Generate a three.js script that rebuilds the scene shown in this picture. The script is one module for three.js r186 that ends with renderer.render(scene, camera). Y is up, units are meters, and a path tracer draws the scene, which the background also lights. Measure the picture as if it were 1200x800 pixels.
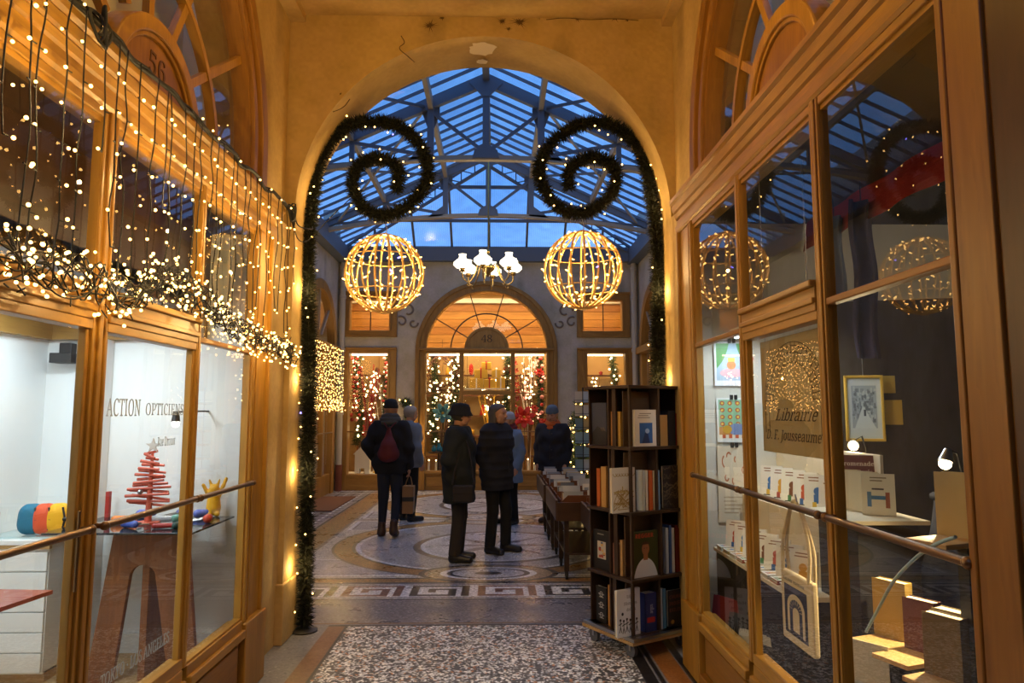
import * as THREE from 'three';
import { mergeGeometries } from 'three/addons/utils/BufferGeometryUtils.js';
import { RoundedBoxGeometry } from 'three/addons/geometries/RoundedBoxGeometry.js';
import { TextGeometry } from 'three/addons/geometries/TextGeometry.js';
import { FontLoader } from 'three/addons/loaders/FontLoader.js';
import { RectAreaLightUniformsLib } from 'three/addons/lights/RectAreaLightUniformsLib.js';

// ------------------------------------------------------------------ camera, sky, exposure
const scene = new THREE.Scene();
const renderer = new THREE.WebGLRenderer({ antialias: true });
renderer.toneMapping = THREE.LinearToneMapping;
renderer.toneMappingExposure = 1.0;
renderer.shadowMap.enabled = true;
RectAreaLightUniformsLib.init();
const FOCAL = 815, EYE = 1.65, PITCH = Math.atan(83 / FOCAL), YAW = -0.02197;
const camera = new THREE.PerspectiveCamera(2 * Math.atan(400 / FOCAL) * 180 / Math.PI, 1.5, 0.05, 200);
camera.position.set(0, EYE, 0);
camera.rotation.order = 'YXZ';
camera.rotation.set(PITCH, YAW, 0);

// seeded random numbers and periodic value noise
let seed = 20211;
const rnd = () => { seed = (seed + 0x6d2b79f5) | 0; let t = Math.imul(seed ^ (seed >>> 15), 1 | seed); t = (t + Math.imul(t ^ (t >>> 7), 61 | t)) ^ t; return ((t ^ (t >>> 14)) >>> 0) / 4294967296; };
const rr = (a, b) => a + (b - a) * rnd();
const pick = (a) => a[Math.floor(rnd() * a.length)];
const hash = (x, y, s) => { let h = Math.imul(x, 374761393) + Math.imul(y, 668265263) + Math.imul(s, 1274126177); h = Math.imul(h ^ (h >>> 13), 1274126177); return ((h ^ (h >>> 16)) >>> 0) / 4294967296; };
function vn(x, y, px, py, s = 1) {
  const ix = Math.floor(x), iy = Math.floor(y), fx = x - ix, fy = y - iy, m = (a, b) => ((a % b) + b) % b;
  const u = fx * fx * (3 - 2 * fx), v = fy * fy * (3 - 2 * fy), h = (a, b) => hash(m(a, px), m(b, py), s);
  return (h(ix, iy) * (1 - u) + h(ix + 1, iy) * u) * (1 - v) + (h(ix, iy + 1) * (1 - u) + h(ix + 1, iy + 1) * u) * v;
}
function dataTex(w, h, fn, srgb = true) {
  const d = new Uint8Array(w * h * 4);
  for (let y = 0, i = 0; y < h; y++) for (let x = 0; x < w; x++, i += 4) {
    const c = fn(x / w, y / h), a = Array.isArray(c) ? c : [c, c, c];
    for (let k = 0; k < 3; k++) d[i + k] = Math.max(0, Math.min(255, a[k] * 255));
    d[i + 3] = a.length > 3 ? a[3] * 255 : 255;
  }
  const t = new THREE.DataTexture(d, w, h);
  t.magFilter = THREE.LinearFilter; t.wrapS = t.wrapT = THREE.RepeatWrapping;
  if (srgb) t.colorSpace = THREE.SRGBColorSpace;
  t.needsUpdate = true;
  return t;
}
function canvasTex(w, h, draw, srgb = true) {
  const c = document.createElement('canvas'); c.width = w; c.height = h;
  draw(c.getContext('2d'), w, h);
  const t = new THREE.CanvasTexture(c);
  if (srgb) t.colorSpace = THREE.SRGBColorSpace;
  t.wrapS = t.wrapT = THREE.RepeatWrapping;
  return t;
}
// the dusk sky: deep blue all round with thin drifting cloud
{
  const W = 256, H = 128, d = new Float32Array(W * H * 4);
  for (let y = 0, i = 0; y < H; y++) for (let x = 0; x < W; x++, i += 4) {
    const u = x / W, v = y / H;
    const n = 0.5 * vn(u * 14, v * 14, 14, 99, 3) + 0.3 * vn(u * 30, v * 30, 30, 99, 4) + 0.2 * vn(u * 60, v * 60, 60, 99, 5);
    const k = 0.75 + 0.5 * n, w = Math.max(0, n - 0.52) * 0.9;
    d[i] = 0.072 * k + 0.20 * w; d[i + 1] = 0.205 * k + 0.22 * w; d[i + 2] = 0.52 * k + 0.22 * w; d[i + 3] = 1;
  }
  const t = new THREE.DataTexture(d, W, H, THREE.RGBAFormat, THREE.FloatType);
  t.magFilter = THREE.LinearFilter; t.mapping = THREE.EquirectangularReflectionMapping; t.needsUpdate = true;
  scene.background = t; scene.environment = t;
}
scene.backgroundIntensity = 2.8; scene.environmentIntensity = 2.8;

// ------------------------------------------------------------------ colours of the light sources
const WARM = new THREE.Color().setRGB(1, 0.57, 0.14), FAIRY = new THREE.Color().setRGB(1, 0.66, 0.25), COOL = new THREE.Color().setRGB(0.78, 0.92, 1.0);
const V = (x, y, z) => new THREE.Vector3(x, y, z);
function pointLight(name, color, power, p, soft = 2) {
  const l = new THREE.PointLight(color, power); l.name = name; l.position.copy(p); l.castShadow = true; l.shadow.radius = soft; scene.add(l); return l;
}
function spotLight(name, color, power, p, to, angle, soft = 2, pen = 0.6) {
  const l = new THREE.SpotLight(color, power, 0, angle, pen); l.name = name; l.position.copy(p); l.target.position.copy(to); l.castShadow = true; l.shadow.radius = soft; scene.add(l, l.target); return l;
}
function areaLight(name, color, power, w, h, p, to) {
  const l = new THREE.RectAreaLight(color, power, w, h); l.name = name; l.position.copy(p); l.lookAt(to); scene.add(l); return l;
}

// ------------------------------------------------------------------ from a photo pixel to a point on a plane the thing touches
function ray(px, py) { return V((px - 600) / FOCAL, -(py - 400) / FOCAL, -1).applyAxisAngle(V(1, 0, 0), PITCH).applyAxisAngle(V(0, 1, 0), YAW); }
const EYEP = V(0, EYE, 0);
const onX = (px, py, x) => { const d = ray(px, py); return d.multiplyScalar(x / d.x).add(EYEP); };
const onY = (px, py, y) => { const d = ray(px, py); return d.multiplyScalar((y - EYE) / d.y).add(EYEP); };
const onZ = (px, py, z) => { const d = ray(px, py); return d.multiplyScalar(z / d.z).add(EYEP); };

// ------------------------------------------------------------------ geometry helpers
function prep(g) {
  if (g.index) g = g.toNonIndexed();
  if (!g.attributes.normal) g.computeVertexNormals();
  if (!g.attributes.uv) g.setAttribute('uv', new THREE.BufferAttribute(new Float32Array(g.attributes.position.count * 2), 2));
  for (const k of Object.keys(g.attributes)) if (!['position', 'normal', 'uv'].includes(k)) g.deleteAttribute(k);
  g.morphAttributes = {}; g.clearGroups();
  return g;
}
function merge(list) { const a = [].concat(list).map(prep); return a.length === 1 ? a[0] : mergeGeometries(a, false); }
function tf(g, m) {          // transform; keeps faces outward when the matrix mirrors
  g = prep(g); g.applyMatrix4(m);
  if (m.determinant() < 0) for (const a of Object.values(g.attributes)) for (let i = 0; i < a.count; i += 3) for (let k = 0; k < a.itemSize; k++) {
    const t = a.getComponent(i + 1, k); a.setComponent(i + 1, k, a.getComponent(i + 2, k)); a.setComponent(i + 2, k, t);
  }
  return g;
}
function uvm(g, grain = 'y', off = 0) {   // uv in metres, the texture's v along the grain
  g = prep(g);
  const p = g.attributes.position, n = g.attributes.normal, uv = g.attributes.uv;
  for (let i = 0; i < p.count; i += 3) {
    let ax = 0, ay = 0, az = 0;
    for (let k = 0; k < 3; k++) { ax += Math.abs(n.getX(i + k)); ay += Math.abs(n.getY(i + k)); az += Math.abs(n.getZ(i + k)); }
    const d = ax >= ay && ax >= az ? 'x' : ay >= az ? 'y' : 'z';
    let [a, b] = { x: ['z', 'y'], y: ['x', 'z'], z: ['x', 'y'] }[d];
    if (grain === a) [a, b] = [b, a];
    for (let k = 0; k < 3; k++) { const q = { x: p.getX(i + k), y: p.getY(i + k), z: p.getZ(i + k) }; uv.setXY(i + k, q[a] + off, q[b] + off * 1.7); }
  }
  return g;
}
function bx(x0, x1, y0, y1, z0, z1, r = 0) {
  const w = Math.abs(x1 - x0), h = Math.abs(y1 - y0), d = Math.abs(z1 - z0);
  const g = r ? new RoundedBoxGeometry(w, h, d, 2, Math.min(r, w / 2.01, h / 2.01, d / 2.01)) : new THREE.BoxGeometry(w, h, d);
  return g.translate((x0 + x1) / 2, (y0 + y1) / 2, (z0 + z1) / 2);
}
const UP = V(0, 1, 0);
function cyl(a, b, r0, r1 = r0, n = 8, cap = true) {
  const d = b.clone().sub(a), g = new THREE.CylinderGeometry(r1, r0, d.length(), n, 1, !cap);
  return g.applyQuaternion(new THREE.Quaternion().setFromUnitVectors(UP, d.clone().normalize())).translate((a.x + b.x) / 2, (a.y + b.y) / 2, (a.z + b.z) / 2);
}
function beam(a, b, w, h, up = UP) {      // box bar from a to b
  const d = b.clone().sub(a), L = d.length(), z = d.normalize(), x = up.clone().cross(z).normalize(), y = z.clone().cross(x);
  return tf(new THREE.BoxGeometry(w, h, L), new THREE.Matrix4().makeBasis(x, y, z).setPosition(a.clone().add(b).multiplyScalar(0.5)));
}
const sph = (p, r, a = 10, b = 8) => new THREE.SphereGeometry(r, a, b).translate(p.x, p.y, p.z);
function tube(pts, r, seg = 24, rad = 6, closed = false) { return new THREE.TubeGeometry(new THREE.CatmullRomCurve3(pts, closed), seg, r, rad, closed); }
function lathe(pts, p, n = 20) { return new THREE.LatheGeometry(pts.map(([a, b]) => new THREE.Vector2(a, b)), n).translate(p.x, p.y, p.z); }
function shapeOf(pts, holes = []) {
  const s = new THREE.Shape(pts.map(([a, b]) => new THREE.Vector2(a, b)));
  for (const h of holes) s.holes.push(new THREE.Path(h.map(([a, b]) => new THREE.Vector2(a, b))));
  return s;
}
function arcPts(cx, cy, r, a0, a1, n = 28, ry = r) { const o = []; for (let i = 0; i <= n; i++) { const a = a0 + (a1 - a0) * i / n; o.push([cx + r * Math.cos(a), cy + ry * Math.sin(a)]); } return o; }
function extrude(shape, depth, bevel = 0) {
  return new THREE.ExtrudeGeometry(shape, { depth: depth - 2 * bevel, bevelEnabled: bevel > 0, bevelSize: bevel, bevelThickness: bevel, bevelOffset: -bevel, bevelSegments: 2, steps: 1, curveSegments: 24 }).translate(0, 0, bevel);
}
// flat picture (x right, y up, depth out) moved into a wall: to the plane x = X (a -> z) or z = Z
const toX = (g, X, s) => tf(g, new THREE.Matrix4().set(0, 0, s, X, 0, 1, 0, 0, 1, 0, 0, 0, 0, 0, 0, 1));
const ring = (cx, cy, r0, r1, a0 = 0, a1 = Math.PI, n = 32) => shapeOf([...arcPts(cx, cy, r1, a0, a1, n), ...arcPts(cx, cy, r0, a1, a0, n)]);

// ------------------------------------------------------------------ scene helpers
const taken = new Map();
function uniq(name) { const k = taken.get(name) ?? 0; taken.set(name, k + 1); return k ? `${name}_${String(k).padStart(3, '0')}` : name; }
function mesh(name, geos, mat, parent = scene) {
  const m = new THREE.Mesh(merge(geos), mat);
  m.name = parent === scene ? uniq(name) : name; parent.add(m); return m;
}
function share(name, geometry, mat, parent, p, q, s) {   // a mesh on a shared geometry
  const m = new THREE.Mesh(geometry, mat); m.name = parent === scene ? uniq(name) : name;
  if (p) m.position.copy(p); if (q) m.quaternion.copy(q); if (s) m.scale.setScalar(s); parent.add(m); return m;
}
function tag(o, label, category, group) { o.userData.label = label; o.userData.category = category; if (group) o.userData.group = group; return o; }
function thing(name, label, category, p = V(0, 0, 0), turn = 0, group) {
  const o = new THREE.Group(); o.name = uniq(name); o.position.copy(p); o.rotation.y = turn; scene.add(o); return tag(o, label, category, group);
}
function struct(name, geos, mat) { const m = mesh(name, geos, mat); m.userData.kind = 'structure'; return m; }
function structGroup(name) { const o = new THREE.Group(); o.name = uniq(name); o.userData.kind = 'structure'; scene.add(o); return o; }
function copyOf(o, p, turn = 0, label) { const c = o.clone(); c.name = uniq(o.name.replace(/_\d{3}$/, '')); c.position.copy(p); c.rotation.y = turn; if (label) c.userData = { ...o.userData, label }; scene.add(c); return c; }

// ------------------------------------------------------------------ materials
const lin = (r, g, b) => new THREE.Color().setRGB(r, g, b);
const std = (c, rough = 0.6, o = {}) => new THREE.MeshStandardMaterial({ color: c.isColor ? c : new THREE.Color(c), roughness: rough, ...o });
const woodT = dataTex(256, 512, (u, v) => {
  const w = vn(u * 3, v * 2, 3, 2, 21) * 3, a = vn(u * 60 + w, v * 4, 60, 4, 22), b = vn(u * 18 + w, v * 2, 18, 2, 23), c = vn(u * 120, v * 16, 120, 16, 24);
  const k = 0.74 + 0.14 * a + 0.16 * b - 0.10 * c * (a > 0.5 ? 1 : 0.3);
  return [k, k * (0.97 + 0.03 * b), k * (0.9 + 0.1 * b)];
});
const woodB = dataTex(256, 512, (u, v) => 0.4 + 0.4 * vn(u * 70, v * 5, 70, 5, 25) + 0.2 * vn(u * 20, v * 3, 20, 3, 26), false);
const wood = (r, g, b, rough = 0.42, o = {}) => std(lin(r, g, b), rough, { map: woodT, bumpMap: woodB, bumpScale: 0.0008, ...o });
const plasterT = dataTex(512, 512, (u, v) => {
  const a = vn(u * 5, v * 5, 5, 5, 31), b = vn(u * 17, v * 17, 17, 17, 32), c = vn(u * 90, v * 90, 90, 90, 33), st = Math.max(0, vn(u * 9, v * 4, 9, 4, 34) - 0.68) * 1.2;
  const k = 0.80 + 0.10 * a + 0.07 * b + 0.05 * c - 0.35 * st;
  return [k, k * (0.97 + 0.02 * a), k * (0.90 + 0.08 * b)];
});
const plasterB = dataTex(256, 256, (u, v) => 0.5 * vn(u * 40, v * 40, 40, 40, 35) + 0.3 * vn(u * 12, v * 12, 12, 12, 36) + 0.2 * vn(u * 100, v * 100, 100, 100, 37), false);
plasterT.repeat.set(0.45, 0.45); plasterB.repeat.set(0.8, 0.8);
const M = {
  wood: wood(0.48, 0.245, 0.032), woodDeep: wood(0.36, 0.16, 0.020), woodHall: wood(0.42, 0.22, 0.05), woodTray: wood(0.085, 0.04, 0.018, 0.4), woodDark: wood(0.055, 0.028, 0.016, 0.45), woodRed: wood(0.20, 0.07, 0.028, 0.4), woodPale: wood(0.62, 0.40, 0.17, 0.5),
  plaster: std(lin(0.60, 0.42, 0.17), 0.85, { map: plasterT, bumpMap: plasterB, bumpScale: 0.004 }),
  plasterHall: std(lin(0.60, 0.57, 0.52), 0.85, { map: plasterT, bumpMap: plasterB, bumpScale: 0.003 }),
  white: std(lin(0.80, 0.82, 0.82), 0.6), whiteGloss: std(lin(0.82, 0.84, 0.84), 0.25), dark: std(lin(0.012, 0.012, 0.014), 0.6), black: std(lin(0.02, 0.02, 0.022), 0.45),
  cable: std(lin(0.005, 0.005, 0.005), 0.6), brass: std(lin(0.72, 0.46, 0.14), 0.25, { metalness: 1 }), brassOld: std(lin(0.20, 0.12, 0.06), 0.3, { metalness: 0.9 }), steel: std(lin(0.45, 0.46, 0.48), 0.3, { metalness: 1 }),
  iron: std(lin(0.13, 0.155, 0.20), 0.55), ironPale: std(lin(0.36, 0.31, 0.24), 0.6),
  glass: new THREE.MeshPhysicalMaterial({ color: lin(0.96, 0.98, 0.97), roughness: 0, transmission: 1, ior: 1.62 }),
  bulb: std(lin(1, 0.8, 0.4), 0.4, { emissive: lin(1, 0.56, 0.15), emissiveIntensity: 8.5 }),
  bulbBlue: std(lin(0.3, 0.3, 1), 0.4, { emissive: lin(0.16, 0.14, 1), emissiveIntensity: 9 }),
};
M.bulb.name = 'fairy_light_bulb'; M.bulbBlue.name = 'fairy_light_bulb_blue';
const font = await new FontLoader().loadAsync('fonts/droid/droid_serif_regular.typeface.json');
const fontSans = await new FontLoader().loadAsync('fonts/droid/droid_sans_bold.typeface.json');
function text(str, size, depth = 0.002, f = font) { const g = new TextGeometry(str, { font: f, size, depth, curveSegments: 4 }); g.computeBoundingBox(); g.translate(-(g.boundingBox.max.x + g.boundingBox.min.x) / 2, 0, 0); return g; }
// ================================================================== STRUCTURE
const XL = -1.51, XR = 1.28, ARCH = { x: -0.1, r: 1.44, y: 3.15, z0: -5.2, z1: -5.7 };
const HALL = { x0: -3.45, x1: 3.11, xc: -0.17, hw: 3.28, z0: -5.7, z1: -15.1, eave: 5.22, ridge: 6.74, apex: -13.2 };

// ---- mosaic floors: the pattern is inlay of small flat stones, drawn to real size
function chips(c, w, h, ppm, n, sizes, cols) { for (let i = 0; i < n; i++) { c.save(); c.translate(rnd() * w, rnd() * h); c.rotate(rnd() * 6.3); const a = rr(...sizes) * ppm; c.fillStyle = pick(cols); c.beginPath(); c.moveTo(-a, -a * rr(0.3, 0.7)); c.lineTo(a * rr(0.5, 1), -a * rr(0.3, 0.7)); c.lineTo(a, a * rr(0.3, 0.7)); c.lineTo(-a * rr(0.5, 1), a * rr(0.3, 0.6)); c.fill(); c.restore(); } }
const NEAR = { x0: -2.0, x1: 1.75, z0: -5.7, z1: 3.0 };
{
  const ppm = 235, w = Math.round((NEAR.x1 - NEAR.x0) * ppm), h = Math.round((NEAR.z1 - NEAR.z0) * ppm);
  var nearTex = canvasTex(w, h, (c) => {
    const X = (x) => (x - NEAR.x0) * ppm, Z = (z) => (z - NEAR.z0) * ppm;   // canvas y runs towards the viewer
    c.fillStyle = '#74757c'; c.fillRect(0, 0, w, h);
    chips(c, w, h, ppm, 9000, [0.004, 0.012], ['#8c8e96', '#5a5b62', '#6c6a6c', '#9a9ca4', '#4e4f56']);
    // chip field between the borders
    const fx0 = X(-1.16), fx1 = X(0.93);
    c.save(); c.beginPath(); c.rect(fx0, Z(-5.62), fx1 - fx0, h); c.clip();
    c.fillStyle = '#4b4a4c'; c.fillRect(0, 0, w, h);
    chips(c, w, h, ppm, 110000, [0.007, 0.017], ['#d9dce0', '#cfd4da', '#e6e6e4', '#2c2c30', '#47464a', '#e9eaec', '#aeb2b8', '#b5794c', '#c4c9d0', '#d8d4cc', '#34343a', '#f0f0f0', '#b9bec6', '#dfe3e8']);
    c.restore();
    // border bands
    const band = (x, ww, col) => { c.fillStyle = col; c.fillRect(X(x), Z(-5.62), ww * ppm, h); };
    band(-1.30, 0.13, '#6f4f38'); band(-1.17, 0.02, '#2b2a2c'); band(0.92, 0.08, '#1f1f23'); band(1.015, 0.03, '#1f1f23'); band(1.06, 0.14, '#8a5c32'); band(1.21, 0.05, '#262528');
    c.fillStyle = '#6e5640'; c.fillRect(0, 0, w, 0.03 * ppm); c.fillStyle = '#2d2b2d'; c.fillRect(X(-1.3), Z(-5.65), X(1.2) - X(-1.3), 0.03 * ppm);
    const im = c.getImageData(0, 0, w, h);
    for (let i = 0; i < im.data.length; i += 4) { const q = (i >> 2), k = 1.0 + 0.16 * hash(((q % w) / 3) | 0, ((q / w) / 3) | 0, 5); for (let j = 0; j < 3; j++) im.data[i + j] *= k; }
    c.putImageData(im, 0, 0);
  });
}
{
  const FZ0 = HALL.z1 - 0.3, FZ1 = -5.7, FX0 = HALL.x0 - 0.1, FX1 = HALL.x1 + 0.1, ppm = 205, w = Math.round((FX1 - FX0) * ppm), h = Math.round((FZ1 - FZ0) * ppm);
  var hallFloor = { FZ0, FZ1, FX0, FX1 };
  var hallTex = canvasTex(w, h, (c) => {
    const X = (x) => (x - FX0) * ppm, Z = (z) => (z - FZ0) * ppm, P = ppm;
    const rect = (x0, x1, z0, z1, col) => { c.fillStyle = col; c.fillRect(X(x0), Z(z0), (x1 - x0) * P, (z1 - z0) * P); };
    const disc = (x, z, r, col, rz = r) => { c.fillStyle = col; c.beginPath(); c.ellipse(X(x), Z(z), r * P, rz * P, 0, 0, 7); c.fill(); };
    const OCH = '#8a6a46', GREY = '#6d6c72', DK = '#2b2b30', PALE = '#b9bcc0', MID = '#8d8f95';
    rect(FX0, FX1, FZ0, FZ1, '#7a7168');
    // plain terrazzo apron
    rect(FX0, FX1, -6.40, FZ1, '#64646e'); chips(c, w, h, ppm, 16000, [0.003, 0.009], ['#8a8a90', '#4b4b52', '#7c756e', '#9a9aa0']);
    rect(FX0, FX1, -6.43, -6.38, '#3a393c');
    // key meander
    rect(FX0, FX1, -6.95, -6.42, '#c3c5ca'); rect(FX0, FX1, -6.47, -6.445, DK); rect(FX0, FX1, -6.93, -6.905, DK);
    const rust = '#6b4a40';
    for (let k = -6; k < 7; k++) {
      const x = -0.17 + k * 0.62, u = 0.07, zt = -6.88, zb = -6.50, col = k % 2 ? DK : rust, q = (a, b, a2, b2) => rect(x + a, x + a2, zt + b, zt + b2, col);
      q(0, 0, 0.54, u * 0.75); q(0, 0, u, 0.38); q(0, 0.38 - u * 0.75, 0.42, 0.38); q(0.35, 0.12, 0.42, 0.38); q(0.16, 0.12, 0.42, 0.12 + u * 0.7); q(0.16, 0.12, 0.16 + u, 0.25); q(0.47, 0, 0.54, 0.38);
    }
    // ochre frame lines
    rect(FX0, FX1, -7.02, -6.95, '#4b4a4f'); rect(FX0, FX1, -7.16, -7.02, OCH); rect(FX0, FX1, -7.20, -7.16, DK);
    const repeat = [-9.05, -12.9];
    for (const cz of repeat) {
      rect(-2.15, 1.80, cz - 1.9, cz + 1.85, '#a9a79f');
      for (const [sx0, sx1] of [[-2.1, -0.85], [0.5, 1.75]]) for (const [a, b] of [[cz + 0.95, cz + 1.75], [cz - 1.8, cz - 1.0]]) { rect(sx0, sx1, a, b, '#d0d2d5'); rect(sx0 + 0.05, sx1 - 0.05, a + 0.05, b - 0.05, '#5d5d66'); rect(sx0 + 0.08, sx1 - 0.08, a + 0.08, b - 0.08, '#93959b'); }
      disc(-0.17, cz, 1.86, '#4a4745'); disc(-0.17, cz, 1.83, OCH); disc(-0.17, cz, 1.62, '#3a3839'); disc(-0.17, cz, 1.58, '#c6c8cb'); disc(-0.17, cz, 1.52, '#8f9197');
      disc(0.0, cz + 0.15, 1.03, '#4d4b4d'); disc(0.0, cz + 0.15, 0.94, '#c2c4c8'); disc(0.0, cz + 0.15, 0.88, '#a5a7ac');
      c.fillStyle = '#66666e';
      for (let k = 0; k < 8; k++) { const a = k * Math.PI / 4; c.beginPath(); c.moveTo(X(0), Z(cz + 0.15)); c.lineTo(X(0.32 * Math.cos(a - 0.22)), Z(cz + 0.15 + 0.32 * Math.sin(a - 0.22))); c.lineTo(X(0.86 * Math.cos(a)), Z(cz + 0.15 + 0.86 * Math.sin(a))); c.lineTo(X(0.32 * Math.cos(a + 0.22)), Z(cz + 0.15 + 0.32 * Math.sin(a + 0.22))); c.fill(); }
      for (const ez of [cz + 1.66, cz - 1.85]) { disc(-0.08, ez, 0.72, '#3f3d40', 0.41); disc(-0.08, ez, 0.66, '#8b7a66', 0.36); disc(-0.08, ez, 0.5, '#d0d1d3', 0.28); disc(-0.08, ez, 0.43, '#3f3d40', 0.235); disc(-0.08, ez, 0.37, '#a4a6aa', 0.2); disc(-0.08, ez, 0.14, '#3a3a42', 0.075); }
    }
    // side borders
    for (const [a, sg] of [[-2.2, -1], [1.86, 1]]) {
      rect(Math.min(a, a + sg * 0.35), Math.max(a, a + sg * 0.35), FZ0, -7.2, OCH);
      rect(Math.min(a + sg * 0.35, a + sg * 1.1), Math.max(a + sg * 0.35, a + sg * 1.1), FZ0, -7.2, '#85858b');
      for (let k = 0; k < 5; k++) rect(Math.min(a + sg * (0.36 + k * 0.15), a + sg * (0.40 + k * 0.15)), Math.max(a + sg * (0.36 + k * 0.15), a + sg * (0.40 + k * 0.15)), FZ0, -7.2, k % 2 ? '#d4d5d8' : DK);
      for (let z = -15; z < -7.3; z += 0.24) rect(Math.min(a + sg * 0.44, a + sg * 0.92), Math.max(a + sg * 0.44, a + sg * 0.92), z, z + 0.09, '#4c4c53');
    }
    for (let z = 0; z < 3; z++) rect(FX0, FX1, HALL.z1 + 0.12 + z * 0.16, HALL.z1 + 0.20 + z * 0.16, ['#ced0d4', '#3a3a40', '#c4c6ca'][z]);
    const im = c.getImageData(0, 0, w, h);
    for (let i = 0; i < im.data.length; i += 4) { const q = i >> 2, x = q % w, y = (q / w) | 0, t = hash((x / 3) | 0, (y / 3) | 0, 8), k = 0.95 + 0.5 * t * t + 0.08 * vn(x / 80, y / 80, 99, 99, 9); for (let j = 0; j < 3; j++) im.data[i + j] = Math.min(255, im.data[i + j] * k); }
    c.putImageData(im, 0, 0);
  });
}
function floorSlab(name, x0, x1, z0, z1, tex, rough) {
  const g = bx(x0, x1, -0.2, 0, z0, z1), p = g.attributes.position, uv = g.attributes.uv;
  for (let i = 0; i < p.count; i++) uv.setXY(i, (p.getX(i) - x0) / (x1 - x0), 1 - (p.getZ(i) - z0) / (z1 - z0));
  const bump = dataTex(256, 256, (u, v) => 0.6 * vn(u * 60, v * 60, 60, 60, 41) + 0.4 * vn(u * 9, v * 9, 9, 9, 42), false); bump.repeat.set((x1 - x0) / 1.2, (z1 - z0) / 1.2);
  const rT = dataTex(256, 256, (u, v) => { const k = 0.62 + 0.38 * vn(u * 11, v * 11, 11, 11, 43) + 0.15 * (vn(u * 80, v * 80, 80, 80, 44) - 0.5); return [k, k, k]; }, false); rT.repeat.set((x1 - x0) / 2, (z1 - z0) / 2);
  return struct(name, g, std(lin(1, 1, 1), rough, { map: tex, bumpMap: bump, bumpScale: 0.0004, roughnessMap: rT }));
}
floorSlab('floor', NEAR.x0, NEAR.x1, NEAR.z0, NEAR.z1, nearTex, 0.52);
floorSlab('floor', hallFloor.FX0, hallFloor.FX1, hallFloor.FZ0, hallFloor.FZ1, hallTex, 0.40);

// ---- passage walls above and beside the shopfronts, ceiling, end wall
const LUN = { z: -3.08, y: 3.3, r: 1.45 };
for (const [s, X, name] of [[1, -1.62, 'wall_left'], [-1, 1.38, 'wall_right']]) {
  const w = shapeOf([[-5.2, 3.0], [LUN.z - LUN.r, 3.0], ...arcPts(LUN.z, LUN.y, LUN.r, Math.PI, 0, 36), [LUN.z + LUN.r, 3.0], [3.0, 3.0], [3.0, 4.95], [-5.2, 4.95]]);
  const low = s > 0 ? bx(X - 0.3, X, 0, 3.0, -1.30, 3.0) : bx(X, X + 0.3, 0, 3.0, -1.20, 3.0);
  const pier = s > 0 ? bx(X - 0.3, X + 0.04, 0, 3.05, -5.2, -4.80) : bx(X - 0.06, X + 0.3, 0, 3.12, -5.2, -4.84);
  struct(name, [uvm(toX(extrude(w, 0.3), X - (s > 0 ? 0.3 : -0.3), s)), uvm(low), uvm(pier)], M.plaster);
}
struct('wall_back', uvm(bx(-1.95, 1.7, 0, 4.95, 3.0, 3.2)), M.plaster);
{ // the next skylight of the passage, behind the camera
  const t = thing('skylight', 'flat iron skylight over the passage entrance behind the viewpoint', 'skylight'), gm = new THREE.MeshPhysicalMaterial({ color: lin(0.9, 0.93, 0.96), roughness: 0.1, transmission: 1, ior: 1.5 });
  for (let k = 0; k < 6; k++) { mesh('pane', new THREE.PlaneGeometry(0.47, 3.54).rotateX(-Math.PI / 2).translate(-1.60 + 0.49 * k + 0.245, 4.80, 1.2), gm, t); if (k) mesh('glazing_bar', bx(-1.62 + 0.49 * k, -1.58 + 0.49 * k, 4.77, 4.84, -0.58, 2.98), M.iron, t); }
}
struct('ceiling', [uvm(bx(-1.95, 1.7, 4.75, 4.95, -5.2, -0.6), 'x'), uvm(bx(-1.62, -1.50, 4.69, 4.76, -5.2, 3.0), 'z'), uvm(bx(1.30, 1.38, 4.69, 4.76, -5.2, 3.0), 'z')], M.plaster);
// ---- the archway wall between passage and hall
{
  const s = shapeOf([[-3.75, 0], [ARCH.x - ARCH.r, 0], [ARCH.x - ARCH.r, ARCH.y], ...arcPts(ARCH.x, ARCH.y, ARCH.r, Math.PI, 0, 48), [ARCH.x + ARCH.r, 0], [3.41, 0], [3.41, 6.7], [-3.75, 6.7]]);
  struct('wall_arch', uvm(extrude(s, 0.5).translate(0, 0, ARCH.z1)), M.plaster);
  const chip = std(lin(0.86, 0.74, 0.52), 0.9);
  for (const [px, py, a, b] of [[566, 57, 0.115, 0.035], [565, 72, 0.045, 0.013]]) {   // bare patches where the paint has flaked from the arch
    const d = ray(px, py); let t = 4.9; const q = V(0, 0, 0);
    for (let i = 0; i < 900; i++, t += 0.001) { q.copy(d).multiplyScalar(t).add(EYEP); if (Math.hypot(q.x - ARCH.x, q.y - ARCH.y) >= ARCH.r - 0.003 && q.z < ARCH.z0) break; }
    const pts = []; for (let k = 0; k < 22; k++) { const an = k / 22 * 6.283, w = rr(0.8, 1.15); pts.push([Math.cos(an) * a * w, Math.sin(an) * b * w * 3]); }
    const g = new THREE.ShapeGeometry(shapeOf(pts)); g.rotateX(Math.PI / 2);
    const p = mesh('paint_patch', g, chip, scene.getObjectByName('wall_arch')); p.position.copy(q); p.rotation.z = -(q.x - ARCH.x) / ARCH.r; p.position.y -= 0.002;
  }
}
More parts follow.
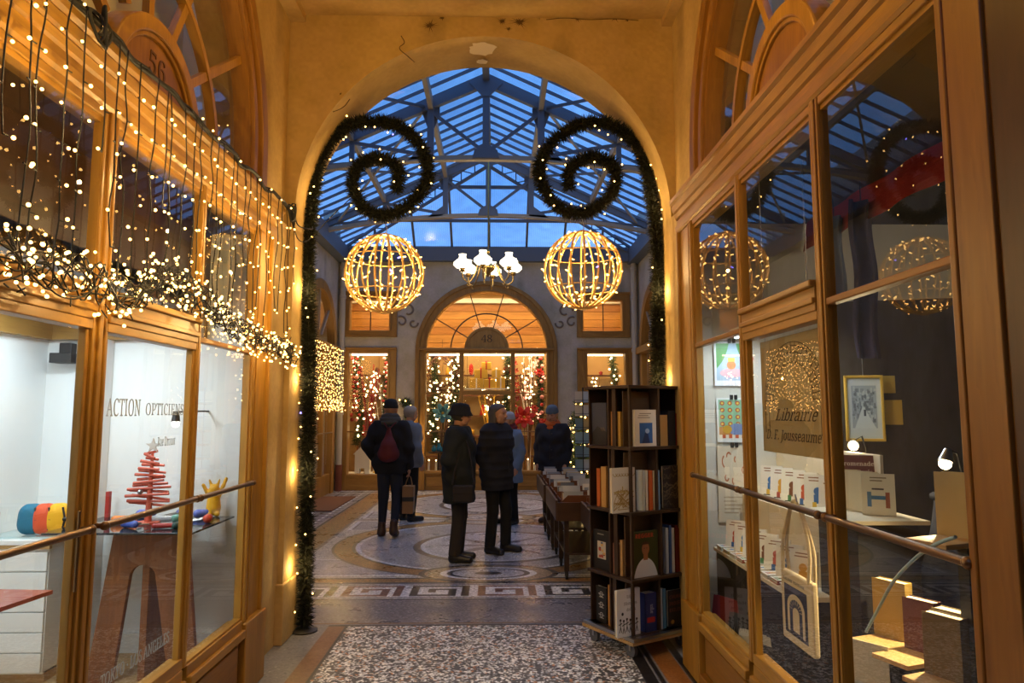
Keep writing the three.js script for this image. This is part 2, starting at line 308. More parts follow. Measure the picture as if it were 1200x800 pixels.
{ // mould blooms along the top of the arch wall
  const w = scene.getObjectByName('wall_arch'), m = std(lin(0.10, 0.055, 0.02), 0.95);
  for (const [px, py, r, n] of [[504, 30, 0.075, 15], [518, 21, 0.04, 9], [588, 25, 0.06, 13], [609, 26, 0.085, 17], [596, 34, 0.035, 8], [632, 20, 0.03, 8], [676, 22, 0.045, 11], [721, 21, 0.05, 11], [735, 24, 0.025, 7], [399, 110, 0.02, 6]]) {
    const c = onZ(px, py, ARCH.z0), pts = []; for (let k = 0; k < n * 2; k++) { const a = k / (n * 2) * 6.283, q = r * (k % 2 ? rr(0.12, 0.3) : rr(0.35, 1)); pts.push([c.x + Math.cos(a) * q * 1.2, Math.min(4.745, c.y + Math.sin(a) * q)]); }
    mesh('stain', new THREE.ShapeGeometry(shapeOf(pts)).translate(0, 0, ARCH.z0 + 0.002), m, w);
  }
  const crack = (pts) => mesh('crack', tube(pts.map(([a, b]) => onZ(a, b, ARCH.z0)), 0.0035, pts.length * 4, 4), m, w);
  crack([[470, 42], [474, 50], [468, 56], [478, 66], [486, 73]]); crack([[410, 116], [404, 124], [398, 128], [390, 131]]); crack([[640, 23], [662, 21], [690, 23], [720, 22], [748, 24]]);
}
for (const [x0, x1] of [[-1.66, -1.52], [1.32, 1.46]]) struct("trim_1", uvm(bx(x0, x1, 0, 0.42, -5.72, -5.16, 0.01)), M.plaster).name = x0 < 0 ? 'trim_1' : 'trim_2';

// ---- hall walls
struct('wall_hall_left', [uvm(bx(HALL.x0 - 0.3, HALL.x0, 0, 6.0, -12.2, HALL.z0)), uvm(bx(HALL.x0 - 0.3, HALL.x0, 0, 6.0, HALL.z1, -14.75)), uvm(toX(extrude(shapeOf([[-14.75, 2.95], ...arcPts(-13.475, 2.95, 1.275, Math.PI, 0, 24), [-12.2, 5.3], [-14.75, 5.3]]), 0.3), HALL.x0 - 0.3, 1))], M.plasterHall);
struct('wall_hall_right', [uvm(bx(HALL.x1, HALL.x1 + 0.3, 0, 6.0, -12.2, HALL.z0)), uvm(bx(HALL.x1, HALL.x1 + 0.3, 0, 6.0, HALL.z1, -14.75)), uvm(toX(extrude(shapeOf([[-14.75, 2.95], ...arcPts(-13.475, 2.95, 1.275, Math.PI, 0, 24), [-12.2, 5.3], [-14.75, 5.3]]), 0.3), HALL.x1, 1))], M.plasterHall);
const BK = { x: -0.22, r: 1.50, y: 2.97, z: HALL.z1 };
const rectH = (x0, x1, y0, y1) => [[x0, y0], [x1, y0], [x1, y1], [x0, y1]];
{
  const s = shapeOf([[-3.75, 0], [BK.x - BK.r, 0], [BK.x - BK.r, BK.y], ...arcPts(BK.x, BK.y, BK.r, Math.PI, 0, 40), [BK.x + BK.r, 0], [3.41, 0], [3.41, 5.3], [-3.75, 5.3]],
    [rectH(-3.41, -2.17, 0.02, 3.05), rectH(1.75, 2.99, 0.02, 3.05), rectH(-3.34, -2.17, 3.28, 4.28), rectH(1.75, 2.92, 3.28, 4.28)]);
  struct('wall_hall_back', uvm(extrude(s, 0.25).translate(0, 0, BK.z - 0.25)), M.plasterHall);
}
{
  const wl = scene.getObjectByName('wall_hall_back'), rm = std(lin(0.22, 0.17, 0.13), 0.8);
  for (const sx of [-1, 1]) {
    const g = [], cx = BK.x + sx * 1.72, z = BK.z + 0.012;
    for (const [px, py, r, t0, t1] of [[0, 3.86, 0.17, 0, 5.2], [0.14 * sx, 3.62, 0.12, 1, 6.2], [-0.12 * sx, 3.58, 0.10, 3, 8.4], [0.05 * sx, 4.15, 0.11, 2, 7]]) {
      const pts = []; for (let k = 0; k <= 14; k++) { const a = t0 + (t1 - t0) * k / 14, q = r * (1 - 0.6 * k / 14); pts.push(V(cx + px + Math.cos(a) * q * sx, py + Math.sin(a) * q, z)); }
      g.push(tube(pts, 0.022, 24, 5));
    }
    mesh('plaster_relief', g, rm, wl);
  }
}
// ---- ironwork of the glass roof
const roofY = (x) => HALL.ridge - (HALL.ridge - HALL.eave) * Math.abs(x - HALL.xc) / HALL.hw;
const roof = thing('glass_roof', 'pitched iron and glass skylight roof with hipped end over the hall', 'roof');
const roofPanesT = dataTex(256, 256, (u, v) => { const r = 0.90 + 0.1 * Math.sin(u * 6.283 * 32), n = vn(u * 5, v * 9, 5, 9, 51), k = (0.90 + 0.10 * n) * (0.5 + 0.5 * r); return [k, k, k]; });
const paneMats = [0, 1, 2, 3].map((k) => new THREE.MeshPhysicalMaterial({ color: lin(0.80 + 0.06 * k, 0.84 + 0.05 * k, 0.90 + 0.03 * k), map: roofPanesT, roughness: 0.12, transmission: 1, ior: 1.5 }));
function quad(a, b, c, d) {
  const g = new THREE.BufferGeometry(), L = a.distanceTo(b), W = a.distanceTo(d);
  g.setAttribute('position', new THREE.Float32BufferAttribute([a, b, c, a, c, d].flatMap((p) => [p.x, p.y, p.z]), 3));
  g.setAttribute('uv', new THREE.Float32BufferAttribute([0, 0, 0, L, W, L, 0, 0, W, L, W, 0], 2)); g.computeVertexNormals(); return g;
}
const hipX = (z) => z > HALL.apex ? 0 : HALL.hw * (HALL.apex - z) / (HALL.apex - HALL.z1);   // distance from the centre line where the hip starts
const barZ = []; for (let z = -5.72; z > HALL.z1; z -= 0.335) barZ.push(z);
const cuts = [HALL.hw, 2.0, 0.83, 0];
for (const sd of [-1, 1]) {
  const P = (d, z, up = 0) => V(HALL.xc + sd * d, HALL.ridge - (HALL.ridge - HALL.eave) * d / HALL.hw + up, z);
  for (const z of barZ) { const top = hipX(z); if (HALL.hw - top > 0.2) mesh('glazing_bar', beam(P(HALL.hw, z, 0.0), P(top, z, 0.0), 0.022, 0.045), M.iron, roof); }
  for (let i = 0; i < barZ.length; i++) {
    const z0 = barZ[i], z1 = i + 1 < barZ.length ? barZ[i + 1] : HALL.z1;
    for (let k = 0; k < 3; k++) {
      const o = cuts[k], i0 = Math.max(cuts[k + 1], hipX(z0)), i1 = Math.max(cuts[k + 1], hipX(z1));
      if (o <= i0 + 0.05 && o <= i1 + 0.05) continue;
      mesh('roof_pane', quad(P(o, z0, 0.03), P(Math.min(i0, o), z0, 0.03), P(Math.min(i1, o), z1, 0.03), P(o, z1, 0.03)), pick(paneMats), roof);
    }
  }
  for (const [d, w, h, m] of [[0.83, 0.07, 0.16, M.ironPale], [2.0, 0.06, 0.12, M.ironPale], [HALL.hw - 0.06, 0.10, 0.2, M.iron]]) {
    const zEnd = d > 3 ? HALL.z1 : HALL.apex - (HALL.apex - HALL.z1) * d / HALL.hw;
    mesh('purlin', beam(P(d, HALL.z0, -h / 2 - 0.02), P(d, zEnd, -h / 2 - 0.02), w, h), m, roof);
  }
  // lattice hip rafter
  const a = P(0, HALL.apex, -0.03), b = P(HALL.hw, HALL.z1, -0.03), n = 12, pts = [];
  for (let k = 0; k <= n; k++) pts.push([a.clone().lerp(b, k / n), a.clone().lerp(b, k / n).add(V(0, -0.26 * (1 - 0.5 * k / n), 0))]);
  const lat = [beam(a, b, 0.05, 0.05), beam(pts[0][1], pts[n][1], 0.05, 0.05)];
  for (let k = 0; k < n; k++) lat.push(cyl(pts[k][0], pts[k][1], 0.012, 0.012, 5), cyl(pts[k][1], pts[k + 1][0], 0.012, 0.012, 5));
  mesh('hip_rafter', lat, M.iron, roof);
}
mesh('ridge_beam', bx(HALL.xc - 0.05, HALL.xc + 0.05, HALL.ridge - 0.12, HALL.ridge + 0.06, HALL.z0, HALL.apex), M.iron, roof);
{
  const hipY = (z) => HALL.eave + (HALL.ridge - HALL.eave) * (z - HALL.z1) / (HALL.apex - HALL.z1), xs = []; for (let k = -4; k <= 4; k++) xs.push(HALL.xc + k * HALL.hw / 4);
  const top = (x) => { const t = 1 - Math.abs(x - HALL.xc) / HALL.hw; return V(x, hipY(HALL.z1 + (HALL.apex - HALL.z1) * t), HALL.z1 + (HALL.apex - HALL.z1) * t); };
  for (let i = 0; i < xs.length; i++) {
    if (i > 0 && i < xs.length - 1) mesh('glazing_bar', beam(V(xs[i], HALL.eave, HALL.z1), top(xs[i]), 0.03, 0.05, V(1, 0, 0)), M.iron, roof);
    if (i < xs.length - 1) mesh('roof_pane', quad(V(xs[i], HALL.eave + 0.03, HALL.z1), top(xs[i]).add(V(0, 0.03, 0)), top(xs[i + 1]).add(V(0, 0.03, 0)), V(xs[i + 1], HALL.eave + 0.03, HALL.z1)), pick(paneMats), roof);
  }
  for (const t of [0.36, 0.7]) { const z = HALL.z1 + (HALL.apex - HALL.z1) * t, d = HALL.hw * (1 - t), y = hipY(z) - 0.05; mesh('purlin', bx(HALL.xc - d, HALL.xc + d, y - 0.06, y, z - 0.03, z + 0.03), M.iron, roof); }
}
['nearest the archway', 'over the middle of the hall', 'next to the hipped end'].forEach((where, i) => {
  const z = [-6.95, -10.1, -13.15][i], t = thing('roof_truss', `blue-grey iron roof truss with arched tie ${where}`, 'roof truss', V(HALL.xc, 0, z), 0, 'roof trusses');
  const Y = (d) => HALL.ridge - (HALL.ridge - HALL.eave) * d / HALL.hw - 0.10, tie = (x) => HALL.eave - 0.12 + 0.34 * (1 - (x / HALL.hw) ** 2);
  for (const s of [-1, 1]) {
    mesh('top_chord', beam(V(s * HALL.hw, HALL.eave - 0.05, 0), V(0, HALL.ridge - 0.1, 0), 0.09, 0.14), M.iron, t);
    mesh('post', [bx(s * 0.83 - 0.05, s * 0.83 + 0.05, tie(0.83) - 0.03, Y(0.83), -0.04, 0.04), extrude(shapeOf([[s * 0.83 - 0.13, Y(0.83 + 0.13) + 0.04], [s * 0.83 + 0.13, Y(0.83 - 0.13)], [s * 0.83 + 0.13, Y(0.83) - 0.12], [s * 0.83 + 0.05, Y(0.83) - 0.34], [s * 0.83 - 0.05, Y(0.83) - 0.34], [s * 0.83 - 0.13, Y(0.83) - 0.12]]), 0.03).translate(0, 0, -0.06)], M.iron, t);
    mesh('post', bx(s * 2.0 - 0.035, s * 2.0 + 0.035, tie(2.0) - 0.02, Y(2.0), -0.03, 0.03), M.iron, t);
    mesh('diagonal', beam(V(s * 0.80, Y(0.83) - 0.12, 0), V(s * 0.06, tie(0) + 0.12, 0), 0.035, 0.05), M.iron, t);
    mesh('diagonal', beam(V(s * 2.0, Y(2.0) - 0.05, 0), V(s * 0.86, tie(0.83) + 0.05, 0), 0.035, 0.05), M.iron, t);
    mesh('diagonal', beam(V(s * 2.0, tie(2) + 0.03, 0), V(s * 3.0, Y(3.0), 0), 0.03, 0.04), M.iron, t);
    mesh('gusset_plate', extrude(shapeOf([[s * 0.83 - 0.05, tie(0.8) + 0.0], [s * 0.83 + s * 0.33, tie(1.1) - 0.02], [s * 0.83 + s * 0.26, tie(1.1) + 0.05], [s * 0.83, tie(0.8) + 0.22]]), 0.03).translate(0, 0, 0.02), M.iron, t);
  }
  mesh('king_post', bx(-0.05, 0.05, tie(0), HALL.ridge - 0.1, -0.05, 0.05), M.iron, t);
  mesh('gusset_plate', extrude(shapeOf([[-0.2, tie(0) - 0.02], [0.2, tie(0) - 0.02], [0.17, tie(0) + 0.10], [0.07, tie(0) + 0.17], [-0.07, tie(0) + 0.17], [-0.17, tie(0) + 0.10]]), 0.03).translate(0, 0, 0.04), M.iron, t);
  mesh('gusset_plate', extrude(shapeOf([[-0.25, Y(0.25) + 0.06], [0, Y(0) + 0.06], [0.25, Y(0.25) + 0.06], [0.05, Y(0) - 0.26], [-0.05, Y(0) - 0.26]]), 0.03).translate(0, 0, 0.04), M.iron, t);
  const pts = []; for (let k = -10; k <= 10; k++) { const x = HALL.hw * k / 10; pts.push([x, tie(x) - 0.04]); }
  const q = pts.map(([a, b]) => [a, b + 0.07]).reverse();
  mesh('arched_tie', extrude(shapeOf([...pts, ...q]), 0.10).translate(0, 0, -0.05), M.ironPale, t);
});
// diagonal wind braces between the purlins
for (const sd of [-1, 1]) for (const [z0, z1] of [[-6.95, -10.1], [-10.1, -13.15]]) {
  const P = (d, z) => V(HALL.xc + sd * d, roofY(HALL.xc + sd * d) - 0.1, z), L = `crossed iron wind brace under the ${sd < 0 ? "optician's" : 'bookshop'} side roof slope, ${z0 > -8 ? 'nearer the archway' : 'nearer the hipped end'}`;
  const t = thing('wind_brace', L, 'brace', V(0, 0, 0), 0, sd < 0 ? 'wind braces, optician side' : 'wind braces, bookshop side');
  mesh('brace_bar', beam(P(0.9, z0), P(2.9, z1), 0.03, 0.04), M.ironPale, t); mesh('brace_bar', beam(P(2.9, z0), P(0.9, z1), 0.03, 0.04), M.iron, t);
}
// girders and gutters under the eaves
struct('trim_3', bx(HALL.x0 - 0.2, HALL.x1 + 0.2, 4.94, 5.24, HALL.z1 - 0.02, HALL.z1 + 0.16), M.iron);
for (const [x0, x1, n] of [[HALL.x0 - 0.05, HALL.x0 + 0.22, 'trim_4'], [HALL.x1 - 0.22, HALL.x1 + 0.05, 'trim_5']]) struct(n, bx(x0, x1, 4.90, 5.22, HALL.z1, HALL.z0), M.iron);
for (const [x, w] of [[HALL.x0 + 0.11, 'beside the shop with the light curtain'], [HALL.x1 - 0.11, 'in the corner behind the bookshop']]) {
  const t = thing('downpipe', `grey rainwater downpipe ${w}`, 'pipe', V(x, 0, HALL.z1 + 0.11));
  mesh('pipe', cyl(V(0, 0.5, 0), V(0, 4.9, 0), 0.06, 0.06, 12), M.plasterHall, t);
  mesh('shoe', cyl(V(0, 0, 0), V(0, 0.55, 0), 0.075, 0.075, 12), std(lin(0.16, 0.04, 0.02), 0.6), t);
  for (const y of [1.6, 2.95, 4.1, 4.75]) mesh('collar', cyl(V(0, y, 0), V(0, y + 0.07, 0), 0.078, 0.078, 12), M.plasterHall, t);
}
// ================================================================== SHOPFRONTS OF THE PASSAGE
function shopfront(c) {
  const { X, s, t } = c, far = c.far, near = c.near;
  const F = (z0, z1, y0, y1, n0, n1, r = 0) => bx(X + s * n0, X + s * n1, y0, y1, z0, z1, r);
  const W = (g, grain = 'y') => uvm(g, grain, rnd() * 3);
  const P = c.posts;          // [far edge, near edge] pairs from far to near, ends included
  const post = (name, z0, z1, y0, y1) => mesh(name, [W(F(z0, z1, y0, y1, -0.02, 0.016)), W(F(z0 + 0.002, z0 + 0.016, y0, y1, 0.01, 0.024, 0.005)), W(F(z1 - 0.016, z1 - 0.002, y0, y1, 0.01, 0.024, 0.005)), W(F((z0 + z1) / 2 - 0.013, (z0 + z1) / 2 + 0.013, y0, y1, 0.01, 0.028, 0.005))], M.wood, t);
  P.forEach(([z0, z1], i) => {
    if (i === 0) mesh('pilaster', [W(F(z0, z1, 0, c.top, -0.03, 0.012)), W(F(z0 + 0.03, z0 + 0.06, 0.42, c.top, 0.0, 0.035, 0.008)), W(F(z1 - 0.045, z1 - 0.012, 0.42, c.top, 0.0, 0.032, 0.01)), W(F(z1 - 0.10, z1 - 0.08, 0.42, c.top, 0.0, 0.026, 0.006)), W(F(z0, z1, 0, 0.42, 0, 0.05, 0.008))], M.wood, t);
    else if (i === P.length - 1) mesh('pilaster', [W(F(z0, z1, 0, c.top, -0.10, 0.05, 0.004)), W(F(z0 + 0.01, z0 + 0.04, 0.42, c.top, 0.03, 0.06, 0.008)), W(F(z0 + 0.05, z0 + 0.19, 0, c.top, 0.03, 0.062, 0.005))], M.woodDeep, t), mesh('jamb_panel', W(F(z0 + 0.20, z1, 0, c.top, 0.03, 0.056, 0.004)), wood(0.085, 0.030, 0.006), t);
    else post('post', z0, z1, c.sill, c.top);
  });
  // base panels, sill, rails
  for (let i = 0; i < P.length - 1; i++) {
    const a = P[i][1], b = P[i + 1][0];
    mesh('base_panel', [W(F(a, b, 0, c.sill - 0.09, -0.06, 0.01), 'z'), W(F(a + 0.05, b - 0.05, 0.10, c.sill - 0.13, 0.0, 0.026, 0.008), 'z'), W(F(a, b, 0, 0.08, 0, 0.05, 0.006), 'z')], M.woodDeep, t);
    mesh('sill', [W(F(a, b, c.sill - 0.10, c.sill - 0.05, -0.06, 0.05, 0.008), 'z'), W(F(a, b, c.sill - 0.06, c.sill, -0.06, 0.028, 0.006), 'z'), W(F(a, b, c.sill - 0.03, c.sill + 0.012, -0.03, 0.016, 0.004), 'z')], M.wood, t);
    const y0 = c.trans, mid = c.framed.includes(i), m = mid ? 0.045 : 0.012;
    if (mid) {           // a sash with its own stiles and a heavy transom
      mesh('transom', [W(F(a, b, y0 - 0.01, y0 + 0.10, -0.05, 0.03, 0.005), 'z'), W(F(a, b, y0 + 0.085, y0 + 0.115, 0, 0.05, 0.008), 'z'), W(F(a, b, y0 + 0.02, y0 + 0.045, 0.02, 0.042, 0.006), 'z')], M.wood, t);
      mesh('sash_frame', [W(F(a, a + 0.022, c.sill, y0, -0.018, 0.014, 0.004)), W(F(b - 0.022, b, c.sill, y0, -0.018, 0.014, 0.004)), W(F(a, b, y0 - 0.045, y0, -0.04, 0.024, 0.004), 'z'), W(F(a, b, c.sill, c.sill + 0.05, -0.04, 0.024, 0.004), 'z')], M.wood, t);
    } else mesh('glazing_bar', W(F(a, b, y0, y0 + 0.028, -0.02, 0.022, 0.006), 'z'), M.woodDeep, t);
    const up = mid ? y0 + 0.10 : y0 + 0.02, lo = mid ? c.sill + 0.05 : c.sill, q = (za, zb, ya, yb) => toX(new THREE.PlaneGeometry(zb - za, yb - ya).translate((za + zb) / 2, (ya + yb) / 2, 0), X, s);
    mesh('window_pane', q(a, b, up, c.top), M.glass, t);
    mesh('window_pane', q(a + (mid ? 0.022 : 0), b - (mid ? 0.022 : 0), lo, mid ? y0 - 0.045 : y0 + 0.01), M.glass, t);
    mesh('top_stop', [W(F(a, b, c.top - 0.035, c.top, -0.04, 0.02, 0.006), 'z'), W(F(a, b, c.top - 0.055, c.top - 0.03, -0.03, 0.008), 'z')], M.wood, t);
    const rail = mesh('hand_rail', cyl(V(X + s * 0.055, c.rail, a - 0.01), V(X + s * 0.055, c.rail, b + 0.01), 0.0135, 0.0135, 12), M.brassOld, t);
    [a, b].forEach((z, k) => mesh('bracket', [cyl(V(X + s * 0.02, c.rail, z + (k ? 0.004 : -0.004)), V(X + s * 0.058, c.rail, z + (k ? 0.004 : -0.004)), 0.011, 0.011, 8), sph(V(X + s * 0.058, c.rail, z + (k ? 0.006 : -0.006)), 0.018, 8, 6)], M.brassOld, rail));
  }
  // cornice
  const H = c.corn - c.top, pr = [[-0.14, 0], [0.02, 0], [0.03, 0.06], [0.034, 0.2], [0.018, 0.22], [0.018, 0.40], [0.030, 0.44], [0.040, 0.56], [0.034, 0.60], [0.046, 0.64], [0.058, 0.80], [0.052, 0.84], [0.068, 0.90], [0.072, 1], [-0.14, 1]].map(([n, y]) => [s * n, c.top + y * H]);
  mesh('cornice', W(extrude(shapeOf(pr), near - far).translate(X, 0, far), 'z'), M.wood, t);
  // fanlight over the cornice
  const L = LUN, y0 = c.corn, ext = (sh, n0, n1, b = 0) => uvm(toX(extrude(sh, Math.abs(n1 - n0), b), X + s * Math.min(n0, n1), s), 'y', rnd());
  const stilt = (r0, r1) => shapeOf([[L.z - r1, y0], ...arcPts(L.z, L.y, r1, Math.PI, 0, 40), [L.z + r1, y0], [L.z + r0, y0], ...arcPts(L.z, L.y, r0, 0, Math.PI, 40), [L.z - r0, y0]]);
  const fr = mesh('fanlight_frame', [ext(stilt(1.22, 1.455), -0.16, -0.055), ext(stilt(1.36, 1.455), -0.10, -0.02, 0.006), ext(stilt(1.23, 1.29), -0.10, -0.03, 0.006)], M.woodDeep, t);
  mesh('arc_bar', ext(ring(L.z, y0 + 0.02, 0.765, 0.80), -0.13, -0.08), M.wood, fr);
  for (const d of [36, 63, 90, 117, 144]) {
    const a = d * Math.PI / 180, p = (r) => V(X - s * 0.105, y0 + 0.02 + r * Math.sin(a), L.z + r * Math.cos(a));
    let r1 = 0.8; while (Math.hypot(r1 * Math.cos(a), y0 + 0.02 + r1 * Math.sin(a) - Math.max(L.y, 0)) < 1.23 && (y0 + 0.02 + r1 * Math.sin(a) > L.y || Math.abs(r1 * Math.cos(a)) < 1.23) && r1 < 1.6) r1 += 0.01;
    mesh('radial_bar', uvm(beam(p(0.42), p(r1), 0.045, 0.034, V(1, 0, 0))), M.wood, fr);
  }
  mesh('fanlight_pane', toX(new THREE.ShapeGeometry(shapeOf([[L.z - 1.24, y0], ...arcPts(L.z, L.y, 1.24, Math.PI, 0, 40), [L.z + 1.24, y0]])), X - s * 0.11, s), M.glass, fr);
  const pan = mesh('number_panel', [ext(shapeOf([...arcPts(L.z, y0 - 0.02, 0.36, 0, Math.PI, 32)]), -0.13, -0.05)], M.woodDeep, t);
  mesh('panel_moulding', [ext(ring(L.z, y0 - 0.02, 0.35, 0.425), -0.13, -0.02, 0.01), ext(ring(L.z, y0 - 0.02, 0.33, 0.358), -0.08, -0.035, 0.005)], M.wood, pan);
  if (c.number) { const g = text(c.number, 0.105, 0.004); g.rotateY(s * Math.PI / 2).translate(X - s * 0.05, y0 + 0.15, L.z); mesh('lettering', g, std(lin(0.11, 0.045, 0.014), 0.6), pan); }
  return { F, W };
}
const tL = thing('shopfront', "varnished oak shopfront of the optician with numbered panel 56 and fanlight", 'shopfront');
const SL = { X: XL, s: 1, t: tL, far: -4.66, near: -1.32, sill: 0.44, rail: 1.232, trans: 2.0, top: 2.80, corn: 3.02, framed: [1, 2], number: '56', posts: [[-4.60, -4.247], [-3.515, -3.465], [-2.675, -2.575], [-1.94, -1.32]] };
const fl = shopfront(SL);
mesh('lock_plate', fl.F(-2.566, -2.556, 1.02, 1.30, 0.02, 0.028, 0.002), M.brassOld, tL);
const tR = thing('shopfront', "varnished oak shopfront of the bookshop with arched fanlight and plain number panel", 'shopfront');
const SR = { X: XR, s: -1, t: tR, far: -4.74, near: -1.2, sill: 0.43, rail: 1.262, trans: 2.058, top: 2.89, corn: 3.12, framed: [1], number: '', posts: [[-4.75, -4.37], [-3.566, -3.505], [-2.68, -2.606], [-1.83, -1.2]] };
shopfront(SR);
// lettering on the optician's glass
{
  const ink = std(lin(0.40, 0.44, 0.46), 0.6), tx = (str, size, y, z, f, wdt) => { const g = text(str, size, 0.001, f); g.computeBoundingBox(); const k = wdt / (g.boundingBox.max.x - g.boundingBox.min.x); g.scale(k, 1, 1).rotateY(Math.PI / 2).translate(XL + 0.003, y, z); return mesh('lettering', g, ink, tL); };
  tx('ACTION', 0.070, 1.635, -2.86, font, 0.26); tx('OPTICIENS', 0.052, 1.638, -3.215, font, 0.36); tx('Rue Drouot', 0.04, 1.50, -3.24, font, 0.17); tx('TOKYO · LOS ANGELES', 0.05, 0.60, -3.08, font, 0.56);
}
// ---- rooms behind the two shopfronts
{
  const cream = std(lin(0.78, 0.72, 0.56), 0.8), ochre = wood(0.50, 0.27, 0.06);
  // optician: white room with a dropped ceiling
  const Z0 = -4.70, Z1 = -1.0, XB = -3.0;
  struct('wall_shop_end', bx(XB - 0.1, -1.62, 0.0, 3.0, Z0 - 0.1, Z0), M.white); struct('wall_shop_back', bx(XB - 0.1, XB, 0.0, 3.0, Z0, Z1), M.white); struct('wall_shop_near', bx(XB - 0.1, -1.62, 0.0, 3.0, Z1, Z1 + 0.1), M.white);
  struct('floor', uvm(bx(XB, -1.57, 0.02, 0.12, Z0, Z1), 'x'), M.woodPale).name = 'floor_shop';
  struct('ceiling', bx(XB, -1.95, 2.34, 2.42, Z0, Z1), std(lin(0.30, 0.31, 0.33), 0.5)).name = 'ceiling_shop';
  struct('trim_6', uvm(bx(-2.02, -1.95, 2.30, 3.0, Z0, Z1), 'z'), wood(0.09, 0.035, 0.014)); struct('trim_7', uvm(bx(XB, -1.95, 2.13, 2.34, Z0, Z0 + 0.06), 'x'), ochre); struct('trim_8', uvm(bx(XB, XB + 0.06, 2.13, 2.34, Z0, Z1), 'z'), ochre);
  struct('trim_9', uvm(bx(-1.95, -1.62, 2.86, 3.0, Z0, Z1), 'z'), wood(0.09, 0.035, 0.014));
  struct('baseboard_shop', bx(XB, -1.62, 0.12, 0.24, Z0, Z0 + 0.025), M.whiteGloss);
  struct('trim_10', bx(-2.75, -2.56, 0.12, 2.13, Z0, Z0 + 0.10, 0.005), M.white);
  for (const [X, s, nm] of [[XL, 1, 'wall_fanlight_left'], [XR, -1, 'wall_fanlight_right']]) struct(nm, [bx(X - s * 0.75, X - s * 0.70, 3.0, 4.95, -4.7, -1.4), bx(Math.min(X - s * 0.12, X - s * 0.7), Math.max(X - s * 0.12, X - s * 0.7), 3.0, 3.02, -4.7, -1.4), bx(Math.min(X - s * 0.42, X - s * 0.75), Math.max(X - s * 0.42, X - s * 0.75), 3.0, 4.95, -4.75, -4.7), bx(Math.min(X - s * 0.42, X - s * 0.75), Math.max(X - s * 0.42, X - s * 0.75), 3.0, 4.95, -1.4, -1.35)], cream);
  // bookshop: dark room
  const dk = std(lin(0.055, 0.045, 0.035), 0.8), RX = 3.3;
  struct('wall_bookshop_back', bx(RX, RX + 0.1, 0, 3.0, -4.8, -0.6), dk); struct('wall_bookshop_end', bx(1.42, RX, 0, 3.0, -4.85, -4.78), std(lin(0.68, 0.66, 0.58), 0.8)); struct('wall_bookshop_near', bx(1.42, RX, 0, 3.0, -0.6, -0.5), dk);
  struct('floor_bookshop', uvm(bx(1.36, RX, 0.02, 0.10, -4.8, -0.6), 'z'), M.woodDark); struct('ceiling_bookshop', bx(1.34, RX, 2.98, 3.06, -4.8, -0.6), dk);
}
// ================================================================== SHOP 48 AT THE END OF THE HALL
const needles = [std(lin(0.012, 0.015, 0.007), 0.7), std(lin(0.022, 0.024, 0.010), 0.7)];
function foliage(curve, L, r, perM) {
  const pos = [], nor = [], n = Math.round(L * perM), T = V(0, 0, 0);
  for (let i = 0; i < n; i++) {
    const u = (i + rnd()) / n, c = curve.getPointAt(u); T.copy(curve.getTangentAt(u));
    const d = V(rr(-1, 1), rr(-1, 1), rr(-1, 1)); d.addScaledVector(T, -d.dot(T)).normalize().addScaledVector(T, rr(-0.7, 0.7)).normalize();
    const a = c.clone().addScaledVector(d, r * 0.25), b = c.clone().addScaledVector(d, r * rr(0.75, 1.25)), w = d.clone().cross(V(rr(-1, 1), rr(-1, 1), rr(-1, 1))).normalize().multiplyScalar(rr(0.004, 0.008)), nn = w.clone().cross(d).normalize();
    for (const q of [a.clone().sub(w), a.clone().add(w), b]) { pos.push(q.x, q.y, q.z); nor.push(nn.x, nn.y, nn.z); }
  }
  const g = new THREE.BufferGeometry(); g.setAttribute('position', new THREE.Float32BufferAttribute(pos, 3)); g.setAttribute('normal', new THREE.Float32BufferAttribute(nor, 3)); return g;
}
const bulbG = new THREE.SphereGeometry(1, 8, 6), bulbLow = new THREE.IcosahedronGeometry(1, 1);
const bulb = (parent, p, r, m = M.bulb) => share('bulb', bulbG, m, parent, p, null, r);
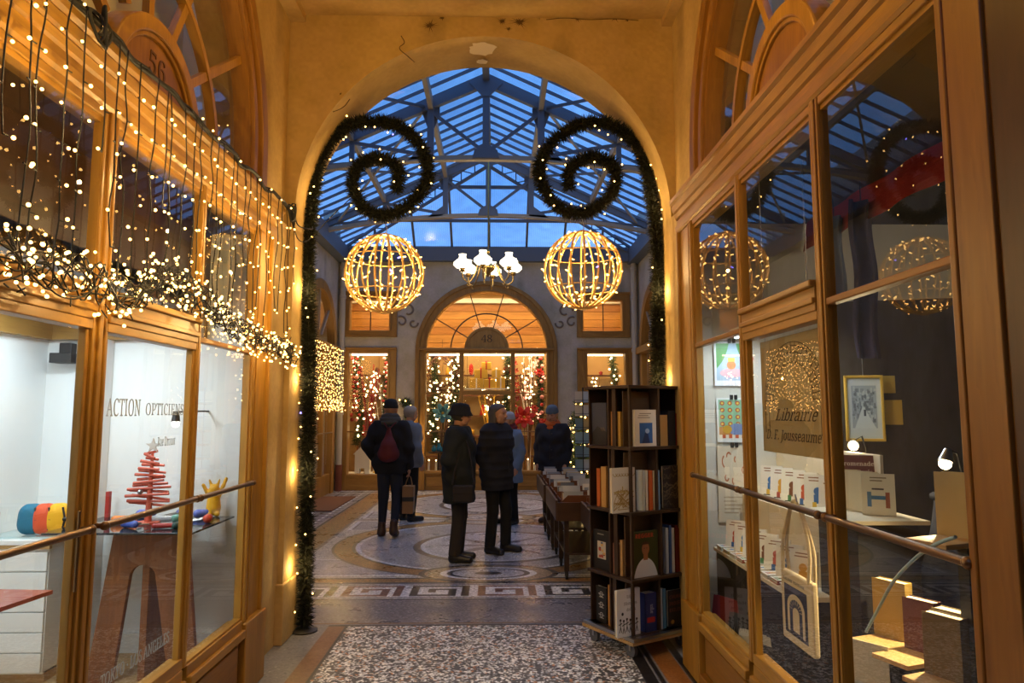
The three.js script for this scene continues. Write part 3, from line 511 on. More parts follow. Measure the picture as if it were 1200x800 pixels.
{
  const z = BK.z, t = thing('shopfront', 'arched oak shopfront numbered 48 with lit Christmas window', 'shopfront'), cx = BK.x, r1 = 1.52, r0 = 1.31, U = (g, a = 'y') => uvm(g, a, rnd() * 2);
  const Z = (sh, a, b, bev = 0) => U(extrude(sh, b - a, bev).translate(0, 0, z + a));
  const leg = (a, b) => shapeOf([[cx - b, 0], [cx - b, BK.y], ...arcPts(cx, BK.y, b, Math.PI, 0, 44), [cx + b, 0], [cx + a, 0], [cx + a, BK.y], ...arcPts(cx, BK.y, a, 0, Math.PI, 44), [cx - a, 0]]);
  const fr = mesh('arch_frame', [Z(leg(r0, r1 - 0.02), -0.2, 0.06, 0.01), Z(leg(r1 - 0.07, r1 + 0.02), -0.02, 0.10, 0.01), Z(leg(r0, r0 + 0.035), -0.02, 0.085, 0.008)], M.woodHall, t);
  mesh('transom', [U(bx(cx - r0, cx + r0, 2.93, 3.03, z - 0.1, z + 0.06, 0.01), 'x'), U(bx(cx - r0 - 0.14, cx + r0 + 0.14, 2.98, 3.035, z, z + 0.14, 0.012), 'x')], M.woodHall, t);
  for (const x of [-0.763, 0.35]) mesh('mullion', [U(bx(x - 0.045, x + 0.045, 0.36, 2.95, z - 0.1, z + 0.05, 0.01)), U(bx(x - 0.012, x + 0.012, 0.36, 2.95, z, z + 0.065, 0.006))], M.woodHall, t);
  mesh('base_panel', [U(bx(cx - r0, cx + r0, 0, 0.36, z - 0.1, z + 0.02), 'x'), ...[[-1.5, -0.85], [-0.68, 0.27], [0.44, 1.06]].map(([a, b]) => U(bx(a, b, 0.08, 0.29, z, z + 0.04, 0.01), 'x'))], M.woodHall, t);
  mesh('sill', U(bx(cx - r0, cx + r0, 0.35, 0.41, z - 0.1, z + 0.08, 0.01), 'x'), M.woodHall, t);
  mesh('door_lintel', U(bx(-0.763, 0.35, 2.03, 2.12, z - 0.08, z + 0.04, 0.008), 'x'), M.woodHall, t);
  for (const [a, b] of [[cx - r0, -0.8], [0.39, cx + r0]]) { mesh('glazing_bar', bx(a, b, 2.05, 2.075, z - 0.03, z + 0.02), M.woodHall, t); mesh('hand_rail', cyl(V(a, 1.24, z + 0.05), V(b, 1.24, z + 0.05), 0.013), M.brassOld, t); }
  for (const [a, b, y0, y1] of [[cx - r0, -0.8, 0.41, 2.06], [cx - r0, -0.8, 2.06, 2.94], [-0.72, 0.31, 0.41, 2.04], [-0.72, 0.31, 2.12, 2.94], [0.39, cx + r0, 0.41, 2.06], [0.39, cx + r0, 2.06, 2.94]]) mesh('window_pane', new THREE.PlaneGeometry(b - a, y1 - y0).translate((a + b) / 2, (y0 + y1) / 2, z), M.glass, t);
  mesh('fanlight_pane', new THREE.ShapeGeometry(shapeOf(arcPts(cx, 3.02, r0, 0, Math.PI, 40))).translate(0, 0, z - 0.03), M.glass, t);
  mesh('arc_bar', Z(ring(cx, 3.02, 0.77, 0.795), -0.05, 0), M.woodDark, t);
  for (const d of [31, 73, 107, 149]) { const a = d * Math.PI / 180; mesh('radial_bar', beam(V(cx + 0.45 * Math.cos(a), 3.02 + 0.45 * Math.sin(a), z - 0.025), V(cx + 1.3 * Math.cos(a), 3.02 + 1.3 * Math.sin(a), z - 0.025), 0.022, 0.03, V(0, 0, 1)), M.woodDark, t); }
  const pan = mesh('number_panel', Z(shapeOf(arcPts(cx, 3.02, 0.44, 0, Math.PI, 28)), -0.06, 0.03), M.woodHall, t);
  mesh('panel_moulding', Z(ring(cx, 3.02, 0.42, 0.485), -0.06, 0.06, 0.01), M.woodHall, pan);
  mesh('lettering', text('48', 0.16, 0.005).translate(cx, 3.17, z + 0.031), std(lin(0.04, 0.022, 0.012), 0.6), pan);
  // side windows, tall below and small above
  for (const [x0, x1, sx, where] of [[-3.41, -2.17, -1, 'with the snowy branches'], [1.75, 2.99, 1, 'beside the lit Christmas tree']]) {
    const w = thing('display_window', `tall oak framed display window ${where}`, 'window');
    const F = (a, b, c, d, g0, g1, g2, g3) => [U(bx(a, g0, c, d, z - 0.2, z + 0.05, 0.01)), U(bx(g1, b, c, d, z - 0.2, z + 0.05, 0.01)), U(bx(a, b, g3, d, z - 0.2, z + 0.049, 0.01), 'x'), U(bx(a, b, c, g2, z - 0.2, z + 0.049, 0.01), 'x'), U(bx(g0 - 0.05, g0, g2, g3, z, z + 0.07, 0.008)), U(bx(g1, g1 + 0.05, g2, g3, z, z + 0.07, 0.008)), U(bx(a, b, d - 0.05, d, z, z + 0.08, 0.01), 'x')];
    mesh('frame', F(x0, x1, 0.0, 3.05, x0 + 0.22, x1 - 0.19, 0.33, 2.93), M.woodHall, w);
    for (const y of [2.05]) mesh('glazing_bar', bx(x0 + 0.22, x1 - 0.19, y, y + 0.025, z - 0.03, z + 0.02), M.woodHall, w);
    mesh('hand_rail', cyl(V(x0 + 0.2, 1.24, z + 0.05), V(x1 - 0.17, 1.24, z + 0.05), 0.013), M.brassOld, w);
    for (const [a, b] of [[0.33, 2.06], [2.06, 2.93]]) mesh('window_pane', new THREE.PlaneGeometry(x1 - x0 - 0.41, b - a).translate((x0 + 0.22 + x1 - 0.19) / 2, (a + b) / 2, z), M.glass, w);
    const u = thing('mezzanine_window', `small oak framed mezzanine window ${sx < 0 ? 'over the window with snowy branches' : 'over the window beside the tree'}`, 'window');
    const ux0 = x0 + (sx < 0 ? 0.07 : 0), ux1 = x1 - (sx > 0 ? 0.07 : 0);
    mesh('frame', F(ux0, ux1, 3.28, 4.28, ux0 + 0.14, ux1 - 0.17, 3.42, 4.10), M.woodHall, u);
    mesh('glazing_bar', bx((ux0 + ux1) / 2 - 0.01, (ux0 + ux1) / 2 + 0.01, 3.42, 4.10, z - 0.03, z), M.woodDark, u);
    mesh('window_pane', new THREE.PlaneGeometry(ux1 - ux0 - 0.31, 0.68).translate((ux0 + 0.14 + ux1 - 0.17) / 2, 3.76, z - 0.02), M.glass, u);
  }
}
// ---- the room behind
{
  const z0 = -15.35, z1 = -17.7, cream = std(lin(0.72, 0.52, 0.26), 0.8, { map: plasterT });
  const wl = struct('wall_shop48_back', bx(-3.75, 3.41, 0, 4.75, z1 - 0.1, z1), cream);
  struct('wall_shop48_left', bx(-3.85, -3.75, 0, 4.75, z1, z0), cream); struct('wall_shop48_right', bx(3.41, 3.51, 0, 4.75, z1, z0), cream); struct('floor_shop48', uvm(bx(-3.75, 3.41, -0.05, 0.05, z1, z0), 'x'), M.woodPale);
  struct('ceiling_shop48', uvm(bx(-3.75, 3.41, 4.7, 4.8, z1, z0), 'x'), cream);
  const pm = [wood(0.55, 0.26, 0.06), wood(0.62, 0.31, 0.08), wood(0.46, 0.20, 0.05)];
  for (let k = 0; k < 6; k++) mesh('plank', uvm(bx(-3.74, 3.40, 3.22 + k * 0.2, 3.41 + k * 0.2, z1, z1 + 0.03 + 0.006 * (k % 2), 0.004), 'x', k), pm[k % 3], wl);
  mesh('cornice', bx(-3.74, 3.40, 4.42, 4.55, z1, z1 + 0.14, 0.02), M.white, wl);
  for (const x of [-2.9, -1.45, -0.95, 0.9, 2.2]) mesh('timber', uvm(bx(x - 0.07, x + 0.07, 0.05, 3.22, z1, z1 + 0.06, 0.006)), M.woodPale, wl);
  // display platform under the windows
  const pl = thing('display_plinth', 'white display plinth running behind the windows of shop 48', 'plinth'); mesh('top', bx(-3.6, 3.3, 0.26, 0.31, z0 - 0.75, z0 - 0.02, 0.01), M.white, pl); mesh('front', bx(-3.58, 3.28, 0.05, 0.27, z0 - 0.72, z0 - 0.05), M.white, pl);
}
areaLight('shop48_ceiling', lin(1, 0.68, 0.32), 6.0, 6.4, 1.6, V(-0.2, 4.66, -16.5), V(-0.2, 0, -16.5));
areaLight('shop48_window_strip', lin(1, 0.76, 0.44), 28, 6.2, 0.12, V(-0.2, 2.96, -15.42), V(-0.2, 1.2, -16.2));
{ const m = std(lin(1, 0.9, 0.7), 0.4, { emissive: lin(1, 0.8, 0.5), emissiveIntensity: 3.5 }); m.name = 'light_strip'; for (const [x0, x1, own] of [[-3.2, -2.34, 'display_window'], [-1.5, 1.05, 'shopfront_002'], [1.95, 2.8, 'display_window_001']]) mesh('light_strip', bx(x0, x1, 2.90, 2.935, -15.43, -15.36), m, scene.getObjectByName(own)); }

// ---- Christmas window dressing
const bulbBig = std(lin(1, 0.85, 0.5), 0.4, { emissive: lin(1, 0.70, 0.32), emissiveIntensity: 8 }); bulbBig.name = 'bulb_warm';
const bulbPink = std(lin(1, 0.6, 0.5), 0.4, { emissive: lin(1, 0.30, 0.20), emissiveIntensity: 4 }); bulbPink.name = 'bulb_pink';
const D = { snow: std(lin(0.85, 0.82, 0.74), 0.7), twig: std(lin(0.16, 0.08, 0.035), 0.8), red: std(lin(0.55, 0.02, 0.015), 0.4), redDeep: std(lin(0.30, 0.01, 0.012), 0.5), teal: std(lin(0.06, 0.22, 0.27), 0.5), gold: std(lin(0.75, 0.46, 0.06), 0.35, { metalness: 0.3 }), green: std(lin(0.03, 0.06, 0.02), 0.8), brown: std(lin(0.10, 0.035, 0.02), 0.8), pink: std(lin(0.8, 0.35, 0.3), 0.5), blue: std(lin(0.02, 0.25, 0.5), 0.3) };
function branches(name, label, cat, p, h, sp, m, nB, bm, br, nBulb, group) {
  const t = thing(name, label, cat, p, 0, group), tw = [], ends = [];
  for (let k = 0; k < nB; k++) {
    const a = rnd() * 6.28, l = h * rr(0.55, 1), o = sp * rr(0.4, 1), e = V(Math.cos(a) * o, l, Math.sin(a) * o * 0.5), mid = V(e.x * 0.3 + rr(-0.04, 0.04), l * 0.55, e.z * 0.3);
    tw.push(tube([V(0, 0, 0), mid, e], 0.010, 8, 5)); ends.push(e);
    for (let j = 0; j < 4; j++) { const f = rr(0.35, 0.95), q = mid.clone().lerp(e, f), w = q.clone().add(V(rr(-0.2, 0.2) * sp * 1.6, rr(0.03, 0.18), rr(-0.06, 0.06))); tw.push(cyl(q, w, 0.006, 0.004, 5, false)); ends.push(w); }
  }
  mesh('twigs', tw, m, t);
  for (let k = 0; k < nBulb; k++) { const e = pick(ends).clone().lerp(pick(ends), rr(0, 0.35)); bulb(t, e.add(V(rr(-0.02, 0.02), rr(-0.02, 0.02), rr(-0.02, 0.05))), br * rr(0.75, 1.25), bm); }
  return t;
}
const shelfG = [prep(lathe([[0, 0], [0.5, 0], [0.95, 0.3], [1, 0.5], [0.8, 0.8], [0, 1]], V(0, 0, 0), 12)), prep(lathe([[0, 0], [0.7, 0], [0.3, 0.15], [0.5, 0.6], [0.2, 0.9], [0, 1]], V(0, 0, 0), 12)), prep(lathe([[0, 0], [1, 0], [0.7, 0.3], [0.4, 0.8], [0, 1]], V(0, 0, 0), 12))];
const petal = (() => { const g = new THREE.SphereGeometry(1, 8, 5); g.scale(0.5, 0.12, 1).translate(0, 0, 0.9); return g; })();
function flower(name, label, p, r, m, parentMat, group, n = 7) {
  const t = thing(name, label, 'flower', p, 0, group);
  for (let l = 0; l < 2; l++) for (let k = 0; k < n; k++) { const q = new THREE.Quaternion().setFromEuler(new THREE.Euler(-0.3 - 0.5 * l + rr(-0.2, 0.2), 0, 0)), w = new THREE.Quaternion().setFromAxisAngle(V(0, 1, 0), k / n * 6.283 + l * 0.4), f = new THREE.Quaternion().setFromAxisAngle(V(1, 0, 0), Math.PI / 2 - 0.3); share('petal', petal, m, t, null, f.clone().multiply(w).multiply(q), r * (0.55 - 0.17 * l)); }
  share('flower_centre', bulbLow, parentMat, t, V(0, 0, r * 0.1), null, r * 0.16); return t;
}
branches('snowy_branch', 'white frosted branches with warm lights behind the tall window', 'branches', V(-2.5, 0.31, -15.75), 2.1, 0.34, D.snow, 13, bulbBig, 0.02, 46);
branches('lit_branch', 'brown twigs hung with warm bulbs beside the dark wreath', 'branches', V(-1.25, 0.31, -15.8), 2.5, 0.42, D.twig, 11, bulbBig, 0.021, 56);
branches('lit_branch', 'golden lit twigs behind the centre door of shop 48', 'branches', V(-0.15, 0.31, -15.9), 2.4, 0.42, D.gold, 12, bulbBig, 0.021, 56);
branches('lit_branch', 'pink lit twigs behind the red poinsettias', 'branches', V(0.75, 0.31, -15.85), 2.9, 0.26, D.snow, 10, bulbPink, 0.022, 34);
branches('lit_branch', 'warm lit twigs beside the red flower garland', 'branches', V(0.72, 0.31, -15.7), 2.5, 0.24, D.twig, 8, bulbBig, 0.020, 30);
branches('lit_branch', 'warm lit twigs in the window beside the Christmas tree', 'branches', V(2.2, 0.31, -15.8), 2.5, 0.40, D.twig, 12, bulbBig, 0.022, 48);
branches('lit_branch', 'dark red twigs with warm lights at the window with snowy branches', 'branches', V(-2.85, 0.31, -15.7), 2.5, 0.28, D.redDeep, 10, bulbBig, 0.018, 40);
{ // dark wreath
  const c = onZ(518, 437, -15.6), t = thing('wreath', 'large dark twig wreath with warm bulbs in the arched window', 'wreath', c); const g = [];
  for (let k = 0; k < 170; k++) { const a = rnd() * 6.283, r = 0.36 + rr(-0.12, 0.12); g.push(cyl(V(Math.cos(a) * r, Math.sin(a) * r, rr(-0.05, 0.05)), V(Math.cos(a + 0.35) * (r + rr(-0.08, 0.08)), Math.sin(a + 0.35) * (r + rr(-0.08, 0.08)), rr(-0.07, 0.07)), 0.012, 0.006, 5, false)); }
  mesh('twigs', g, D.brown, t); for (let k = 0; k < 26; k++) { const a = rnd() * 6.283, r = rr(0.22, 0.5); bulb(t, V(Math.cos(a) * r, Math.sin(a) * r, 0.08), 0.022, bulbBig); }
  mesh('hanger', cyl(V(0, 0.36, 0), V(0, 0.75, 0), 0.006), D.twig, t);
}
for (const [px, py, r, m, l] of [[519, 484, 0.24, D.teal, 'large teal artificial flower in the arched window'], [614, 489, 0.27, D.red, 'largest red poinsettia bloom in the arched window'], [687, 482, 0.1, D.teal, 'small teal flower in the window beside the tree'], [638, 496, 0.13, D.red, 'red poinsettia beside the largest bloom'], [632, 437, 0.12, D.red, 'red flower high beside the pink lights'], [626, 479, 0.1, D.red, 'small red flower among pink lights']]) { const c = onZ(px, py, -15.55), f = flower('flower', l, c, r, m, D.gold); mesh('stem', tube([V(0, 0, -0.02), V(0.02, -0.3 * c.y, -0.06), V(0, 0.31 - c.y, -0.05)], 0.007, 10, 5), D.green, f); }
{ // hanging strings: flowers and baubles threaded on cords
  const string = (name, label, cat, px, py0, n, dy, z, put) => { const top = onZ(px, py0, z), t = thing(name, label, cat, V(top.x, 0, z)); let low = 9; for (let k = 0; k < n; k++) { const p = onZ(px, py0 + 6 + k * dy, z); low = Math.min(low, p.y); put(t, V(rr(-0.04, 0.04), p.y, 0.02), k); } mesh('cord', cyl(V(0, low, 0), V(0, 2.95, 0), 0.004, 0.004, 5), D.green, t); };
  const fl5 = (t, p, k) => { const g = new THREE.Group(); g.name = 'flower_head'; g.position.copy(p); t.add(g); const m = k % 3 ? D.red : D.redDeep, r = rr(0.065, 0.09); for (let j = 0; j < 5; j++) share('petal', petal, m, g, null, new THREE.Quaternion().setFromAxisAngle(V(1, 0, 0), 1.2).multiply(new THREE.Quaternion().setFromAxisAngle(V(0, 1, 0), j * 1.257)).multiply(new THREE.Quaternion().setFromAxisAngle(V(1, 0, 0), -0.35)), r * 0.55); share('flower_centre', bulbLow, D.gold, g, V(0, 0, r * 0.15), null, r * 0.17); };
  string('flower_string', 'hanging string of dark red flowers in the arched window', 'garland', 604, 412, 17, 8.2, -15.52, fl5);
  for (const [px, l, ms] of [[634, 'string of red and pink baubles beside the pink lights', [D.red, D.pink]], [415, 'string of red baubles nearest the frame in the snowy window', [D.red, D.redDeep]], [421, 'string of mixed red baubles in the snowy window', [D.red, D.pink, D.redDeep]], [452, 'string of pink and red baubles behind the snowy branches', [D.pink, D.red]], [645, 'string of orange-red baubles at the edge of the arched window', [D.red]]]) string('bauble_string', l, 'baubles', px, 414, 14, px < 500 ? 5.5 : 9, -15.6, (t, p, k) => share('bauble', bulbLow, ms[k % ms.length], t, p, null, rr(0.03, 0.048)));
}
// fir swags and dark shelving fill the windows
for (const [x, n, l] of [[-1.43, 34, 'dark fir swag with lights at the side of the arched window'], [-0.95, 30, 'dark fir swag with lights beside the centre door'], [0.26, 30, 'dark fir swag with lights by the door edge near the red flowers'], [0.98, 26, 'dark fir swag with pink lights behind the red flowers'], [-3.12, 26, 'dark fir swag with lights in the window with snowy branches'], [-2.42, 24, 'short dark fir swag behind the snowy branches'], [2.62, 30, 'dark fir swag with lights in the window beside the tree']]) {
  const z = -15.7, c = new THREE.CatmullRomCurve3([V(0, 2.95, 0), V(rr(-0.06, 0.06), 2.2, 0.03), V(rr(-0.08, 0.08), 1.5, 0), V(rr(-0.08, 0.08), rr(0.6, 1.0), 0)]), t = thing('fir_swag', l, 'garland', V(x, 0, z));
  mesh('foliage', [foliage(c, c.getLength(), 0.14, 900), new THREE.TubeGeometry(c, 24, 0.02, 5)], D.green, t); for (let k = 0; k < n; k++) bulb(t, c.getPointAt(rnd()).add(V(rr(-0.13, 0.13), 0, rr(0.02, 0.13))), rr(0.015, 0.024), l.includes('pink') ? bulbPink : bulbBig);
}
{ const t = thing('display_shelves', 'dark open shelves of ornaments along the back of shop 48', 'shelves', V(-0.2, 0.05, -17.45)); for (const y of [0.5, 1.0, 1.5, 2.0, 2.5]) mesh('shelf', uvm(bx(-3.2, 3.2, y, y + 0.03, -0.18, 0.18), 'x'), M.woodRed, t); for (let k = 0; k <= 8; k++) mesh('upright', uvm(bx(-3.2 + k * 0.8 - 0.02, -3.2 + k * 0.8 + 0.02, 0, 2.55, -0.18, 0.18)), M.woodRed, t);
  for (let k = 0; k < 62; k++) { const c = pick([['dark red', D.redDeep], ['red', D.red], ['white', D.snow], ['gold', D.gold], ['dark green', D.green], ['brown', D.brown], ['teal', D.teal]]), y = 0.58 + 0.5 * (k % 5), h = rr(0.1, 0.3), r = rr(0.05, 0.11); const o = tag(share('ornament', shelfG[k % 3], c[1], scene, V(-3.3 + 6.2 * ((k * 0.381) % 1), y, -17.4)), `${c[0]} ${['round', 'tall', 'bell-shaped'][k % 3]} ornament on the dark shelves of shop 48`, 'ornament', `${c[0]} ornaments on shelves`); o.scale.set(r, h, r); } }
{ // gold gift parcels on a hanging shelf
  const c = onZ(571, 455, -15.62), t = thing('hanging_shelf', 'glass shelf hanging behind the centre door of shop 48', 'shelf', c); mesh('board', bx(-0.5, 0.5, -0.02, 0, -0.14, 0.14), M.whiteGloss, t); mesh('cord', [-0.45, 0.45].map((x) => cyl(V(x, 0, 0), V(x, 0.9, 0), 0.004)), M.cable, t);
  [[-0.24, 0, 0.30, 0.22], [0.05, 0, 0.26, 0.2], [0.30, 0, 0.2, 0.24], [-0.14, 0.22, 0.3, 0.2], [0.2, 0.24, 0.2, 0.18], [-0.02, 0.42, 0.22, 0.16]].forEach(([x, y, w, h], i) => {
    const b = thing('gift_box', 'gold wrapped gift box in the stack behind the centre door', 'gift box', c.clone().add(V(x, y, 0)), 0, 'gold gift boxes'); mesh('box', bx(-w / 2, w / 2, 0, h, -0.1, 0.1, 0.01), D.gold, b); mesh('ribbon', [bx(-0.014, 0.014, -0.001, h + 0.004, -0.104, 0.104), sph(V(0, h + 0.02, 0), 0.03, 8, 6)], i % 2 ? D.red : D.snow, b); });
}
{ const t = thing('side_table', 'small dark round table with blue glassware in the arched window', 'table', onZ(514, 529, -15.6).setY(0.31)); const y = onZ(514, 529, -15.6).y - 0.31; mesh('table_top', cyl(V(0, y - 0.03, 0), V(0, y, 0), 0.24, 0.24, 18), M.woodDark, t); mesh('leg', cyl(V(0, 0, 0), V(0, y, 0), 0.03, 0.02), M.woodDark, t);
  for (const [x, z, h] of [[-0.1, 0.05, 0.14], [0.07, 0.06, 0.10], [0.0, -0.08, 0.18]]) tag(mesh('glass_vase', lathe([[0, 0], [0.05, 0.01], [0.06, h * 0.5], [0.03, h * 0.8], [0.045, h]], V(t.position.x + x, t.position.y + y, t.position.z + z), 12), D.blue), 'blue glass vase on the small dark round table', 'vase', 'blue vases'); }
for (let k = 0; k < 12; k++) { const x = [-3.05, -2.9, -2.72, -2.55, -1.5, -1.35, 0.55, 0.7, 0.85, 2.05, 2.3, 2.5][k], z = -15.55 - 0.1 * (k % 3), h = rr(0.12, 0.3), w = k < 4 ? 'under the snowy branches' : k < 6 ? 'by the small dark table' : k < 9 ? 'under the red poinsettias' : 'in the window beside the tree';
  const t = thing('candle', `white candle in a holder ${w}`, 'candle', V(x, 0.31, z), 0, 'candles ' + w); mesh('holder', lathe([[0, 0], [0.05, 0], [0.02, 0.02], [0.035, 0.05]], V(0, 0, 0), 12), D.gold, t); mesh('wax', cyl(V(0, 0.04, 0), V(0, h, 0), 0.025, 0.025, 10), D.snow, t); bulb(t, V(0, h + 0.03, 0), 0.017, bulbBig).name = 'flame'; }
{ const t = thing('toy_house', 'white wooden toy house with lit openings under the snowy branches', 'toy house', V(-2.95, 0.31, -15.62)); mesh('walls', [bx(-0.16, 0.16, 0.12, 0.42, -0.1, 0.1), bx(-0.16, -0.06, 0, 0.13, -0.1, 0.1), bx(0.06, 0.16, 0, 0.13, -0.1, 0.1)], D.snow, t); mesh('roof', extrude(shapeOf([[-0.2, 0.42], [0.2, 0.42], [0, 0.62]]), 0.24).translate(0, 0, -0.12), D.snow, t); }

// ---- shops along the sides of the hall
for (const [X, s, nm] of [[HALL.x0, 1, 'the light curtain'], [HALL.x1, -1, 'the hall corner behind the book tables']]) {
  const t = thing('shopfront', `arched oak hall shopfront under ${nm}`, 'shopfront'), zc = -13.475, F = (z0, z1, y0, y1, n0, n1, r = 0.008) => uvm(bx(X + s * n0, X + s * n1, y0, y1, z0, z1, r), 'y', rnd());
  const A = (sh, n0, n1) => uvm(toX(extrude(sh, n1 - n0), X + (s > 0 ? n0 : -n0), s));
  mesh('arch_frame', [A(ring(zc, 2.95, 1.10, 1.29), -0.1, 0.06), F(-14.77, -14.55, 0, 2.95, -0.1, 0.06), F(-12.40, -12.18, 0, 2.95, -0.1, 0.06)], M.woodHall, t);
  mesh('cornice', [uvm(bx(Math.min(X - s * 0.1, X + s * 0.14), Math.max(X - s * 0.1, X + s * 0.14), 2.88, 3.02, -14.8, -12.15, 0.012), 'z')], M.woodHall, t);
  mesh('base_panel', F(-14.6, -12.35, 0, 0.4, -0.1, 0.03), M.woodHall, t);
  for (const z of [-13.85, -13.1]) mesh('post', F(z - 0.05, z + 0.05, 0.4, 2.9, -0.06, 0.04), M.woodHall, t);
  mesh('hand_rail', cyl(V(X + s * 0.06, 1.24, -14.55), V(X + s * 0.06, 1.24, -12.4), 0.013), M.brassOld, t);
  for (const d of [45, 90, 135]) { const a = d * Math.PI / 180; mesh('radial_bar', beam(V(X, 2.95 + 0.3 * Math.sin(a), zc + 0.3 * Math.cos(a)), V(X, 2.95 + 1.12 * Math.sin(a), zc + 1.12 * Math.cos(a)), 0.03, 0.03, V(1, 0, 0)), M.ironPale, t); }
  for (const [a, b] of [[-14.55, -13.9], [-13.8, -13.15], [-13.05, -12.4]]) mesh('window_pane', toX(new THREE.PlaneGeometry(b - a, 2.5).translate((a + b) / 2, 1.65, 0), X, s), M.glass, t);
  mesh('fanlight_pane', toX(new THREE.ShapeGeometry(shapeOf(arcPts(zc, 3.0, 1.1, 0, Math.PI, 24))), X - s * 0.02, s), M.glass, t);
  const lo = Math.min(X - s * 0.3, X - s * 1.2), hi = Math.max(X - s * 0.3, X - s * 1.2);
  struct(s > 0 ? 'wall_side_shop_left' : 'wall_side_shop_right', [bx(X - s * 1.2 - 0.05, X - s * 1.2 + 0.05, 0, 4.5, -14.9, -12.1), bx(lo, hi, 0, 4.5, -15.0, -14.9), bx(lo, hi, 0, 4.5, -12.1, -12.0), bx(lo, hi, 4.4, 4.5, -15, -12), bx(lo, hi, 0, 0.08, -15, -12)], std(lin(0.62, 0.5, 0.32), 0.8));
  areaLight('side_shop_ceiling', lin(1, 0.72, 0.38), s > 0 ? 2.0 : 0.6, 0.7, 2.2, V(X - s * 0.7, 2.85, zc), V(X - s * 0.7, 0, zc));
}
tag(mesh('doormat', uvm(bx(-3.4, -2.75, 0.001, 0.02, -13.9, -11.9, 0.006), 'z'), std(lin(0.20, 0.085, 0.04), 0.95)), 'brown coir doormat by the shop under the light curtain', 'doormat');
// ================================================================== GARLANDS, LIGHT SPHERES AND LIGHT CURTAINS
const GZ = -5.5, zoomed = (u, v) => onZ(340 + u / 2.58, 60 + v / 2.58, GZ);
const GL = [[55, 600], [70, 430], [85, 350], [115, 280], [170, 230], [240, 213], [310, 220], [370, 258], [410, 320], [415, 390], [385, 440], [340, 478], [280, 497], [230, 480], [195, 430], [190, 380], [215, 340], [265, 325], [315, 340], [330, 380], [320, 425]];
const GR = [[1110, 600], [1090, 430], [1072, 340], [1045, 280], [1000, 240], [940, 215], [870, 225], [805, 265], [760, 325], [757, 390], [790, 450], [840, 488], [890, 490], [950, 455], [985, 400], [975, 345], [930, 322], [875, 330], [840, 370], [845, 415]];
for (const [pts, foot, nm, sg] of [[GL, [[-1.455, 0.03], [-1.455, 0.5], [-1.465, 1.2], [-1.47, 1.9]], "optician's side", 1], [GR, [[1.255, 0.03], [1.265, 0.6], [1.27, 1.3], [1.275, 1.9]], 'bookshop side', -1]]) {
  const curve = new THREE.CatmullRomCurve3([...foot.map(([x, y]) => V(x, y, GZ)), ...pts.map(([u, v]) => zoomed(u, v))]), L = curve.getLength();
  const t = thing('garland', `dark green fir garland ending in a spiral, on the arch jamb at the ${nm}`, 'garland');
  mesh('core', new THREE.TubeGeometry(curve, 160, 0.022, 6), needles[0], t);
  mesh('foliage', foliage(curve, L, 0.078, 2100), needles[0], t); mesh('foliage', foliage(curve, L, 0.070, 900), needles[1], t);
  mesh('wire_base', [lathe([[0, 0], [0.1, 0], [0.1, 0.015], [0.02, 0.03]], V(foot[0][0], 0, GZ), 16)], M.black, t);
  const nb = 72;
  for (let k = 0; k < nb; k++) {
    const u = (k + rr(0.1, 0.9)) / nb, c = curve.getPointAt(u), T = curve.getTangentAt(u), d = V(rr(-1, 1), rr(-1, 1), rr(-0.6, 1)); d.addScaledVector(T, -d.dot(T)).normalize();
    if (u < 0.42 && k % 3 === 0) d.set(-sg * 0.9, 0.1, rr(-0.2, 0.7)).normalize();     // some bulbs face the jamb
    bulb(t, c.addScaledVector(d, 0.078), 0.0068, k % 31 === 17 ? M.bulbBlue : M.bulb);
  }
  for (const y of [0.5, 1.2, 1.9, 2.6, 3.3]) pointLight('garland_glow', FAIRY, 0.16, V(foot[0][0] + (y > 3 ? sg * 0.12 : -sg * 0.03), y, GZ + 0.13), 0.4);
}
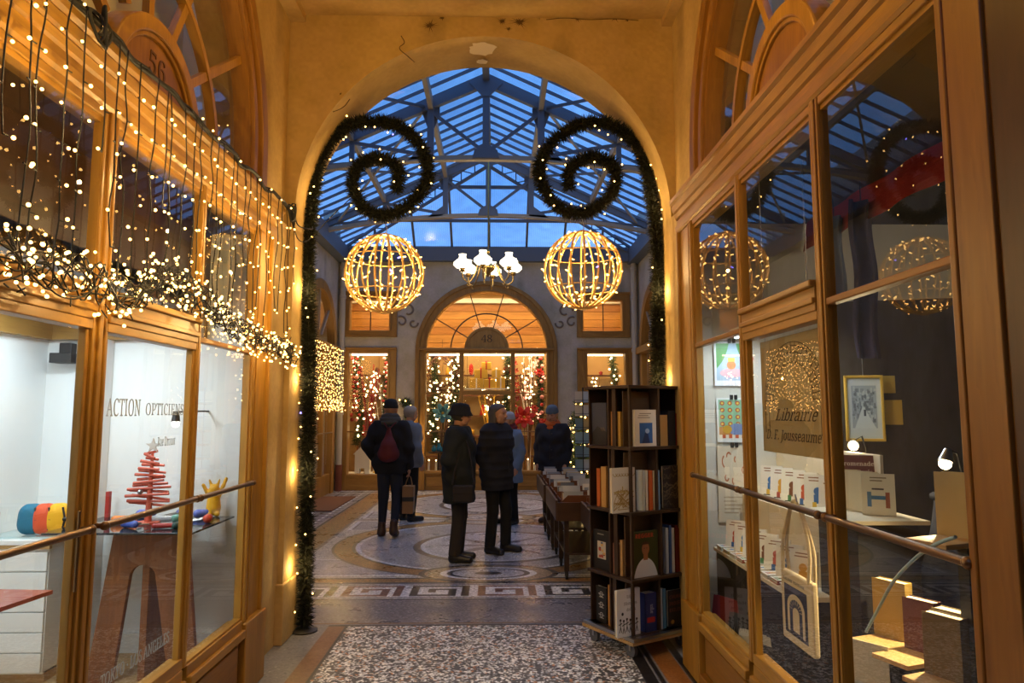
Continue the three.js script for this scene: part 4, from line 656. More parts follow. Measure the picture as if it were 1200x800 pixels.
// ---- wire spheres wound with lights
for (const [px, py, nm] of [[450.5, 320.5, "optician's side"], [683, 316.6, 'bookshop side']]) {
  const c = onZ(px, py, GZ), R = 0.31, t = thing('light_sphere', `golden wire sphere of fairy lights hanging from the garland at the ${nm}`, 'light sphere', c);
  const rope = std(lin(0.80, 0.50, 0.17), 0.4, { metalness: 0.2 }), geoRib = (() => { const p = []; for (let k = 0; k <= 20; k++) { const a = -Math.PI / 2 + Math.PI * k / 20; p.push(V(Math.cos(a) * R, Math.sin(a) * R, 0)); } return prep(tube(p, 0.0085, 30, 6)); })();
  for (let k = 0; k < 18; k++) { const m = share('rib', geoRib, rope, t); m.rotation.y = k / 18 * 6.283 + 0.1; }
  for (const y of [0.12, -0.15]) mesh('hoop', new THREE.TorusGeometry(Math.sqrt(R * R - y * y), 0.005, 6, 40).rotateX(Math.PI / 2).translate(0, y, 0), rope, t);
  mesh('pole_cap', [cyl(V(0, R - 0.01, 0), V(0, R + 0.015, 0), 0.035, 0.03, 12), cyl(V(0, -R - 0.012, 0), V(0, -R + 0.01, 0), 0.03, 0.03, 12)], rope, t);
  mesh('hook', tube([V(0, R, 0), V(0.012, R + 0.05, 0), V(0, R + 0.10, 0), V(-0.01, R + 0.13, 0)], 0.004, 12, 5), M.steel, t);
  const stem = new THREE.CylinderGeometry(0.0044, 0.0044, 0.030, 6).translate(0, 0.015, 0); prep(stem);
  for (let k = 0; k < 18; k++) for (let j = 0; j < 9; j++) {
    const la = -1.25 + 2.5 * (j + rr(0.1, 0.9)) / 9, lo = k / 18 * 6.283 + 0.1, d = V(Math.cos(la) * Math.cos(lo), Math.sin(la), -Math.cos(la) * Math.sin(lo)), e = V(rr(-1, 1), rr(-0.6, 0.6), rr(-1, 1)).normalize();
    const p = d.clone().multiplyScalar(R), q = new THREE.Quaternion().setFromUnitVectors(UP, e), b = share('bulb', stem, (k * 9 + j) % 97 === 33 ? M.bulbBlue : M.bulb, t, p, q);
    b.scale.setScalar(rr(0.8, 1.2));
  }
  pointLight('sphere_glow', FAIRY, 1.5, c, 0.5);
}
// ---- icicle light curtain over the optician's cornice
{
  const t = thing('light_curtain', "icicle fairy light curtain on black wires hanging from the optician's cornice", 'light curtain'), X0 = XL + 0.10, main = [];
  for (let k = 0; k <= 30; k++) main.push(V(X0 - 0.015 + rr(-0.012, 0.008), 3.03 + rr(-0.012, 0.018), -1.6 - 3.15 * k / 30));
  mesh('main_cable', [tube(main, 0.011, 120, 6), tube(main.map((p) => p.clone().add(V(rr(-0.01, 0.01), rr(0, 0.02), 0.03))), 0.006, 120, 5)], M.cable, t);
  const knot = []; for (const [z, n] of [[-2.36, 5], [-4.66, 6], [-1.9, 3]]) for (let k = 0; k < n; k++) knot.push(tube([V(X0, 3.05, z + rr(-0.05, 0.05)), V(X0 + 0.03, 3.09 - rr(0, 0.1), z + rr(-0.04, 0.04)), V(X0 + 0.02, 2.96 - rr(0, 0.06), z + rr(-0.03, 0.03)), V(X0, 3.03, z + rr(-0.07, 0.07))], 0.006, 16, 5, true));
  mesh('cable_bunch', knot, M.cable, t);
  mesh('lead', [tube([V(X0, 3.03, -4.7), V(-1.42, 2.98, -4.9), V(-1.40, 3.02, -5.15), V(-1.47, 3.12, -5.45)], 0.005, 24, 5), tube([V(X0, 3.02, -4.7), V(-1.44, 2.9, -4.95), V(-1.43, 2.95, -5.2), V(-1.30, 3.2, -5.4), V(-1.12, 3.42, -5.48)], 0.004, 30, 5)], M.cable, t);
  let nBulb = 0;
  for (let k = 0; k < 33; k++) {
    const z = -1.72 - 3.03 * (k + rr(-0.3, 0.3)) / 32, len = k % 5 === 2 ? rr(0.45, 0.62) : rr(0.72, 0.98), pts = [], n = Math.round(len / 0.135);
    for (let j = 0; j <= n; j++) pts.push(V(X0 + 0.004 + rr(-0.008, 0.008), 3.02 - len * j / n, z + rr(-0.012, 0.012)));
    const twig = [tube(pts, 0.0028, n * 3, 5)]; for (let j = 1; j <= n; j++) twig.push(cyl(pts[j], pts[j].clone().add(V(0.004, 0, (j % 2 ? 1 : -1) * 0.018)), 0.0028, 0.0028, 5)); const st = mesh('strand', twig, M.cable, t);
    for (let j = 0; j <= n; j++) if (nBulb < 300 && (j > 0 || rnd() < 0.5)) { const sd = rnd() < 0.5 ? -1 : 1, p = pts[j].clone().add(V(rr(0, 0.012), rr(-0.01, 0.01), sd * rr(0.018, 0.03))); bulb(st, p, rr(0.0048, 0.0066)); nBulb++; }
  }
  for (const z of [-2.1, -2.9, -3.7, -4.4]) pointLight('curtain_glow', FAIRY, 0.62, V(X0 + 0.16, 2.62, z), 0.4);
}
// ---- tangled cluster of lights swagged below it
{
  const t = thing('light_garland', "thick tangled fairy light garland swagged across the optician's windows", 'light garland'), X0 = XL + 0.10;
  const path = new THREE.CatmullRomCurve3([[-80, 295], [0, 303], [60, 318], [110, 328], [150, 350], [175, 330], [205, 330], [235, 350], [262, 374], [300, 396], [345, 416]].map(([a, b]) => onX(a, b, X0)));
  const sp = (u, r) => { const c = path.getPointAt(u), a = rnd() * 6.283, q = r * Math.sqrt(rnd()); return c.add(V(Math.cos(a) * q * 0.6, Math.sin(a) * q, rr(-0.04, 0.04))); };
  for (let k = 0; k < 9; k++) { const p = []; for (let i = 0; i <= 44; i++) p.push(sp(Math.min(1, Math.max(0, i / 44)), 0.085)); mesh('cable', tube(p, 0.0030, 190, 5), M.cable, t); }
  const wr = []; for (let k = 0; k < 260; k++) { const a = sp(rnd(), 0.085); wr.push(cyl(a, a.clone().add(V(rr(-0.03, 0.03), rr(-0.035, 0.035), rr(-0.035, 0.035))), 0.0026, 0.0026, 5)); } mesh('wires', wr, M.cable, t);
  const rest = [];
  for (let k = 0; k < 400; k++) { const p = sp((k + rnd()) / 400, 0.115), r = rr(0.0050, 0.0072); if (k % 40 < 30) bulb(t, p, r); else rest.push(new THREE.SphereGeometry(r, 8, 6).translate(p.x, p.y, p.z)); }
  mesh('bulbs', rest, M.bulb, t).userData.kind = 'stuff';
  for (const u of [0.25, 0.45, 0.65, 0.85]) pointLight('cluster_glow', FAIRY, 0.42, path.getPointAt(u).add(V(0.16, 0, 0)), 0.4);
}
// ---- light curtain on the shop across the hall
{
  const t = thing('light_curtain', 'dense fairy light curtain on the hall shopfront beyond the arch', 'light curtain'), X0 = HALL.x0 + 0.16;
  let n = 0; const rest = [];
  for (let k = 0; k < 34; k++) {
    const z = -12.1 - 2.75 * k / 33, pts = [], len = rr(0.95, 1.2); for (let j = 0; j <= 12; j++) pts.push(V(X0 + rr(-0.02, 0.02), 2.94 - len * j / 12, z + rr(-0.02, 0.02)));
    mesh('strand', tube(pts, 0.004, 24, 4), M.cable, t);
    for (let j = 0; j <= 12; j++) { const p = pts[j].clone().add(V(0.02, rr(-0.03, 0.03), rr(-0.03, 0.03))); if (n++ < 300) bulb(t, p, 0.008); else rest.push(new THREE.IcosahedronGeometry(0.008, 1).translate(p.x, p.y, p.z)); }
  }
  for (let k = 0; k < 110; k++) rest.push(new THREE.IcosahedronGeometry(0.008, 1).translate(X0 + rr(0, 0.1), 1.78 + rr(-0.12, 0.12), -12.1 - 2.75 * rnd()));
  mesh('bulbs', rest, M.bulb, t).userData.kind = 'stuff';
  pointLight('far_curtain_glow', FAIRY, 1.6, V(X0 + 0.3, 2.3, -13.4), 0.6);
}
// ---- lit bush garland on the pier and the Christmas tree
{
  const t = thing('light_garland', 'green garland with warm lights hanging on the pier beside the arched shop', 'light garland'), p = [[473, 468], [480, 480], [478, 500], [482, 525], [479, 545], [481, 560]].map(([a, b]) => onZ(a, b, -15.0)), c = new THREE.CatmullRomCurve3(p);
  mesh('foliage', [foliage(c, c.getLength(), 0.15, 1200), new THREE.TubeGeometry(c, 30, 0.02, 5)], D.green, t);
  for (let k = 0; k < 46; k++) bulb(t, c.getPointAt(rnd()).add(V(rr(-0.14, 0.14), rr(-0.05, 0.05), rr(0.02, 0.14))), 0.016);
  pointLight('pier_glow', FAIRY, 0.8, c.getPointAt(0.5).add(V(0, 0, 0.25)), 0.6);
}
{
  const t = thing('christmas_tree', 'slim Christmas tree covered in warm lights behind the book tables', 'Christmas tree', V(1.50, 0, -12.9)), H = 2.02, g = [];
  mesh('trunk', cyl(V(0, 0, 0), V(0, H - 0.1, 0), 0.04, 0.01), D.twig, t); mesh('pot', lathe([[0, 0], [0.13, 0], [0.16, 0.26], [0.14, 0.26], [0.13, 0.22], [0, 0.22]], V(0, 0, 0), 18), M.woodDark, t);
  for (let k = 0; k < 260; k++) { const f = Math.sqrt(rnd()), y = 0.25 + (H - 0.3) * (1 - f), r = 0.08 + 0.33 * f, a = rnd() * 6.283; const c = new THREE.LineCurve3(V(0, y + 0.05, 0), V(Math.cos(a) * r, y - 0.04, Math.sin(a) * r)); g.push(foliage(c, r, 0.06, 260)); }
  mesh('foliage', g, D.green, t);
  for (let k = 0; k < 190; k++) { const f = Math.sqrt(rnd()), y = 0.25 + (H - 0.28) * (1 - f), r = 0.05 + 0.35 * f, a = rnd() * 6.283; bulb(t, V(Math.cos(a) * r, y, Math.sin(a) * r), rr(0.012, 0.019)); }
  pointLight('tree_glow', FAIRY, 0.8, V(1.5, 1.2, -12.45), 0.6);
}
// ================================================================== PEOPLE
// a list of tapered capsules [ax,ay,az, bx,by,bz, ra, rb] joined smoothly and meshed with surface nets
function sdfMesh(prims, cell = 0.014, k = 0.03, clip = null, bend = null) {
  const lo = [1e9, 1e9, 1e9], hi = [-1e9, -1e9, -1e9];
  for (const p of prims) for (let c = 0; c < 3; c++) { const r = Math.max(p[6], p[7]); lo[c] = Math.min(lo[c], p[c] - r, p[c + 3] - r); hi[c] = Math.max(hi[c], p[c] + r, p[c + 3] + r); }
  const m = cell * 3, n = [0, 1, 2].map((c) => Math.ceil((hi[c] - lo[c] + 2 * m) / cell) + 1), o = lo.map((v) => v - m), [nx, ny, nz] = n, f = new Float32Array(nx * ny * nz).fill(0.5);
  for (const p of prims) {
    const [ax, ay, az, bx_, by, bz, ra, rb] = p, dx = bx_ - ax, dy = by - ay, dz = bz - az, dd = dx * dx + dy * dy + dz * dz || 1e-9, R = Math.max(ra, rb) + k + cell * 2;
    const i0 = [0, 1, 2].map((c) => Math.max(0, Math.floor((Math.min(p[c], p[c + 3]) - R - o[c]) / cell))), i1 = [0, 1, 2].map((c) => Math.min(n[c] - 1, Math.ceil((Math.max(p[c], p[c + 3]) + R - o[c]) / cell)));
    for (let z = i0[2]; z <= i1[2]; z++) for (let y = i0[1]; y <= i1[1]; y++) for (let x = i0[0]; x <= i1[0]; x++) {
      const px = o[0] + x * cell - ax, py = o[1] + y * cell - ay, pz = o[2] + z * cell - az, t = Math.max(0, Math.min(1, (px * dx + py * dy + pz * dz) / dd));
      const d = Math.hypot(px - dx * t, py - dy * t, pz - dz * t) - (ra + (rb - ra) * t), i = (z * ny + y) * nx + x, a = f[i], h = Math.max(k - Math.abs(a - d), 0) / k;
      f[i] = Math.min(a, d) - h * h * k * 0.25;
    }
  }
  if (bend) for (let z = 0, i = 0; z < nz; z++) for (let y = 0; y < ny; y++) for (let x = 0; x < nx; x++, i++) if (f[i] < 0.1) f[i] += bend(o[0] + x * cell, o[1] + y * cell, o[2] + z * cell);
  if (clip) for (let z = 0, i = 0; z < nz; z++) for (let y = 0; y < ny; y++) for (let x = 0; x < nx; x++, i++) f[i] = Math.max(f[i], clip(o[0] + x * cell, o[1] + y * cell, o[2] + z * cell));
  const id = new Int32Array(f.length).fill(-1), pos = [], nor = [], idx = [], at = (x, y, z) => (z * ny + y) * nx + x;
  for (let z = 0; z < nz - 1; z++) for (let y = 0; y < ny - 1; y++) for (let x = 0; x < nx - 1; x++) {
    const v = []; let s = 0; for (let c = 0; c < 8; c++) { v[c] = f[at(x + (c & 1), y + (c >> 1 & 1), z + (c >> 2))]; if (v[c] < 0) s++; }
    if (s === 0 || s === 8) continue;
    let ex = 0, ey = 0, ez = 0, e = 0;
    for (let a = 0; a < 8; a++) for (const b of [a ^ 1, a ^ 2, a ^ 4]) if (b > a && (v[a] < 0) !== (v[b] < 0)) { const t = v[a] / (v[a] - v[b]); ex += (a & 1) + ((b & 1) - (a & 1)) * t; ey += (a >> 1 & 1) + ((b >> 1 & 1) - (a >> 1 & 1)) * t; ez += (a >> 2) + ((b >> 2) - (a >> 2)) * t; e++; }
    id[at(x, y, z)] = pos.length / 3; pos.push(o[0] + (x + ex / e) * cell, o[1] + (y + ey / e) * cell, o[2] + (z + ez / e) * cell);
    const gx = v[1] + v[3] + v[5] + v[7] - v[0] - v[2] - v[4] - v[6], gy = v[2] + v[3] + v[6] + v[7] - v[0] - v[1] - v[4] - v[5], gz = v[4] + v[5] + v[6] + v[7] - v[0] - v[1] - v[2] - v[3], l = Math.hypot(gx, gy, gz) || 1; nor.push(gx / l, gy / l, gz / l);
  }
  const q = (a, b, c, d, flip) => { if (a < 0 || b < 0 || c < 0 || d < 0) return; if (flip) idx.push(a, c, b, a, d, c); else idx.push(a, b, c, a, c, d); };
  for (let z = 1; z < nz - 1; z++) for (let y = 1; y < ny - 1; y++) for (let x = 1; x < nx - 1; x++) {
    const s = f[at(x, y, z)] < 0;
    if (s !== f[at(x + 1, y, z)] < 0) q(id[at(x, y - 1, z - 1)], id[at(x, y, z - 1)], id[at(x, y, z)], id[at(x, y - 1, z)], !s);
    if (s !== f[at(x, y + 1, z)] < 0) q(id[at(x - 1, y, z - 1)], id[at(x - 1, y, z)], id[at(x, y, z)], id[at(x, y, z - 1)], !s);
    if (s !== f[at(x, y, z + 1)] < 0) q(id[at(x - 1, y - 1, z)], id[at(x, y - 1, z)], id[at(x, y, z)], id[at(x - 1, y, z)], !s);
  }
  const g = new THREE.BufferGeometry(); g.setAttribute('position', new THREE.Float32BufferAttribute(pos, 3)); g.setAttribute('normal', new THREE.Float32BufferAttribute(nor, 3)); g.setIndex(idx); return g;
}
const clothB = dataTex(128, 128, (u, v) => 0.5 + 0.25 * Math.sin(u * 6.283 * 32) * Math.sin(v * 6.283 * 32) + 0.25 * vn(u * 40, v * 40, 40, 40, 61), false);
const cloth = (r, g, b) => std(lin(r, g, b), 0.88, { bumpMap: clothB, bumpScale: 0.001 });
const skin = std(lin(0.52, 0.27, 0.17), 0.55), eyeM = std(lin(0.03, 0.02, 0.015), 0.3), lipM = std(lin(0.40, 0.15, 0.11), 0.5);
const cp = (a, b, ra, rb = ra) => [a.x, a.y, a.z, b.x, b.y, b.z, ra, rb];
function person(o) {
  const t = thing('person', o.label, 'person', V(o.at[0], 0, o.at[1]), o.turn), k = o.h / 1.75; t.scale.setScalar(k);
  const J = { pel: V(0, 0.95, 0), waist: V(0, 1.10, 0.01), chest: V(0, 1.29, 0.01), neck: V(0, 1.47, -0.01), head: V(0, 1.635, 0.02), shL: V(0.18, 1.415, 0), shR: V(-0.18, 1.415, 0), elL: V(0.235, 1.14, -0.03), elR: V(-0.235, 1.14, -0.03), wrL: V(0.225, 0.90, 0.06), wrR: V(-0.225, 0.90, 0.06), hipL: V(0.09, 0.93, 0), hipR: V(-0.09, 0.93, 0), knL: V(0.10, 0.50, 0.02), knR: V(-0.10, 0.50, 0.02), anL: V(0.105, 0.09, -0.02), anR: V(-0.105, 0.09, -0.02), ...Object.fromEntries(Object.entries(o.pose ?? {}).map(([n, p]) => [n, V(...p)])) };
  const toe = (a, yaw) => a.clone().add(V(Math.sin(yaw) * 0.17, -a.y + 0.035, Math.cos(yaw) * 0.17)), ty = o.toe ?? [0.2, -0.2];
  J.toL = toe(J.anL, ty[0]); J.toR = toe(J.anR, ty[1]);
  if (o.lift) { J.toR.y = 0.03; }
  const torso = (e) => [cp(J.shL.clone().lerp(J.shR, 0.12), J.shR.clone().lerp(J.shL, 0.12), 0.07 + e), cp(J.chest.clone().add(V(-0.09, 0, 0)), J.chest.clone().add(V(0.09, 0, 0)), 0.112 + e), cp(J.waist.clone().add(V(-0.075, 0, 0)), J.waist.clone().add(V(0.075, 0, 0)), 0.108 + e), cp(J.pel.clone().add(V(-0.085, 0, 0)), J.pel.clone().add(V(0.085, 0, 0)), 0.112 + e), cp(J.pel, J.chest, 0.12 + e)];
  const arm = (s, e) => [cp(J['sh' + s], J['el' + s], 0.056 + e, 0.044 + e), cp(J['el' + s], J['wr' + s], 0.044 + e, 0.031 + e)];
  const leg = (s, e, f = e) => [cp(J['hip' + s], J['kn' + s], 0.085 + e, 0.056 + e), cp(J['kn' + s], J['an' + s], 0.056 + e, 0.038 + f)];
  const foot = (s, e) => [cp(J['an' + s].clone().add(V(0, -0.04, -0.02)), J['to' + s], 0.038 + e, 0.030 + e)];
  // head in its own frame
  const hq = new THREE.Quaternion().setFromEuler(new THREE.Euler(o.nod ?? 0, o.look ?? 0, 0, 'YXZ')), HP = (x, y, z) => V(x, y, z).applyQuaternion(hq).add(J.head), hp = (a, b, ra, rb) => cp(HP(...a), HP(...b), ra, rb);
  const skull = (e) => [hp([0, 0.035, -0.025], [0, 0.035, 0.0], 0.083 + e), hp([0, 0.0, 0.02], [0, 0.03, 0.035], 0.068 + e)];
  const headP = [...skull(0), hp([-0.025, -0.065, 0.035], [0.025, -0.065, 0.035], 0.042), hp([0, -0.088, 0.062], [0, -0.085, 0.07], 0.022), hp([0, 0.012, 0.098], [0, -0.026, 0.116], 0.009, 0.0135), hp([-0.014, -0.032, 0.102], [0.014, -0.032, 0.102], 0.009), hp([-0.04, 0.03, 0.083], [0.04, 0.03, 0.083], 0.0155), hp([-0.042, -0.025, 0.062], [-0.035, -0.035, 0.066], 0.03), hp([0.042, -0.025, 0.062], [0.035, -0.035, 0.066], 0.03), hp([-0.018, -0.058, 0.094], [0.018, -0.058, 0.094], 0.0085), hp([0.079, 0.015, -0.005], [0.077, -0.028, 0.004], 0.014, 0.010), hp([-0.079, 0.015, -0.005], [-0.077, -0.028, 0.004], 0.014, 0.010), cp(J.neck, HP(0, -0.06, -0.015), 0.056, 0.053)];
  const hand = (s) => {
    const w = J['wr' + s], d = w.clone().sub(J['el' + s]).normalize(), sg = s === 'L' ? 1 : -1, f = V(0, 0, 1).addScaledVector(d, -d.z).normalize(), nrm = d.clone().cross(f).multiplyScalar(sg).normalize().multiplyScalar(-1), out = [];
    const P = (a, b, c) => w.clone().addScaledVector(d, a).addScaledVector(f, b).addScaledVector(nrm, -c * 1);
    const inn = V(-sg, 0, 0), Q = (a, b, c) => w.clone().addScaledVector(d, a).addScaledVector(f, b).addScaledVector(inn, c);
    for (const b of [-0.024, -0.006, 0.012, 0.028]) out.push(cp(Q(0.0, b * 0.6, 0), Q(0.082, b, 0), 0.019, 0.014));
    [[-0.026, 0.030, 0.024], [-0.008, 0.038, 0.030], [0.010, 0.041, 0.032], [0.027, 0.037, 0.029]].forEach(([b, l1, l2]) => { const a = Q(0.085, b, 0), m = Q(0.085 + l1, b, 0.010), e = Q(0.085 + l1 + l2 * 0.6, b, 0.010 + l2 * 0.8); out.push(cp(a, m, 0.0105, 0.0095), cp(m, e, 0.0095, 0.008)); });
    out.push(cp(Q(0.03, 0.026, 0.004), Q(0.065, 0.05, 0.016), 0.0145, 0.0115), cp(Q(0.065, 0.05, 0.016), Q(0.095, 0.054, 0.026), 0.0115, 0.009)); return out;
  };
  const body = mesh('body', [sdfMesh([...torso(-0.012), ...arm('L', -0.005), ...arm('R', -0.005), ...leg('L', -0.006), ...leg('R', -0.006), ...foot('L', -0.01), ...foot('R', -0.01), cp(J.chest, J.neck, 0.06, 0.055)], 0.016, 0.04), sdfMesh(headP, 0.0055, 0.018), ...['L', 'R'].map((s) => sdfMesh(hand(s), 0.005, 0.008))], skin, t);
  mesh('eyes', [-1, 1].map((s) => { const e = HP(s * 0.032, 0.008, 0.088); return sph(e, 0.009, 8, 6); }), eyeM, t);
  mesh('mouth', cyl(HP(-0.018, -0.058, 0.1015), HP(0.018, -0.058, 0.1015), 0.004, 0.004, 6), lipM, t);
  // clothing
  const hem = o.hem, flare = o.flare ?? 0.02, hx = 0.5 * (J.hipL.x + J.hipR.x), cm = o.coat;
  const bk = o.bulk ?? 0, coatP = [...torso(0.035 + bk), ...arm('L', 0.026 + bk * 0.6), ...arm('R', 0.026 + bk * 0.6), cp(J.chest, J.neck, 0.11, 0.085)];
  if (hem < 0.9) for (const s of [-1, 1]) coatP.push(cp(V(s * 0.075, 0.98, 0), V(s * (0.09 + flare) + (J.knL.x + J.knR.x) * 0.2, hem, (J.knL.z + J.knR.z) * 0.2), 0.13 + bk, 0.115 + flare + bk), cp(V(0, 0.98, 0.02), V(0, hem, 0.02), 0.12 + bk, 0.11 + flare + bk));
  const wr = o.quilt ? (x, y, z) => 0.009 * Math.abs(Math.sin(y * 34.9)) - 0.004 : (x, y, z) => 0.006 * Math.sin(y * 31 + 2.2 * Math.sin(x * 13 + z * 7) + z * 8) + 0.004 * Math.sin(x * 37 - y * 17 + 1.5 * Math.sin(z * 21));
  const coat = mesh('coat', sdfMesh(coatP, 0.011, 0.035, (x, y, z) => Math.max(hem - y, y - (o.collar ?? 1.50)), wr), cm, t);
  mesh('collar', sdfMesh([cp(J.neck.clone().add(V(-0.05, 0.0, -0.02)), J.neck.clone().add(V(0.05, 0.0, -0.02)), 0.075, 0.075), cp(J.neck.clone().add(V(0, 0.0, -0.03)), J.neck.clone().add(V(0, 0.0, 0.035)), 0.08, 0.06)], 0.009, 0.03, (x, y, z) => Math.max(y - 1.535, 1.42 - y)), cm, coat);
  // front seam, pocket flaps and buttons so that the coat reads as one
  const front = (y, x = 0) => V(x, y, 0.16 + bk + 0.012 * (y < 1.15 && y > 0.9 ? 1 : 0));
  mesh('coat_trim', [tube([front(1.40), front(1.25), front(1.08), front(0.95)].map((p) => p.setZ(p.z - 0.008)), 0.006, 14, 5), ...[1.34, 1.22, 1.10, 0.98].map((y) => sph(V(0.03, y, 0.158 + bk), 0.012, 8, 6))], o.trimMat ?? M.black, coat);
  mesh('trousers', sdfMesh([...leg('L', 0.014, o.cuff ?? 0.022), ...leg('R', 0.014, o.cuff ?? 0.022), cp(J.hipL, J.hipR, 0.115)], 0.012, 0.02, (x, y, z) => Math.max((o.ankle ?? 0.075) - y, y - 1.0)), o.trousers, t);
  for (const s of ['L', 'R']) { const an = J['an' + s]; mesh('shoe', sdfMesh([...foot(s, 0.012), cp(an.clone().add(V(0, o.boot ? 0.06 : 0.0, 0)), an.clone().add(V(0, -0.05, -0.012)), 0.052, 0.05)], 0.008, 0.03, (x, y, z) => 0.004 - y), o.shoes, t); }
  if (o.hair) mesh('hair', sdfMesh([...skull(0.014), ...(o.longHair ? [hp([-0.07, 0.0, -0.02], [-0.075, -0.12, -0.02], 0.03), hp([0.07, 0.0, -0.02], [0.075, -0.12, -0.02], 0.03), hp([0, 0.0, -0.07], [0, -0.13, -0.075], 0.05), hp([-0.045, -0.02, -0.06], [-0.055, -0.14, -0.055], 0.04), hp([0.045, -0.02, -0.06], [0.055, -0.14, -0.055], 0.04)] : [])], 0.007, 0.025, (x, y, z) => { const p = V(x, y, z).sub(J.head).applyQuaternion(hq.clone().invert()); return p.z - 0.012 - 1.15 * Math.max(0, p.y - 0.025); }), o.hair, t);
  if (o.hat) { const hm = o.hat.m, q = hq; const pl = (pts) => tf(new THREE.LatheGeometry(pts.map(([a, b]) => new THREE.Vector2(a, b)), 28).scale(0.93, 1, 1.1), new THREE.Matrix4().compose(HP(0, 0, -0.005), q, V(1, 1, 1)));
    if (o.hat.brim) mesh('hat', pl([[0.132, 0.005], [0.137, 0.012], [0.108, 0.062], [0.102, 0.10], [0.086, 0.135], [0.05, 0.15], [0.0, 0.153]]), hm, t);
    else { mesh('beanie', pl([[0.094, 0.028], [0.098, 0.035], [0.099, 0.075], [0.094, 0.10], [0.078, 0.13], [0.045, 0.148], [0, 0.153]]), hm, t); mesh('cuff', pl([[0.100, 0.022], [0.106, 0.03], [0.106, 0.062], [0.099, 0.07]]), hm, t); } }
  if (o.scarf) { const g = []; for (const [y, r, b] of o.scarf.rolls) { const p = []; for (let i = 0; i < 12; i++) { const a = i / 12 * 6.283; p.push(V(Math.sin(a) * r, y + rr(-0.008, 0.008) - 0.02 * Math.cos(a), Math.cos(a) * r * 0.95)); } g.push(tube(p, b, 30, 8, true)); } mesh('scarf', g, o.scarf.m, t); }
  return t;
}
const navy = cloth(0.010, 0.011, 0.017), black = cloth(0.008, 0.008, 0.010), shoeBlack = std(lin(0.012, 0.010, 0.010), 0.35), shoeBrown = std(lin(0.06, 0.028, 0.018), 0.45);
// man walking away with a red drawstring bag on his back
const walker = person({ label: 'person in black coat and grey scarf walking away with a red backpack', at: [-1.45, -9.6], turn: Math.PI, h: 1.80, coat: navy, hem: 0.80, flare: 0.0, trousers: cloth(0.016, 0.022, 0.042), cuff: 0.008, ankle: 0.12, boot: true, shoes: shoeBrown, hat: { m: cloth(0.012, 0.012, 0.016) }, scarf: { m: cloth(0.07, 0.075, 0.085), rolls: [[1.455, 0.105, 0.042], [1.50, 0.10, 0.042], [1.54, 0.09, 0.035]] }, toe: [0.05, -0.05],
  pose: { elL: [0.30, 1.17, -0.05], wrL: [0.20, 0.97, 0.10], elR: [-0.25, 1.14, -0.02], wrR: [-0.25, 0.89, 0.05], knL: [0.085, 0.50, 0.06], anL: [0.09, 0.09, 0.0], knR: [-0.10, 0.50, 0.02], anR: [-0.09, 0.13, -0.16], hipL: [0.075, 0.93, 0], hipR: [-0.075, 0.93, 0] } });
{
  const t = thing('backpack', 'dark red teardrop backpack worn over a black coat', 'backpack', V(-1.44, 0, -9.6 + 0.20)), m = std(lin(0.115, 0.012, 0.016), 0.75, { bumpMap: clothB, bumpScale: 0.002 });
  mesh('bag', sdfMesh([[0, 1.10, 0, 0, 1.20, 0.01, 0.115, 0.10], [-0.06, 1.10, 0, 0.06, 1.10, 0, 0.085, 0.085], [0, 1.20, 0.0, 0, 1.44, -0.02, 0.09, 0.02]], 0.012, 0.05), m, t);
  mesh('strap', [[-0.06, -1], [0.06, 1]].map(([x, s]) => tube([V(x * 0.3, 1.44, 0.0), V(x * 1.4, 1.515, -0.10), V(x * 2.0, 1.50, -0.2)], 0.009, 10, 6)), m, t); mesh('drawcord', tube([V(-0.02, 1.45, 0), V(0, 1.47, 0.012), V(0.02, 1.45, 0)], 0.008, 10, 5), M.black, t);
}
{ const t = thing('shopping_bag', 'brown paper shopping bag with dark band held by the walker', 'bag', V(-1.19, 0, -9.62)), m = std(lin(0.30, 0.17, 0.075), 0.8); mesh('bag', bx(-0.075, 0.075, 0.30, 0.66, -0.10, 0.10, 0.006), m, t); mesh('band', bx(-0.077, 0.077, 0.46, 0.52, -0.102, 0.102, 0.004), M.black, t); mesh('handle', [-0.05, 0.05].map((z) => tube([V(-0.05, 0.65, z), V(-0.01, 0.77, z * 0.4), V(0.015, 0.79, 0), V(0.05, 0.65, z)], 0.005, 14, 5)), m, t); }
person({ label: 'person with grey hair in a pale blue-grey jacket, half hidden behind the walker', at: [-1.35, -10.9], turn: 2.3, h: 1.74, coat: cloth(0.16, 0.19, 0.25), hem: 0.82, trousers: black, shoes: shoeBlack, hair: std(lin(0.35, 0.30, 0.26), 0.7), pose: {} });
person({ label: 'person in a long dark coat and black brimmed hat standing in conversation', at: [-0.43, -8.0], turn: 1.45, h: 1.72, coat: cloth(0.012, 0.016, 0.018), hem: 0.66, flare: 0.02, trousers: cloth(0.030, 0.024, 0.023), cuff: 0.032, shoes: shoeBlack, hat: { m: black, brim: true }, hair: std(lin(0.05, 0.045, 0.04), 0.7), toe: [0.05, -0.1], nod: 0.05, look: 0.35, collar: 1.52,
  bulk: 0.03, pose: { elL: [0.26, 1.14, -0.07], wrL: [0.17, 0.95, 0.03], elR: [-0.26, 1.15, -0.07], wrR: [-0.17, 0.96, 0.03] } });
{ const t = thing('shoulder_bag', 'dark shoulder bag at the hip of the hatted man', 'bag', V(-0.36, 0, -7.66), 1.5), m = cloth(0.020, 0.017, 0.021); mesh('bag', bx(-0.045, 0.045, 0.68, 0.86, -0.11, 0.11, 0.025), m, t); mesh('flap', bx(-0.05, 0.05, 0.77, 0.865, -0.112, 0.112, 0.02), m, t); mesh('strap', tube([V(0.0, 0.87, -0.12), V(0.06, 1.1, -0.08), V(0.13, 1.36, 0.0), V(0.06, 1.1, 0.08), V(0, 0.87, 0.12)], 0.010, 16, 6), m, t); }
